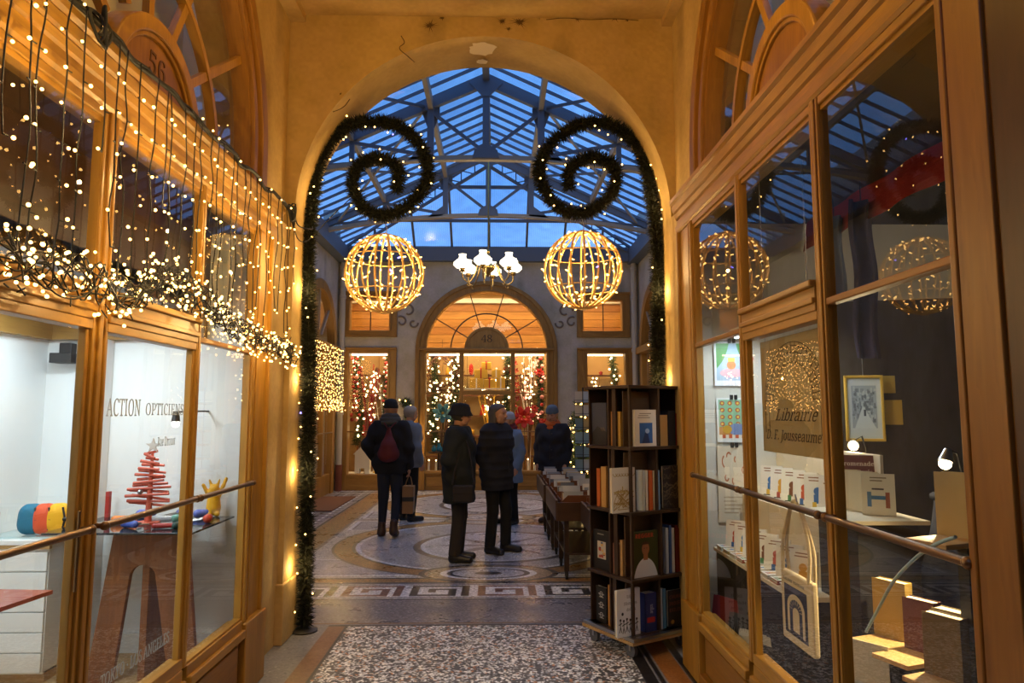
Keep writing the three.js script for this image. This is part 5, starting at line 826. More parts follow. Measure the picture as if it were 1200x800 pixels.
person({ label: 'person with grey shoulder-length hair in a dark quilted jacket facing the hatted man', at: [0.0, -8.45], turn: 0.95, h: 1.74, coat: cloth(0.014, 0.015, 0.024), hem: 0.74, flare: 0.01, trousers: black, cuff: 0.026, shoes: shoeBlack, hair: std(lin(0.085, 0.078, 0.075), 0.6), longHair: true, bulk: 0.015, quilt: true, toe: [0.25, -0.05], look: 0.15, collar: 1.54,
  pose: { elL: [0.25, 1.14, -0.06], wrL: [0.20, 0.92, 0.02], elR: [-0.25, 1.14, -0.05], wrR: [-0.19, 0.93, 0.04], anL: [0.12, 0.09, 0.05], knL: [0.115, 0.5, 0.06] } });
person({ label: 'person in a light blue coat, white knit hat and dark red scarf behind the pair', at: [0.19, -10.6], turn: -0.75, h: 1.63, coat: cloth(0.16, 0.24, 0.38), hem: 0.66, flare: 0.03, trousers: black, shoes: shoeBlack, hat: { m: cloth(0.45, 0.45, 0.50) }, scarf: { m: cloth(0.13, 0.012, 0.016), rolls: [[1.45, 0.10, 0.045], [1.51, 0.095, 0.045], [1.555, 0.085, 0.03]] }, look: -0.2 });
person({ label: 'person in dark parka with orange scarf and blue beanie browsing the book tables', at: [0.86, -10.75], turn: -0.35, h: 1.73, coat: cloth(0.017, 0.018, 0.028), hem: 0.78, flare: 0.02, trousers: cloth(0.02, 0.022, 0.03), shoes: shoeBrown, hat: { m: cloth(0.10, 0.14, 0.20) }, scarf: { m: cloth(0.62, 0.13, 0.02), rolls: [[1.45, 0.095, 0.040], [1.495, 0.09, 0.038], [1.52, 0.085, 0.03]] }, nod: 0.22, look: -0.1, toe: [0.1, -0.3], collar: 1.5,
  bulk: 0.01 });
// ================================================================== BOOKS, THE BOOK CART AND THE BOOK TABLES
const pagesM = std(lin(0.62, 0.55, 0.42), 0.9), coverMats = new Map();
const coverM = (hex, rough = 0.55) => { const k = hex + rough; if (!coverMats.has(k)) coverMats.set(k, std(new THREE.Color(hex), rough)); return coverMats.get(k); };
// a standing book: spine towards local +z, thickness along x
function book(o) {
  const { w, h, d } = o, t = thing('book', o.label, 'book', o.at, o.turn ?? 0, o.group), m = coverM(o.color), b = Math.min(0.003, w * 0.2);
  if (o.lean) t.rotation.z = o.lean; if (o.tilt) { t.rotation.order = 'YXZ'; t.rotation.x = o.tilt; }
  mesh('cover', [bx(-w / 2, -w / 2 + b, 0, h, -d / 2, d / 2), bx(w / 2 - b, w / 2, 0, h, -d / 2, d / 2), bx(-w / 2, w / 2, 0, h, d / 2 - b, d / 2)], m, t);
  mesh('pages', bx(-w / 2 + b, w / 2 - b, 0.004, h - 0.004, -d / 2 + 0.004, d / 2 - b), pagesM, t);
  if (o.front) { const g = new THREE.BoxGeometry(d, h, 0.0012); const p = mesh('front_print', tf(g, new THREE.Matrix4().makeRotationY(-Math.PI / 2).setPosition(-w / 2 - 0.0008, h / 2, 0)), o.front, t); if (o.printLabel) p.userData.label = o.printLabel; }
  if (o.spine) mesh('spine_print', bx(-w * 0.35, w * 0.35, h * 0.18, h * 0.82, d / 2, d / 2 + 0.0008), o.spine, t);
  return t;
}
const print = (w, h, draw) => { const m = std(lin(1, 1, 1), 0.45, { map: canvasTex(w, h, draw) }); return m; };
const lines = (c, x, y, w, n, dy, col) => { c.fillStyle = col; for (let i = 0; i < n; i++) c.fillRect(x + rr(0, w * 0.15), y + i * dy, w * rr(0.5, 0.85), dy * 0.35); };
const PR = {
  bluePic: print(96, 144, (c, w, h) => { c.fillStyle = '#e8e2d2'; c.fillRect(0, 0, w, h); lines(c, 12, 14, 72, 3, 8, '#8d8672'); c.fillStyle = '#3566a8'; c.fillRect(20, 52, 58, 80); c.fillStyle = '#223c6c'; c.beginPath(); c.moveTo(30, 132); c.lineTo(52, 70); c.lineTo(66, 132); c.fill(); c.fillStyle = '#9db6d6'; c.beginPath(); c.arc(55, 84, 10, 0, 7); c.fill(); }),
  vellum: print(96, 144, (c, w, h) => { c.fillStyle = '#cfc8b6'; c.fillRect(0, 0, w, h); c.strokeStyle = '#94773a'; c.lineWidth = 2; for (let k = 0; k < 7; k++) { c.beginPath(); c.arc(14 + k * 12, 18, 9, 0, 3.2); c.stroke(); } c.beginPath(); for (let k = 0; k < 40; k++) c.lineTo(rr(6, 90), rr(70, 140)); c.stroke(); c.fillStyle = '#a8934f'; c.fillRect(8, 76, 82, 4); c.fillRect(42, 60, 4, 18); }),
  green: print(128, 180, (c, w, h) => { c.fillStyle = '#3a3e1c'; c.fillRect(0, 0, w, h); c.fillStyle = '#c2402a'; c.font = 'bold 24px sans-serif'; c.fillText('REGGER', 14, 26); c.fillStyle = '#d8dee4'; c.beginPath(); c.moveTo(6, 180); c.quadraticCurveTo(20, 112, 64, 104); c.quadraticCurveTo(110, 112, 124, 180); c.fill(); c.fillStyle = '#9c6a48'; c.fillRect(54, 84, 22, 30); c.beginPath(); c.ellipse(65, 70, 19, 25, 0, 0, 7); c.fill(); c.fillStyle = '#4a3222'; c.beginPath(); c.ellipse(65, 52, 20, 11, 0, 3.1, 6.3); c.fill(); c.fillRect(57, 66, 4, 3); c.fillRect(69, 66, 4, 3); }),
  figures: print(128, 180, (c, w, h) => { c.fillStyle = '#dfe3e6'; c.fillRect(0, 0, w, h); c.fillStyle = '#55595c'; c.font = '17px serif'; c.fillText('Edgar', 54, 34); c.fillText('Histoires', 38, 60); c.fillText('drôles', 52, 84); c.fillStyle = '#17181a'; c.beginPath(); c.arc(30, 92, 6, 0, 7); c.fill(); c.strokeStyle = '#17181a'; c.lineWidth = 3; for (let k = 0; k < 6; k++) { const x = 18 + k * 18, y = 126 + (k % 2) * 5; c.beginPath(); c.arc(x, y - 12, 5, 0, 7); c.fill(); c.beginPath(); c.moveTo(x, y - 8); c.lineTo(x, y + 14); c.lineTo(x - 6, y + 36); c.moveTo(x, y + 14); c.lineTo(x + 6, y + 36); c.moveTo(x - 9, y + 6); c.lineTo(x + 9, y); c.stroke(); } }),
  darkRed: print(96, 144, (c, w, h) => { c.fillStyle = '#1b1418'; c.fillRect(0, 0, w, h); c.fillStyle = '#74362e'; c.font = 'bold 19px sans-serif'; ['CHURCH', 'INDIENS', 'EXILES'].forEach((s, i) => c.fillText(s, 6, 34 + i * 26)); c.fillStyle = '#9a6a26'; c.beginPath(); c.arc(22, 126, 9, 0, 7); c.fill(); }),
  marble: print(96, 144, (c, w, h) => { c.fillStyle = '#221f24'; c.fillRect(0, 0, w, h); for (let k = 0; k < 16; k++) { c.strokeStyle = pick(['#4b4438', '#6b5f4c', '#38363c']); c.lineWidth = rr(1, 4); c.beginPath(); let y = rr(0, 144); c.moveTo(0, y); for (let x = 0; x <= 96; x += 16) c.quadraticCurveTo(x + 8, y + rr(-24, 24), x + 16, y += rr(-14, 16)); c.stroke(); } }),
  album: print(96, 144, (c, w, h) => { c.fillStyle = '#3a3f55'; c.fillRect(0, 0, w, h); c.fillStyle = '#25242c'; c.beginPath(); c.moveTo(0, 144); c.lineTo(0, 110); c.lineTo(40, 80); c.lineTo(96, 100); c.lineTo(96, 144); c.fill(); c.fillStyle = '#8d7340'; for (let k = 0; k < 9; k++) c.fillRect(60 + k * 3, 84 + (k % 3) * 4, 2, 4); }),
  dial: print(96, 144, (c, w, h) => { c.fillStyle = '#1a181c'; c.fillRect(0, 0, w, h); lines(c, 24, 12, 48, 1, 12, '#8c8878'); c.fillStyle = '#b6b0a6'; c.fillRect(26, 40, 44, 64); for (let k = 0; k < 14; k++) { c.fillStyle = pick(['#9c3b22', '#33508a', '#c9a15a', '#55211a']); c.fillRect(rr(28, 58), rr(42, 92), 10, 9); } }),
  emblems: print(64, 144, (c, w, h) => { c.fillStyle = '#15151a'; c.fillRect(0, 0, w, h); c.strokeStyle = '#b9b9bb'; c.lineWidth = 3; for (const y of [30, 72, 114]) { c.beginPath(); c.arc(32, y, 9, 0, 7); c.moveTo(14, y); c.lineTo(50, y); c.moveTo(20, y + 12); c.lineTo(46, y + 12); c.stroke(); } }),
  blueSpine: print(40, 160, (c, w, h) => { c.fillStyle = '#26306c'; c.fillRect(0, 0, w, h); c.fillStyle = '#a8242a'; c.fillRect(0, 112, w, 34); c.save(); c.translate(29, 96); c.rotate(-Math.PI / 2); c.fillStyle = '#c8ccd8'; c.font = '24px sans-serif'; c.fillText('argos', 8, 0); c.restore(); }),
};
{
  const TH = 30.5 * Math.PI / 180, C = V(0.925, 0, -4.85), SH = [0.145, 0.515, 0.965, 1.41, 1.84], t = thing('book_cart', 'dark wooden book cart on castors with four tiers of books', 'book cart', C, TH), Wd = (g, a = 'y') => uvm(g, a, rnd());
  mesh('base', [Wd(bx(-0.05, 0.55, 0.10, 0.122, -0.50, 0.05, 0.003), 'x')], M.woodPale, t); mesh('edging', bx(-0.045, 0.555, 0.123, 0.145, -0.495, 0.056, 0.003), M.steel, t);
  SH.forEach((y, i) => mesh('shelf', Wd(bx(-0.02 - (i === 4 ? 0.01 : 0), 0.52, y - 0.022 + (i === 0 ? 0.02 : 0), y, -0.47, 0.02 + (i === 4 ? 0.01 : 0), 0.003), 'x'), M.woodDark, t));
  for (let i = 0; i < 4; i++) {
    const y0 = SH[i], y1 = SH[i + 1] - 0.022, a = i % 2 ? 0.27 : 0.24;
    mesh('divider', Wd(bx(a, a + 0.018, y0, y1, -0.45, 0.0, 0.002)), M.woodDark, t); mesh('divider', Wd(bx(0, 0.5, y0, y1, -0.245, -0.227, 0.002)), M.woodDark, t);
    mesh('side_board', Wd(bx(0.0, 0.015, y0, y1, -0.21 + (i % 2) * 0.02, -0.19 + (i % 2) * 0.02 + 0.02, 0.002)), M.woodDark, t); mesh('side_board', Wd(bx(0.485, 0.5, y0, y1, -0.45, 0.0, 0.002)), M.woodDark, t); mesh('back_board', Wd(bx(0, 0.5, y0, y1, -0.462, -0.45, 0.002)), M.woodDark, t); mesh('corner_post', Wd(bx(0.0, 0.02, y0, y1, -0.02, 0.0, 0.002)), M.woodDark, t);
    mesh('back_board', Wd(bx(0.02, a, y0, y1 - 0.02, -0.10, -0.09, 0.002), 'x'), wood(0.10, 0.05, 0.02), t);
  }
  for (const [x, z] of [[0.02, -0.02], [0.02, -0.42], [0.48, -0.02], [0.48, -0.42]]) { const w = mesh('castor', [cyl(V(x - 0.014, 0.046, z - 0.02), V(x + 0.014, 0.046, z - 0.02), 0.046, 0.046, 20)], std(lin(0.10, 0.10, 0.11), 0.5), t); mesh('fork', [bx(x - 0.020, x - 0.017, 0.04, 0.098, z - 0.028, z - 0.012), bx(x + 0.017, x + 0.020, 0.04, 0.098, z - 0.028, z - 0.012), bx(x - 0.026, x + 0.026, 0.094, 0.10, z - 0.035, z + 0.015)], M.steel, w); }
  // books, placed from where the photograph shows them on the two faces
  const inv = new THREE.Matrix4().makeRotationY(-TH), O = EYEP.clone().sub(C).applyMatrix4(inv);
  const loc = (px, py, face, at) => { const d = ray(px, py).applyMatrix4(inv), k = face === 'R' ? (at - O.z) / d.z : (at - O.x) / d.x; return d.multiplyScalar(k).add(O); };
  const put = (tier, face, kind, px0, px1, pyTop, color, what, front, spine) => {
    const y0 = SH[3 - tier], nm = ['top', 'second', 'third', 'bottom'][tier], mid = (px0 + px1) / 2, a = loc(px0, pyTop, face, -0.02), b = loc(px1, pyTop, face, -0.02), c = loc(mid, pyTop, face, face === 'R' ? -0.03 : 0.03);
    const h = Math.min(0.38, Math.max(0.14, c.y - y0)), wd = face === 'R' ? Math.abs(b.x - a.x) : Math.abs(b.z - a.z);
    const label = `${what} on the ${nm} shelf of the dark book cart`, o = { label, group: label, color, front, spine };
    let lp, turn;
    if (kind === 'spine') { Object.assign(o, { w: Math.max(0.012, wd), h, d: 0.15 }); lp = face === 'R' ? V((a.x + b.x) / 2, y0, -0.02 - 0.075) : V(0.02 + 0.075, y0, (a.z + b.z) / 2); turn = face === 'R' ? 0 : -Math.PI / 2; }
    else { Object.assign(o, { w: 0.022, h, d: wd, tilt: 0 }); lp = face === 'R' ? V((a.x + b.x) / 2, y0 + 0.001, -0.035) : V(0.035, y0 + 0.001, (a.z + b.z) / 2); turn = face === 'R' ? Math.PI / 2 : 0; }
    o.at = lp.applyMatrix4(new THREE.Matrix4().makeRotationY(TH)).add(C); o.turn = turn + TH; book(o);
  };
  put(0, 'R', 'face', 744, 769, 480, '#d8d0bc', 'white book with a blue picture', PR.bluePic);
  put(0, 'R', 'spine', 773, 782, 486, '#b48a4e', 'tan hardback'); put(0, 'R', 'spine', 783, 791, 481, '#232b40', 'dark blue hardback'); put(0, 'R', 'spine', 792, 797, 484, '#8a2a22', 'dark red paperback');
  put(0, 'L', 'face', 687, 705, 472, '#2b2e3e', 'dark blue album', PR.album);
  for (const [a, b, c, w] of [[710, 713.5, '#a8743c', 'orange-tan paperback'], [714, 718, '#c0a070', 'cream paperback'], [718.5, 722, '#b08a3e', 'yellow-ochre paperback']]) put(0, 'L', 'spine', a, b, 482, c, w);
  put(1, 'R', 'face', 717, 744, 548, '#c6bfae', 'vellum-coloured book with gold drawing', PR.vellum);
  [[753, 755.5, '#cdd6da', 'white paperback'], [756, 759, '#d8d4c6', 'ivory paperback'], [760, 764.5, '#c2581e', 'orange paperback'], [765, 769, '#c9c39a', 'pale yellow paperback'], [769.5, 773, '#7fa0b8', 'pale blue paperback']].forEach(([a, b, c, w]) => put(1, 'R', 'spine', a, b, 551, c, w));
  put(1, 'R', 'face', 777, 801, 545, '#221f24', 'dark marbled book', PR.marble);
  put(1, 'L', 'spine', 694, 698, 548, '#b05a24', 'burnt orange hardback'); put(1, 'L', 'spine', 699, 705, 546, '#b78d52', 'sand-coloured hardback');
  put(2, 'R', 'face', 741, 771, 622, '#343a18', 'green book with a white-shirted figure', PR.green);
  [[780, 783, '#a9aeb0', 'grey paperback'], [784, 786.5, '#39507a', 'blue paperback'], [787, 790, '#c9ccce', 'white paperback'], [791, 794, '#6b1d16', 'dark red hardback'], [795, 800, '#98451c', 'rust-coloured hardback']].forEach(([a, b, c, w], i) => put(2, 'R', 'spine', a, b, 618 - (i % 2) * 3, c, w));
  put(2, 'L', 'face', 689, 710, 620, '#1a181c', 'black book with a picture panel', PR.dial);
  put(2, 'L', 'spine', 713, 720, 635, '#9a6b56', 'pinkish paperback'); put(2, 'L', 'spine', 721, 724, 631, '#b8905a', 'light tan paperback');
  put(3, 'R', 'face', 723, 750, 690, '#d5dadd', 'white book with dancing black figures', PR.figures);
  put(3, 'R', 'spine', 756, 769, 694, '#26306c', 'thick blue book with a red band', null, PR.blueSpine);
  [[770, 773, '#8d9194', 'grey hardback'], [773.5, 776, '#c3c7ca', 'white hardback'], [776.5, 780, '#4d7d96', 'teal hardback']].forEach(([a, b, c, w]) => put(3, 'R', 'spine', a, b, 689, c, w));
  put(3, 'R', 'face', 783, 804, 690, '#1b1418', 'black book with dark red title', PR.darkRed);
  put(3, 'L', 'face', 693, 705, 685, '#15151a', 'black book with three white emblems', PR.emblems); put(3, 'L', 'spine', 707, 711, 683, '#b07a34', 'ochre paperback');
}
// ---- the wheeled book tables along the hall
[[0.84, 1.36, -6.95, -5.60, 'next to the book cart'], [0.60, 1.22, -8.40, -7.02, 'in mid-row'], [0.58, 1.18, -9.95, -8.50, 'by the orange-scarfed person']].forEach(([x0, x1, z0, z1, where], ti) => {
  const t = thing('book_table', `dark wooden wheeled book table ${where}`, 'table', V((x0 + x1) / 2, 0, (z0 + z1) / 2)), w = (x1 - x0) / 2, d = (z1 - z0) / 2, U = (g, a = 'y') => uvm(g, a, rnd());
  mesh('tray_board', U(bx(-w, w, 0.60, 0.62, -d, d), 'z'), M.woodDark, t);
  for (const s of [-1, 1]) { mesh('tray_side', U(bx(s * w - 0.012, s * w + 0.012, 0.58, 0.78, -d, d, 0.004), 'z'), M.woodTray, t); mesh('tray_end', U(bx(-w, w, 0.58, 0.76, s * d - 0.012, s * d + 0.012, 0.004), 'x'), M.woodTray, t); mesh('rail', U(bx(s * (w - 0.10) - 0.015, s * (w - 0.10) + 0.015, 0.5, 0.58, -d + 0.06, d - 0.06), 'z'), M.woodDark, t); }
  for (const sx of [-1, 1]) for (const sz of [-1, 0, 1]) { const x = sx * (w - 0.10), z = sz * (d - 0.08); const lg = mesh('leg', U(bx(x - 0.024, x + 0.024, 0.08, 0.60, z - 0.024, z + 0.024, 0.003)), M.woodDark, t); mesh('castor', [cyl(V(x - 0.012, 0.036, z), V(x + 0.012, 0.036, z), 0.036, 0.036, 14), bx(x - 0.018, x + 0.018, 0.036, 0.085, z - 0.012, z + 0.012)], M.black, lg); }
  mesh('lower_shelf', U(bx(-w + 0.08, w - 0.08, 0.24, 0.262, -d + 0.05, d - 0.05), 'z'), M.woodDark, t);
  const n = 3, L = (z1 - z0) / n;
  for (let k = 0; k < n; k++) {
    const za = z0 + L * k, lean = -0.28, gw = x1 - x0 - 0.08, c = V((x0 + x1) / 2, 0.625, za + 0.06);
    const dv = thing('crate', `brown wooden crate ${['at the far end', 'in the centre', 'at the passage end'][k]} of the book table ${where}`, 'crate', c, 0, 'crates on the table ' + where), g2 = gw / 2;
    mesh('front_board', U(extrude(shapeOf([[-g2, 0], [g2, 0], [g2, 0.13], [g2 * 0.72, 0.20], [-g2 * 0.72, 0.20], [-g2, 0.13]]), 0.014), 'x').translate(0, 0, L - 0.11), M.woodRed, dv); mesh('back_board', U(bx(-g2, g2, 0, 0.2, 0, 0.012), 'x'), M.woodRed, dv);
    for (const s of [-1, 1]) mesh('side_board', U(bx(s * g2 - 0.006, s * g2 + 0.006, 0, 0.16, 0, L - 0.10), 'z'), M.woodRed, dv); mesh('bottom_board', bx(-g2, g2, 0, 0.008, 0, L - 0.1), M.woodRed, dv);
    for (let row = 0; row < 2; row++) for (let j = 0; j < 7; j++) {
      const z = za + 0.10 + (L - 0.20) * (j + rr(0.1, 0.6)) / 7.2, h = rr(0.19, 0.26), wd = gw / 2 - 0.05, x = (x0 + x1) / 2 + (row - 0.5) * gw / 2 + rr(-0.015, 0.015), col = pick(['#b9c0c8', '#a8b0bc', '#d0d2d2', '#8894a6', '#5d6676', '#c2b79c', '#77594a', '#9aa6b4']);
      const L2 = `${{ '#b9c0c8': 'pale grey', '#a8b0bc': 'blue-grey', '#d0d2d2': 'white', '#8894a6': 'grey-blue', '#5d6676': 'slate', '#c2b79c': 'cream', '#77594a': 'brown', '#9aa6b4': 'steel-blue' }[col]} secondhand book in the ${['far-end', 'centre', 'passage-end'][k]} crate of the book table ${where}`;
      book({ label: L2.split(' ').slice(0, 16).join(' '), group: 'books on the table ' + where, color: col, w: rr(0.015, 0.03), h, d: Math.min(wd, rr(0.13, 0.2)), at: V(x, 0.634, z), turn: Math.PI / 2 + rr(-0.05, 0.05), lean: rr(-0.3, -0.12) });
    }
  }
});
{ const t = thing('postcard_rack', 'narrow wire rack of postcards beyond the book cart', 'rack', V(1.29, 0, -10.4)); mesh('pole', cyl(V(0, 0, 0), V(0, 2.02, 0), 0.014), M.black, t); mesh('foot', cyl(V(0, 0, 0), V(0, 0.03, 0), 0.2, 0.2, 16), M.black, t);
  for (let k = 0; k < 6; k++) { const y = 1.98 - 0.2 * k; mesh('pocket', [bx(-0.13, 0.13, y - 0.19, y - 0.185, 0.02, 0.06), cyl(V(-0.13, y - 0.15, 0.06), V(0.13, y - 0.15, 0.06), 0.003, 0.003, 5)], M.black, t); for (const x of [-0.075, 0.05]) { const cd = mesh('postcard', bx(x - 0.05, x + 0.06, y - 0.185, y - 0.02, 0.025, 0.028), coverM(pick(['#c8d4dc', '#e0d6c0', '#8fb2c4', '#c9b07a', '#d6d6d6', '#6f8fa0'])), t); } } }
// ================================================================== INSIDE THE OPTICIAN'S
{
  const t = thing('counter', 'white counter with horizontal drawers inside the optician', 'counter', V(-2.79, 0.12, -4.38)), H = 0.80;
  mesh('body', bx(-0.20, 0.21, 0.05, H - 0.03, -0.28, 0.20), M.white, t); mesh('plinth', uvm(bx(-0.20, 0.21, 0, 0.06, -0.26, 0.18), 'x'), M.woodPale, t); mesh('counter_top', bx(-0.205, 0.22, H - 0.03, H, -0.28, 0.23, 0.004), M.whiteGloss, t); mesh('edge_strip', bx(-0.205, 0.222, H - 0.052, H - 0.031, 0.2, 0.226), M.woodPale, t);
  for (let k = 0; k < 6; k++) mesh('drawer', bx(-0.197, 0.207, 0.062 + k * 0.112, 0.168 + k * 0.112, 0.2, 0.218, 0.002), M.whiteGloss, t);
  const top = 0.92;
  tag(mesh('glass_tray', bx(-2.97, -2.58, top, top + 0.012, -4.60, -4.19, 0.003), new THREE.MeshPhysicalMaterial({ color: lin(0.75, 0.85, 0.85), roughness: 0.05, transmission: 1, ior: 1.5, thickness: 0 })), 'glass display tray on the white counter', 'tray');
  [['#1f6d8c', 'teal'], ['#d4522a', 'orange-red'], ['#e8ad16', 'yellow']].forEach(([c, nm], i) => {
    const p = onZ(36 + i * 15, 620, -4.27), g = thing('spectacle_case', `${nm} padded spectacle case on the glass tray`, 'case', V(p.x, top + 0.012, -4.27 - i * 0.01), 0.25), m = coverM(c, 0.7);
    mesh('case', sdfMesh([[-0.015, 0.055, 0, 0.015, 0.055, 0, 0.055, 0.055], [-0.01, 0.125, 0, 0.012, 0.13, 0.0, 0.055, 0.05]], 0.008, 0.05), m, g); mesh('zip', tube([V(0.03, 0.03, 0.045), V(0.045, 0.09, 0.052), V(0.03, 0.16, 0.045)], 0.006, 10, 5), M.black, g); mesh('strap', sph(V(0.045, 0.09, 0.05), 0.014, 8, 6), M.black, g);
  });
  tag(mesh('sign_block', bx(-3.0, -2.96, 0.92, 1.06, -4.3, -4.24, 0.004), coverM('#b5502c')), 'rust red block standing on the end of the white counter', 'block');
}
{ // low red table
  const y = 0.76, c = [onY(62, 691, y), onY(-70, 689, y), onY(-90, 742, y)], t = thing('low_table', 'glossy brick-red pointed table inside the optician', 'table', V(0, 0, 0));
  mesh('table_top', uvm(tf(extrude(shapeOf([[c[0].x, -c[0].z], [Math.max(c[1].x, -2.92), -c[1].z], [Math.max(c[2].x, -2.92), -c[2].z]]), 0.02), new THREE.Matrix4().makeRotationX(-Math.PI / 2).setPosition(0, y - 0.02, 0))), std(lin(0.35, 0.10, 0.07), 0.25), t);
  mesh('leg', cyl(V(-2.7, 0.12, c[0].z + 0.08), V(-2.7, y - 0.02, c[0].z + 0.08), 0.025), M.white, t);
}
const TT = 0.985;
{ // trestle table with dark glass top
  const trestle = wood(0.30, 0.115, 0.04), t = thing('display_table', 'display table with dark glass top on a brown arched trestle', 'table', V(0, 0, 0)), z0 = -4.62, z1 = onY(215, 624, TT).z;
  mesh('glass_top', bx(-2.52, -1.69, TT - 0.012, TT, z0, z1, 0.003), std(lin(0.02, 0.025, 0.03), 0.06), t);
  const zc = -4.18, foot = (px) => onZ(px, 800, zc).x, S = shapeOf([[-2.21, TT - 0.012], [-1.79, TT - 0.012], [-1.70, 0.12], [-1.86, 0.12], ...arcPts(-2.035, 0.70, 0.075, 0, Math.PI, 12), [-2.18, 0.12], [-2.33, 0.12]]);
  mesh('trestle_panel', uvm(extrude(S, 0.035, 0.003).translate(0, 0, zc - 0.017)), trestle, t);
  mesh('cross_panel', uvm(bx(-2.055, -2.015, 0.12, TT - 0.012, zc - 0.3, zc - 0.02, 0.003)), trestle, t);
}
{ // stick tree
  const b = onZ(174, 596, -4.32), t = thing('stick_tree', 'small Christmas tree of stacked red sticks with a white star', 'ornament', V(b.x, TT, -4.32)), H = onZ(180, 530, -4.32).y - TT, m = std(lin(0.50, 0.085, 0.045), 0.55);
  mesh('trunk', cyl(V(0, 0, 0), V(0.008, H, 0), 0.022, 0.008, 8), m, t); mesh('base', cyl(V(0, 0, 0), V(0, 0.012, 0), 0.07, 0.07, 14), m, t);
  for (let k = 0; k < 17; k++) { const f = k / 16, y = H * (0.27 + 0.73 * f), l = (0.155 - 0.125 * f) * rr(0.8, 1.1), dz = (k % 2 ? 1 : -1) * 0.016, sl = rr(-0.012, 0.012); mesh('stick', cyl(V(-l, y - sl, dz + rr(-0.02, 0.02)), V(l * rr(0.85, 1.15), y + sl, dz + rr(-0.02, 0.02)), 0.0095, 0.0075, 7), m, t); }
  const st = []; for (let k = 0; k < 10; k++) { const a = Math.PI / 2 + k * Math.PI / 5, r = k % 2 ? 0.019 : 0.046; st.push([Math.cos(a) * r, Math.sin(a) * r]); }
  mesh('star', extrude(shapeOf(st), 0.012, 0.003).translate(0.008, H + 0.04, -0.006), std(lin(0.55, 0.50, 0.46), 0.4), t); mesh('wire_ball', sph(V(-0.04, H * 0.45, 0.03), 0.016, 8, 6), M.steel, t);
}
{ // bright frames and cases strewn on the table
  const items = [[146, 607, '#d8761c', 'orange', 0.05, 0.018, 0.2], [152, 613, '#3a4f9e', 'cobalt blue', 0.05, 0.020, -0.3], [172, 600, '#5a67b8', 'lavender blue', 0.045, 0.02, 0.5], [190, 606, '#aab4c0', 'silver', 0.06, 0.016, 0.15], [194, 613, '#9a2420', 'crimson', 0.06, 0.012, 0.1], [208, 605, '#5f9a92', 'sea green', 0.035, 0.018, 0.8], [211, 598, '#4a5aa8', 'violet blue', 0.02, 0.016, 1.2], [214, 613, '#1d3d38', 'bottle green', 0.04, 0.016, 0.4], [238, 600, '#5a6cc0', 'periwinkle', 0.035, 0.02, 0.4], [244, 606, '#c2452c', 'vermilion', 0.03, 0.02, 0.9], [250, 593, '#2d4694', 'royal blue', 0.04, 0.018, -0.4]];
  for (const [px, py, c, nm, l, r0, a] of items) { const r = r0 * 1.35, p = onY(px, py + 6, TT), t = thing('spectacles', `${nm} spectacles laid on the dark glass display table`, 'spectacles', V(p.x, TT, p.z), a * 2), m = coverM(c, 0.35); mesh('frame_front', sdfMesh([[-l, r, 0, l, r, 0, r, r * 0.8]], 0.006, 0.01), m, t); mesh('temple_arm', [cyl(V(-l, r, 0), V(-l * 0.8, r * 0.6, -0.09), 0.004), cyl(V(l, r, 0), V(l * 0.8, r * 0.6, -0.09), 0.004)], M.steel, t); }
  const p = onY(246, 606, TT), t = thing('toy_figure', 'yellow toy figure with raised arms on the dark glass table', 'toy', V(p.x, TT, p.z - 0.05), 0.3);
  mesh('body', sdfMesh([[0, 0.05, 0, 0, 0.12, 0, 0.045, 0.038], [0, 0.16, 0.005, 0, 0.175, 0.01, 0.034, 0.03], [-0.03, 0.13, 0, -0.065, 0.2, 0.01, 0.014, 0.011], [0.03, 0.13, 0, 0.07, 0.235, 0.0, 0.014, 0.011], [-0.02, 0.02, 0, -0.025, 0.018, 0.03, 0.018, 0.018], [0.02, 0.02, 0, 0.025, 0.018, 0.03, 0.018, 0.018], [-0.02, 0.2, 0, -0.03, 0.23, 0, 0.01, 0.006], [0.02, 0.2, 0, 0.03, 0.23, 0, 0.01, 0.006]], 0.005, 0.012), coverM('#d9a012', 0.4), t);
}
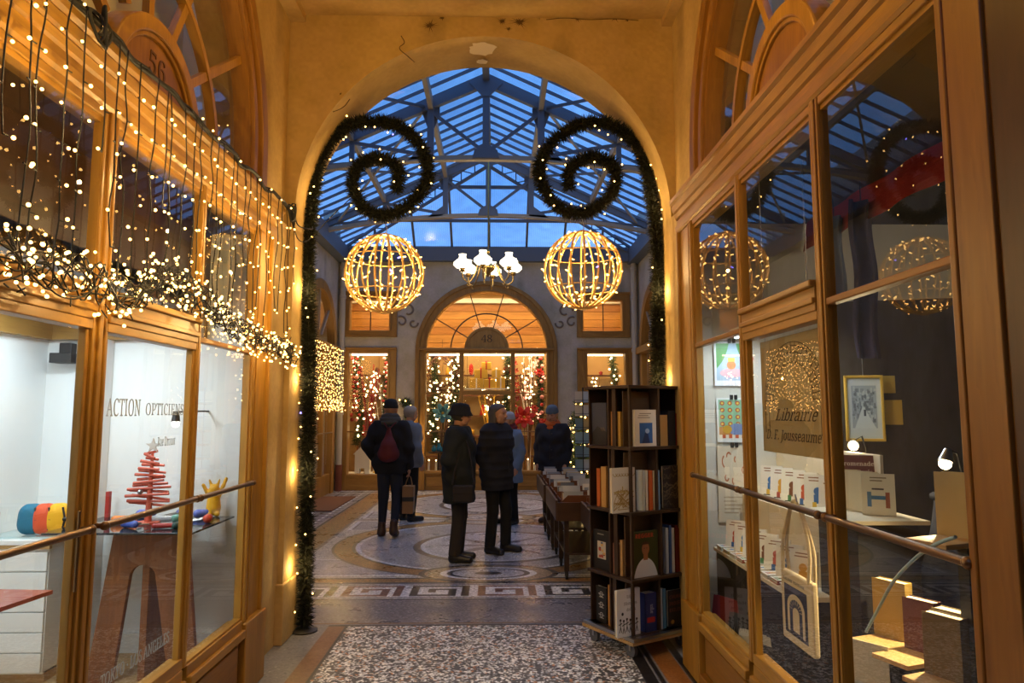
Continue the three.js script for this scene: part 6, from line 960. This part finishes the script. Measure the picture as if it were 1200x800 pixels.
{ // spot lamps
  const b = onZ(75, 412, -4.62), t = thing('spotlight', 'black box spotlight on the white wall above the counter', 'spotlight', V(b.x, 0, -4.69)); mesh('mount', bx(-0.04, 0.04, b.y - 0.01, b.y + 0.06, 0, 0.06, 0.004), M.black, t); mesh('housing', bx(-0.07, 0.07, b.y - 0.075, b.y - 0.01, 0.0, 0.11, 0.004), M.black, t);
  const c = onZ(206, 492, -4.45), u = thing('spotlight', 'small white-tipped spotlight on an arm above the stick tree', 'spotlight', V(c.x, c.y, -4.45)); mesh('arm', [cyl(V(0.0, 0.05, 0), V(0.10, 0.055, -0.05), 0.006), cyl(V(0.10, 0.055, -0.05), V(0.10, 0.055, -0.25), 0.006)], M.black, u); mesh('housing', cyl(V(0, -0.01, 0), V(0, 0.055, 0), 0.026, 0.018, 12), M.black, u);
  const em = std(lin(0.9, 0.9, 0.9), 0.4, { emissive: lin(1, 0.97, 0.9), emissiveIntensity: 5 }); em.name = 'spot_lamp'; mesh('lamp', sph(V(0, -0.022, 0), 0.024, 12, 8), em, u); spotLight('spot_lamp', lin(1, 0.96, 0.88), 0.7, V(c.x, c.y - 0.05, -4.45), V(c.x - 0.1, 0.9, -4.3), 0.8, 1);
  const o = onZ(200, 751, -4.69), s = thing('power_socket', 'white power socket with black plug low on the white wall', 'socket', V(o.x, o.y, -4.70)); mesh('plate', bx(-0.045, 0.045, -0.05, 0.05, 0, 0.012, 0.006), M.whiteGloss, s); mesh('plug', cyl(V(0, 0, 0.01), V(0, -0.005, 0.05), 0.022, 0.018, 12), M.black, s); mesh('cord', tube([V(0, -0.01, 0.05), V(0.0, -0.06, 0.06), V(0.06, -0.07, 0.03)], 0.005, 12, 5), M.black, s);
  const r = onZ(128, 594, -4.6); tag(mesh('sign_block', bx(r.x - 0.012, r.x + 0.012, TT, r.y + 0.1, -4.6, -4.57, 0.002), coverM('#a82a24')), 'slim red block standing behind the stick tree', 'block');
  const pm = std(lin(0.9, 0.95, 1), 0.4, { emissive: COOL, emissiveIntensity: 5 }); pm.name = 'ceiling_light_panel';
  for (const z of [-2.2, -3.1, -4.0]) { const g = thing('ceiling_light', 'slim white ceiling light inside the optician', 'ceiling light', V(-2.45, 2.335, z), 0, 'optician ceiling lights'); mesh('housing', bx(-0.26, 0.26, -0.02, 0.004, -0.06, 0.06, 0.004), M.white, g); mesh('diffuser', bx(-0.24, 0.24, -0.026, -0.02, -0.05, 0.05), pm, g); areaLight('ceiling_light', COOL, 95, 0.48, 0.10, V(-2.45, 2.305, z), V(-2.45, 0, z)); }
}
// ================================================================== INSIDE THE BOOKSHOP
{
  // posters clipped to the pale end wall
  const P1 = print(128, 180, (c, w, h) => { c.fillStyle = '#e8ecee'; c.fillRect(0, 0, w, h); c.fillStyle = '#a9c4d8'; c.fillRect(8, 8, 112, 150); c.fillStyle = '#5aa05a'; c.beginPath(); c.moveTo(8, 8); c.lineTo(56, 8); c.quadraticCurveTo(46, 70, 8, 110); c.fill(); c.beginPath(); c.moveTo(120, 8); c.lineTo(84, 8); c.quadraticCurveTo(92, 60, 120, 90); c.fill(); c.fillStyle = '#e6b6c0'; c.beginPath(); c.ellipse(66, 128, 46, 18, 0, 0, 7); c.fill(); c.fillStyle = '#d98a5a'; c.beginPath(); c.arc(64, 96, 17, 0, 7); c.fill(); c.fillStyle = '#e9cf62'; c.fillRect(52, 66, 26, 16); });
  const P2 = print(128, 180, (c, w, h) => { c.fillStyle = '#e6e8e6'; c.fillRect(0, 0, w, h); c.fillStyle = '#8fbf9a'; c.fillRect(8, 8, 112, 110); for (let i = 0; i < 4; i++) for (let j = 0; j < 4; j++) { c.fillStyle = '#c2503a'; c.beginPath(); c.arc(22 + i * 30, 22 + j * 28, 9, 0, 7); c.fill(); c.fillStyle = '#e9d25a'; c.beginPath(); c.arc(22 + i * 30, 22 + j * 28, 5, 0, 7); c.fill(); } c.fillStyle = '#c98b4a'; c.fillRect(8, 118, 112, 46); c.fillStyle = '#7a8fc0'; c.beginPath(); c.ellipse(78, 128, 34, 24, 0, 0, 7); c.fill(); c.fillStyle = '#d8a83a'; c.beginPath(); c.ellipse(40, 128, 18, 16, 0, 0, 7); c.fill(); for (let k = 0; k < 9; k++) { c.fillStyle = k % 2 ? '#d8623a' : '#efe6d2'; c.fillRect(8 + k * 12.5, 150, 12.5, 14); } });
  const P3 = print(128, 180, (c, w, h) => { c.fillStyle = '#e2d9c4'; c.fillRect(0, 0, w, h); c.strokeStyle = '#b5653c'; c.lineWidth = 4; for (let k = 0; k < 6; k++) { c.beginPath(); c.arc(rr(30, 110), rr(24, 100), rr(6, 16), rr(0, 3), rr(4, 6)); c.stroke(); } lines(c, 16, 120, 90, 5, 9, '#b9a98c'); });
  for (const [m, a, b, y0, y1, l] of [[P1, 838, 876, 400, 452, 'poster with green curtains clipped to the bookshop end wall'], [P2, 841, 878, 466, 518, 'poster of red flowers and a cat below the curtain poster'], [P3, 843, 879, 522, 612, 'cream poster with rust doodles lowest on the end wall']]) {
    const p0 = onZ(a, y1, -4.76), p1 = onZ(b, y0, -4.76), t = thing('poster', l, 'poster', V((p0.x + p1.x) / 2, p0.y, -4.765)), w = p1.x - p0.x, h = p1.y - p0.y; mesh('sheet', new THREE.BoxGeometry(w, h, 0.003).translate(0, h / 2, 0), m, t); mesh('clip', [bx(-0.02, 0.0, h - 0.012, h + 0.02, 0, 0.012), bx(0.01, 0.03, h - 0.012, h + 0.02, 0, 0.012)], M.black, t);
  }
  // lettered board behind the middle pane
  const bz0 = -3.47, bz1 = -2.74, by0 = 1.46, by1 = 2.0, t = thing('shop_sign', 'beige board with engraved bookshop name behind the middle pane', 'sign', V(XR + 0.05, 0, 0));
  mesh('board', bx(0, 0.012, by0, by1, bz0, bz1, 0.002), std(lin(0.36, 0.27, 0.13), 0.6), t);
  const sg = canvasTex(512, 512, (c, w, h) => { c.clearRect(0, 0, w, h); c.strokeStyle = 'rgba(58,40,16,0.85)'; c.lineWidth = 3; for (const r of [230, 215, 190, 150]) { c.beginPath(); c.ellipse(256, 280, r, r * 1.12, 0, Math.PI, 2 * Math.PI); c.stroke(); } for (let k = 0; k <= 22; k++) { const a = Math.PI + k * Math.PI / 22; c.beginPath(); c.moveTo(256 + 150 * Math.cos(a), 280 + 168 * Math.sin(a)); c.lineTo(256 + 228 * Math.cos(a), 280 + 256 * Math.sin(a)); c.stroke(); } c.lineWidth = 5; for (const x of [26, 60, 452, 486]) { c.beginPath(); c.moveTo(x, 280); c.lineTo(x, 430); c.stroke(); }
    c.font = 'italic 74px serif'; c.fillStyle = 'rgba(52,36,14,0.95)'; c.save(); c.transform(1, 0, -0.25, 1, 90, 0); c.fillText('Librairie', 110, 372); c.font = '62px serif'; c.fillText('D. F. Jousseaume', 50, 460, 420); c.restore(); });
  const sm = std(lin(1, 1, 1), 0.5, { map: sg, transparent: true }); mesh('lettering', toX(new THREE.PlaneGeometry(bz1 - bz0 - 0.02, by1 - by0 - 0.02).translate((bz0 + bz1) / 2, (by0 + by1) / 2, 0), 0, -1).translate(-0.002, 0, 0), sm, t);
  mesh('hanger', [cyl(V(0.006, by1, bz0 + 0.05), V(0.006, 2.9, bz0 + 0.05), 0.002), cyl(V(0.006, by1, bz1 - 0.05), V(0.006, 2.9, bz1 - 0.05), 0.002)], M.steel, t);
  // stepped display with children's books
  const st = thing('stepped_display', 'cream stepped shelf display behind the bookshop windows', 'shelf', V(0, 0, 0)), cm = std(lin(0.66, 0.58, 0.42), 0.6);
  for (const [x0, x1, y] of [[1.44, 1.66, 0.765], [1.66, 1.90, 1.10]]) { mesh('step', bx(x0, x1, y - 0.025, y, -4.7, -3.42, 0.004), cm, st); mesh('riser', bx(x1 - 0.015, x1, y, y + 0.34, -4.7, -3.42), cm, st); }
  mesh('side_panel', bx(1.46, 1.9, 0.10, 0.74, -3.45, -3.42), M.dark, st); mesh('front_panel', bx(1.46, 1.475, 0.10, 0.74, -4.7, -3.42), M.dark, st); mesh('upper_step', bx(1.66, 1.9, 0.765, 1.08, -3.45, -3.42), M.dark, st);
  const kid = [0, 1, 2, 3].map((i) => print(80, 112, (c, w, h) => { c.fillStyle = ['#f0ead8', '#e9e3d2', '#efe9dc', '#f2ecd8'][i]; c.fillRect(0, 0, w, h); lines(c, 12, 8, 56, 2, 9, '#8a5a3a'); c.fillStyle = ['#c2512c', '#3f74b0', '#d39a2e', '#7a4a2c'][i]; c.beginPath(); c.arc(40, 50, 12, 0, 7); c.fill(); c.fillRect(28, 60, 24, 26); c.fillStyle = ['#2f5f9a', '#d8b23a', '#a2382a', '#40824a'][i]; c.fillRect(24, 82, 12, 20); c.fillRect(44, 82, 12, 20); c.fillStyle = '#3a2a20'; c.fillRect(14, 100, 54, 3); }));
  const names = ['orange figure', 'blue figure', 'yellow figure', 'brown figure'];
  for (let row = 0; row < 2; row++) for (let k = 0; k < 7; k++) { const i = (k + row) % 4, z = -4.55 + k * 0.165 + (row ? 0.03 : 0), x = row ? 1.80 : 1.57, y = row ? 1.10 : 0.765; book({ label: `white picture book with ${names[i]} on the ${row ? 'upper' : 'lower'} step of the cream display`, group: `picture books with ${names[i]}, ${row ? 'upper' : 'lower'} step`, color: '#e8e0cc', w: 0.018, h: row ? 0.205 : 0.19, d: 0.14, at: V(x - 0.03, y + 0.002, z), turn: 0.85 + rr(-0.15, 0.15), lean: -0.12, front: kid[i] }); }
  for (let k = 0; k < 9; k++) { const z = -4.6 + k * 0.128; const b = book({ label: `${['cream', 'mustard', 'ivory', 'terracotta'][k % 4]} picture book with ${names[k % 4]} lying flat along the lower step edge`, group: 'flat picture books on the lower step', color: ['#e2d8c0', '#cfae5e', '#e9e2d0', '#b4552f'][k % 4], w: 0.02, h: 0.12, d: 0.1, at: V(1.505, 0.777, z), turn: Math.PI, front: kid[k % 4] }); b.rotation.set(0, 0, -Math.PI / 2); b.position.x = 1.445; b.position.y = 0.777; }
  // albums leaning below the display
  for (const [px, py, h, c, l] of [[853, 705, 0.42, '#7a1f18', 'large red album leaning against the stepped display'], [874, 720, 0.40, '#20242c', 'large dark album with white label leaning below the display'], [902, 760, 0.34, '#2a2a30', 'dark album with a purple roundel leaning behind the tote bag'], [888, 735, 0.36, '#b9b6a4', 'pale grey album leaning between the dark albums']]) {
    const p = onX(px, py, 1.40); book({ label: l, group: 'albums', color: c, w: 0.03, h, d: 0.30, at: V(1.385, 0.10 + 0.0, p.z), turn: 0.55, lean: -0.2 });
  }
  // tote bag hanging in the middle window
  const a = onX(917, 664, 1.34), b = onX(953, 790, 1.34), tb = thing('tote_bag', 'natural canvas tote bag with a navy arcade print hanging in the window', 'bag', V(1.345, 0, 0)), cv = std(lin(0.62, 0.50, 0.31), 0.9, { bumpMap: clothB, bumpScale: 0.001 }), zA = a.z, zB = onX(953, 680, 1.34).z, yT = a.y, yB = 0.62;
  const tp = print(128, 176, (c, w, h) => { c.fillStyle = '#cbb992'; c.fillRect(0, 0, w, h); c.fillStyle = '#3a3a40'; c.font = 'bold 11px sans-serif'; c.fillText('GALERIE VIVIENNE', 8, 14, 112); c.fillStyle = '#272d44'; c.fillRect(12, 24, 104, 140); c.fillStyle = '#cbb992'; c.beginPath(); c.arc(64, 84, 40, Math.PI, 0); c.lineTo(104, 156); c.lineTo(24, 156); c.fill(); c.fillStyle = '#3b425e'; c.beginPath(); c.arc(64, 88, 29, Math.PI, 0); c.lineTo(93, 156); c.lineTo(35, 156); c.fill(); c.fillStyle = '#cbb992'; c.beginPath(); c.arc(64, 96, 15, Math.PI, 0); c.lineTo(79, 150); c.lineTo(49, 150); c.fill(); c.strokeStyle = '#cbb992'; c.lineWidth = 2; for (let k = 0; k < 9; k++) { const an = Math.PI + k * Math.PI / 8; c.beginPath(); c.moveTo(64 + 16 * Math.cos(an), 88 + 16 * Math.sin(an)); c.lineTo(64 + 39 * Math.cos(an), 86 + 39 * Math.sin(an)); c.stroke(); } lines(c, 34, 160, 60, 1, 8, '#3a3a40'); });
  mesh('bag', bx(-0.016, 0.016, yB, yT, zA, zB, 0.012), cv, tb); mesh('print', toX(new THREE.PlaneGeometry(zB - zA - 0.03, (yT - yB) * 0.86).translate((zA + zB) / 2, yB + (yT - yB) * 0.5, 0), -0.0175, -1), tp, tb);
  const hk = onX(925, 590, 1.345); mesh('handle', [[zA + 0.02, 0.010], [zB - 0.02, -0.010]].length ? [0.014, -0.014].map((dx) => { const p = [V(dx, yT - 0.01, zA + 0.025), V(dx * 0.6, yT + 0.14, zA + 0.03), V(0, hk.y + 0.02, (zA + zB) / 2 - 0.02), V(0, hk.y + 0.0, (zA + zB) / 2 + 0.03), V(dx * 0.6, yT + 0.14, zB - 0.02), V(dx, yT - 0.01, zB - 0.025)]; return tube(p, 0.008, 30, 6); }) : [], cv, tb); mesh('hook', tube([V(0, hk.y + 0.05, (zA + zB) / 2), V(0, hk.y + 0.01, (zA + zB) / 2 + 0.015), V(0, hk.y - 0.01, (zA + zB) / 2)], 0.004, 10, 5), M.steel, tb);
  // framed print on a picture stand
  const f = onX(1015, 517, 2.1), fr = thing('framed_print', 'gold framed street etching on the dark bookshop wall', 'picture', V(f.x, f.y, f.z), -0.25), fw = 0.205, fh = 0.375;
  mesh('frame', [bx(-fw / 2, fw / 2, 0, 0.016, -0.01, 0.012, 0.003), bx(-fw / 2, fw / 2, fh - 0.016, fh, -0.01, 0.012, 0.003), bx(-fw / 2, -fw / 2 + 0.014, 0, fh, -0.01, 0.012, 0.003), bx(fw / 2 - 0.014, fw / 2, 0, fh, -0.01, 0.012, 0.003)], D.gold, fr);
  mesh('print', bx(-fw / 2 + 0.01, fw / 2 - 0.01, 0.01, fh - 0.01, -0.008, 0), print(96, 176, (c, w, h) => { c.fillStyle = '#c6ccc8'; c.fillRect(0, 0, w, h); c.fillStyle = '#98a2a6'; c.fillRect(14, 24, 68, 120); for (let k = 0; k < 120; k++) { c.fillStyle = pick(['#6f7a80', '#848e92', '#b3bab8', '#5d666c']); c.fillRect(rr(14, 76), rr(24, 120), rr(2, 8), rr(3, 16)); } c.fillStyle = '#c9d0cc'; c.beginPath(); c.moveTo(44, 80); c.lineTo(20, 144); c.lineTo(78, 144); c.fill(); c.fillStyle = '#3d454c'; c.fillRect(46, 92, 6, 18); }), fr); mesh('hanger', cyl(V(0, fh, 0), V(0, 1.2, 0), 0.002), M.steel, fr);
  const pk = thing('picture_panel', 'dark brown panel standing behind the framed etching', 'panel', V(f.x - 0.02, 0.1, f.z - 0.06), -0.25); mesh('panel', uvm(bx(-0.12, 0.85, 0, 2.2, -0.03, 0)), wood(0.06, 0.045, 0.03), pk);
  // books on the ledge beside it
  const lz = onX(1016, 604, 1.72), lt = thing('ledge', 'narrow cream ledge carrying picture books above the navy drape', 'shelf', V(1.72, lz.y, lz.z)); mesh('board', bx(-0.16, 0.20, -0.02, 0, -0.30, 0.16, 0.004), cm, lt); mesh('support', bx(-0.10, 0.18, 0.1 - lz.y, -0.02, -0.28, 0.10), M.dark, lt);
  [['#6e2c1c', 0.26, 'brown book titled Promenade standing on the cream ledge', print(96, 128, (c, w, h) => { c.fillStyle = '#6e2c1c'; c.fillRect(0, 0, w, h); c.fillStyle = '#f0e2c8'; c.font = 'bold 15px serif'; c.fillText('Promenades', 6, 26); c.fillText('dans Paris', 10, 46); c.beginPath(); c.ellipse(46, 100, 36, 34, 0, 0, 7); c.fill(); })], ['#e3d3a2', 0.19, 'cream book with arches standing on the cream ledge', print(96, 112, (c, w, h) => { c.fillStyle = '#e4d6aa'; c.fillRect(0, 0, w, h); c.fillStyle = '#b08a4a'; for (let k = 0; k < 4; k++) { c.beginPath(); c.arc(16 + k * 22, 30, 8, Math.PI, 0); c.lineTo(24 + k * 22, 48); c.lineTo(8 + k * 22, 48); c.fill(); } c.fillStyle = '#9a6a3a'; c.beginPath(); c.ellipse(52, 80, 20, 18, 0, 0, 7); c.fill(); c.fillStyle = '#3a2418'; c.beginPath(); c.arc(24, 74, 11, 0, 7); c.fill(); })], ['#ded2b4', 0.19, 'white spined book between two others on the cream ledge', null], ['#e6dcc2', 0.19, 'ivory spined book between two others on the cream ledge', null], ['#e8e2ce', 0.19, 'white book with blue figures held by a wire stand', print(96, 112, (c, w, h) => { c.fillStyle = '#e9e4d2'; c.fillRect(0, 0, w, h); lines(c, 20, 10, 56, 2, 8, '#7a6a4a'); c.fillStyle = '#3f7ab0'; c.fillRect(26, 60, 44, 10); c.fillStyle = '#5a86b8'; c.fillRect(16, 50, 12, 40); c.fillStyle = '#a85a34'; c.fillRect(68, 50, 12, 42); c.fillStyle = '#2c2c30'; c.fillRect(30, 40, 34, 4); })]].forEach(([c, h, l, fp], k) => { const px = [982, 982, 992, 998, 1012][k], q = onX(px, 600, 1.72 + 0.0); book({ label: l, group: 'ledge books', color: c, w: 0.02, h, d: [0.17, 0.13, 0.13, 0.13, 0.14][k], at: V(1.72 + (k === 0 ? 0.09 : 0.01) + k * 0.012, lz.y + 0.002, q.z + 0.03), turn: [1.15, 1.15, 0.9, 0.85, 1.05][k], lean: -0.08, front: fp ?? undefined }); });
  // navy cloth behind and old books on small ledges
  const nav = std(lin(0.006, 0.008, 0.024), 0.9, { bumpMap: clothB, bumpScale: 0.002 });
  const dr = thing('drape', 'navy cloth draped over the display below the hand rail', 'cloth', V(0, 0, 0)), seg = 26, g = new THREE.PlaneGeometry(1.5, 1.15, seg, 20), pp = g.attributes.position;
  for (let i = 0; i < pp.count; i++) { const u = pp.getX(i), v = pp.getY(i); pp.setXYZ(i, 1.98 + 0.22 * v - 0.03 * Math.sin(u * 17) * (0.6 - v) - 0.012 * Math.sin(u * 41 + v * 9), 0.68 + v, -2.62 + u); } g.computeVertexNormals(); mesh('cloth', g, nav, dr); mesh('fold', [tube([V(2.1, 1.25, -3.36), V(2.09, 1.26, -2.6), V(2.1, 1.25, -1.88)], 0.02, 20, 6)], nav, dr);
  const old = [[1043, 748, 0.235, '#a2853f', 'ochre cloth-bound old book on a wooden ledge', 0.05, 0.15], [1078, 765, 0.20, '#5f2f22', 'brown leather old book with blue top edge on a ledge', 0.05, 0.13], [1118, 792, 0.225, '#7d6a3e', 'pair-bound olive old book on the largest wooden ledge', 0.06, 0.14], [1122, 630, 0.23, '#cdbb86', 'pale yellow old book high beside the pilaster', 0.05, 0.15]];
  old.forEach(([px, py, h, c, l, w, d], k) => { const p = onX(px, py, 1.66), y = p.y; const b = thing('ledge', `small pale wooden ledge under the ${['ochre cloth-bound', 'brown leather', 'olive', 'pale yellow'][k]} old book`, 'ledge', V(1.66, y, p.z), 0.35); mesh('board', uvm(bx(-0.17, 0.13, -0.018, 0, -0.075, 0.085, 0.003), 'x'), M.woodPale, b); mesh('bracket', [bx(0.02, 0.05, 0.1 - y, -0.018, -0.02, 0.02)], M.dark, b); book({ label: l, group: 'old books', color: c, w, h, d, at: V(1.66 + 0.03, y, p.z - 0.02), turn: 0.45, lean: 0 }); if (k === 2) book({ label: 'olive companion volume beside the pair-bound old book', group: 'old books', color: '#6d5c38', w: 0.05, h: 0.22, d: 0.14, at: V(1.66 - 0.03, y, p.z + 0.012), turn: 0.45 }); });
  for (const [px, py, l, c] of [[1020, 792, 'pale card with tan border standing at the foot of the drape', '#b9b4a2'], [1000, 800, 'plain grey card standing at the foot of the drape', '#a9adb0']]) { const p = onX(px, py, 1.5), t2 = thing('card', l, 'card', V(1.5, p.y - 0.03, p.z), -0.9); mesh('sheet', bx(-0.075, 0.075, 0, 0.16, -0.003, 0.003), coverM(c), t2); mesh('stand', bx(-0.02, 0.02, 0.10 - p.y + 0.03, 0.1, -0.03, -0.004), M.dark, t2); }
  // bent acrylic strip
  tag(mesh('acrylic_arc', tube([[1015, 740], [1030, 712], [1045, 684], [1062, 664], [1080, 648], [1100, 636], [1120, 629]].map(([a2, b2]) => onX(a2, b2, 1.44)), 0.006, 30, 6), std(lin(0.30, 0.46, 0.55), 0.2)), 'thin curved pale blue acrylic strip in the bookshop window', 'strip');
  // red valance and dark hangings
  const rv = [onX(900, 327, 2.25), onX(1118, 212, 2.25)], va = thing('valance', 'red fabric valance hanging inside the top of the bookshop windows', 'valance', V(0, 0, 0)), vg = new THREE.PlaneGeometry(1, 1, 60, 10), vp = vg.attributes.position, vy0 = (rv[0].y + rv[1].y) / 2, vz0 = -4.75, vz1 = -1.7;
  for (let i = 0; i < vp.count; i++) { const u = vp.getX(i) + 0.5, v = vp.getY(i) + 0.5; vp.setXYZ(i, 2.25 - 0.02 * Math.sin(u * 34) * (1 - v) - 0.10 * (1 - v), vy0 + 0.62 * v, vz0 + (vz1 - vz0) * u); } vg.computeVertexNormals();
  mesh('fabric', vg, std(lin(0.30, 0.018, 0.016), 0.85, { bumpMap: clothB, bumpScale: 0.002 }), va); mesh('rod', cyl(V(2.25, vy0 + 0.62, vz0), V(2.25, vy0 + 0.62, vz1), 0.015), M.brassOld, va);
  for (const [px, w, l] of [[985, 0.14, 'grey-blue scarf hanging beneath the red valance'], [1018, 0.16, 'dark purple cloth hanging beneath the red valance']]) { const p = onX(px, 420, 2.1), t3 = thing('hanging_cloth', l, 'cloth', V(2.1, 0, p.z)), hg = new THREE.PlaneGeometry(w, vy0 + 0.1 - p.y, 14, 12).translate(0, (vy0 + 0.1 + p.y) / 2, 0), q = hg.attributes.position; for (let i = 0; i < q.count; i++) { const x = q.getX(i); q.setZ(i, 0.03 * Math.sin(x * 70) + 0.02 * Math.sin(q.getY(i) * 11)); } hg.computeVertexNormals(); mesh('cloth', hg, px < 1000 ? cloth(0.10, 0.12, 0.16) : cloth(0.03, 0.02, 0.04), t3); mesh('cord', cyl(V(0, vy0 + 0.1, 0), V(0, 2.98, 0), 0.003), M.cable, t3); }
  // shelving with a few notices deep in the shop
  const sh = thing('bookcase', 'tall dark bookcase at the back of the bookshop', 'bookcase', V(3.28, 0.1, -2.9)); for (const y of [0.02, 0.42, 0.82, 1.22, 1.62, 2.02]) mesh('shelf', uvm(bx(-0.26, 0, y, y + 0.025, -1.5, 1.5), 'z'), M.woodDark, sh); for (const z of [-1.5, -0.5, 0.5, 1.5]) mesh('upright', uvm(bx(-0.26, 0, 0, 2.2, z - 0.015, z + 0.015)), M.woodDark, sh);
  for (const [x, y, h] of [[0.17, 1.66, 0.10], [0.20, 1.48, 0.14]]) mesh('notice', bx(x - 0.045, x + 0.045, y, y + h, 0, 0.004), coverM('#b8963c'), pk);
  for (let k = 0; k < 24; k++) { const z = -4.25 + k * 0.062; book({ label: `old ${['umber', 'olive-brown', 'black', 'chestnut'][k % 4]} hardback on the ${k % 2 ? 'fourth' : 'fifth'} shelf of the back bookcase`, group: 'books in the back bookcase', color: ['#3a2a1c', '#4a3a22', '#2a2420', '#54371f'][k % 4], w: 0.045, h: rr(0.24, 0.32), d: 0.17, at: V(3.13, 0.1 + (k % 2 ? 1.245 : 1.645), z), turn: -Math.PI / 2 }); }
  // lamps of the window display
  const lampM = std(lin(1, 0.9, 0.7), 0.3, { emissive: lin(1, 0.75, 0.38), emissiveIntensity: 22 }); lampM.name = 'spot_lamp_glow';
  for (const [px, py, X, to, pw, l] of [[1108, 541, 1.85, [1.62, 0.85, -2.75], 7, 'clip spotlight shining on the old books'], [1000, 522, 1.95, [1.74, 1.25, -3.25], 2.2, 'bent-arm spotlight over the books on the cream ledge'], [913, 546, 1.95, [1.6, 0.9, -3.9], 16, 'bright spotlight over the stepped picture book display']]) {
    const p = onX(px, py, X), d = V(...to).sub(p).normalize(), t4 = thing('spotlight', l, 'spotlight', p); mesh('housing', cyl(d.clone().multiplyScalar(-0.055), d.clone().multiplyScalar(0.0), 0.014, 0.030, 14), M.steel, t4); mesh('lamp', sph(d.clone().multiplyScalar(0.008), 0.024, 12, 8), lampM, t4); mesh('stem', tube([d.clone().multiplyScalar(-0.05), V(0.05, 0.06, -0.02), V(0.10, -0.1, -0.04), V(0.10, 0.12 - p.y, -0.04)], 0.005, 20, 5), M.black, t4);
    spotLight('spot_lamp_glow', lin(1, 0.76, 0.40), pw, p.clone().addScaledVector(d, 0.045), V(...to), 0.95, 1);
  }
  const cl = thing('ceiling_light', 'round frosted ceiling light inside the bookshop', 'ceiling light', V(2.7, 2.98, -3.2)), cgm = std(lin(0.9, 0.85, 0.75), 0.4, { emissive: lin(1, 0.8, 0.52), emissiveIntensity: 2 }); cgm.name = 'ceiling_light_glow'; mesh('base', cyl(V(0, -0.02, 0), V(0, 0, 0), 0.14, 0.14, 20), M.white, cl); mesh('diffuser', lathe([[0, -0.08], [0.07, -0.07], [0.12, -0.02]], V(0, 0, 0), 20), cgm, cl); pointLight('ceiling_light_glow', lin(1, 0.8, 0.52), 0.7, V(2.7, 2.85, -3.2), 3);
  const tl = thing('tube_light', 'cool white tube light above the lettered board in the bookshop', 'tube light', V(1.62, 2.16, -4.05)), tm = std(lin(0.9, 0.95, 1), 0.4, { emissive: lin(0.75, 0.9, 1), emissiveIntensity: 6 }); tm.name = 'tube_light_glow'; mesh('housing', bx(-0.04, 0.04, 0.012, 0.05, -0.62, 0.62, 0.006), M.white, tl); mesh('tube', cyl(V(0, -0.002, -0.6), V(0, -0.002, 0.6), 0.013, 0.013, 12), tm, tl); mesh('hanger', [-0.5, 0.5].map((z) => cyl(V(0, 0.05, z), V(0, 0.82, z), 0.004)), M.steel, tl);
  areaLight('tube_light_glow', lin(0.8, 0.92, 1), 65, 0.05, 1.2, V(1.62, 2.14, -4.05), V(1.62, 0, -4.05));
}
// ================================================================== LAMPS
{
  const t = thing('ceiling_lantern', 'brass ceiling lantern with frosted globe hanging in the passage', 'lantern', V(-0.1, 0, -2.75));
  mesh('rod', cyl(V(0, 4.25, 0), V(0, 4.75, 0), 0.012), M.brass, t); mesh('cap', lathe([[0.01, 0.1], [0.05, 0.08], [0.13, 0.0]], V(0, 4.19, 0)), M.brass, t);
  const gm = std(lin(0.9, 0.8, 0.6), 0.4, { emissive: WARM, emissiveIntensity: 6 }); gm.name = 'lantern_glow';
  mesh('globe', sph(V(0, 4.08, 0), 0.14, 20, 14), gm, t);
  pointLight('lantern', WARM, 5.0, V(-0.1, 4.08, -2.75), 7);
}
{ // chandelier
  const c = onZ(572, 316, -11), t = thing('chandelier', 'brass chandelier with six glowing white glass shades hanging in the hall', 'chandelier', c);
  const shadeM = std(lin(0.9, 0.88, 0.8), 0.35, { emissive: lin(1, 0.86, 0.58), emissiveIntensity: 3.2 }); shadeM.name = 'lamp_shade_glow';
  mesh('stem', [cyl(V(0, 0.1, 0), V(0, HALL.ridge - c.y - 0.1, 0), 0.011), sph(V(0, 0.30, 0), 0.03), sph(V(0, 0.22, 0), 0.04)], M.brass, t);
  mesh('body', lathe([[0, -0.12], [0.02, -0.11], [0.035, -0.06], [0.10, 0.0], [0.12, 0.05], [0.07, 0.09], [0.03, 0.14], [0.045, 0.18], [0.015, 0.22]], V(0, 0, 0), 24), M.brass, t);
  const armG = prep(merge([tube([V(0.06, 0.02, 0), V(0.16, 0.08, 0), V(0.22, -0.08, 0), V(0.32, -0.22, 0), V(0.42, -0.16, 0), V(0.43, -0.06, 0)], 0.0105, 28, 6), lathe([[0.0, -0.07], [0.05, -0.055], [0.03, -0.03], [0.05, -0.01]], V(0.43, 0, 0), 14), tube([V(0.32, -0.22, 0), V(0.35, -0.26, 0), V(0.32, -0.28, 0), V(0.30, -0.25, 0)], 0.008, 10, 5)]));
  const shadeG = prep(lathe([[0.03, -0.01], [0.10, 0.0], [0.145, 0.045], [0.14, 0.085], [0.095, 0.125], [0.06, 0.15], [0.052, 0.19], [0.062, 0.215]], V(0.43, 0, 0), 22));
  for (let k = 0; k < 6; k++) { const a = k / 6 * 6.283 + 0.35, arm = share('arm', armG, M.brass, t); arm.rotation.y = a; share('lamp_shade', shadeG, shadeM, arm); pointLight('chandelier', lin(1, 0.74, 0.42), 0.4, c.clone().add(V(Math.cos(a) * 0.43, 0.07, -Math.sin(a) * 0.43)), 4); }
}
// ================================================================== shadows for every mesh, and the picture
scene.traverse((o) => { if (o.isMesh) { o.castShadow = true; o.receiveShadow = true; } });
renderer.render(scene, camera);
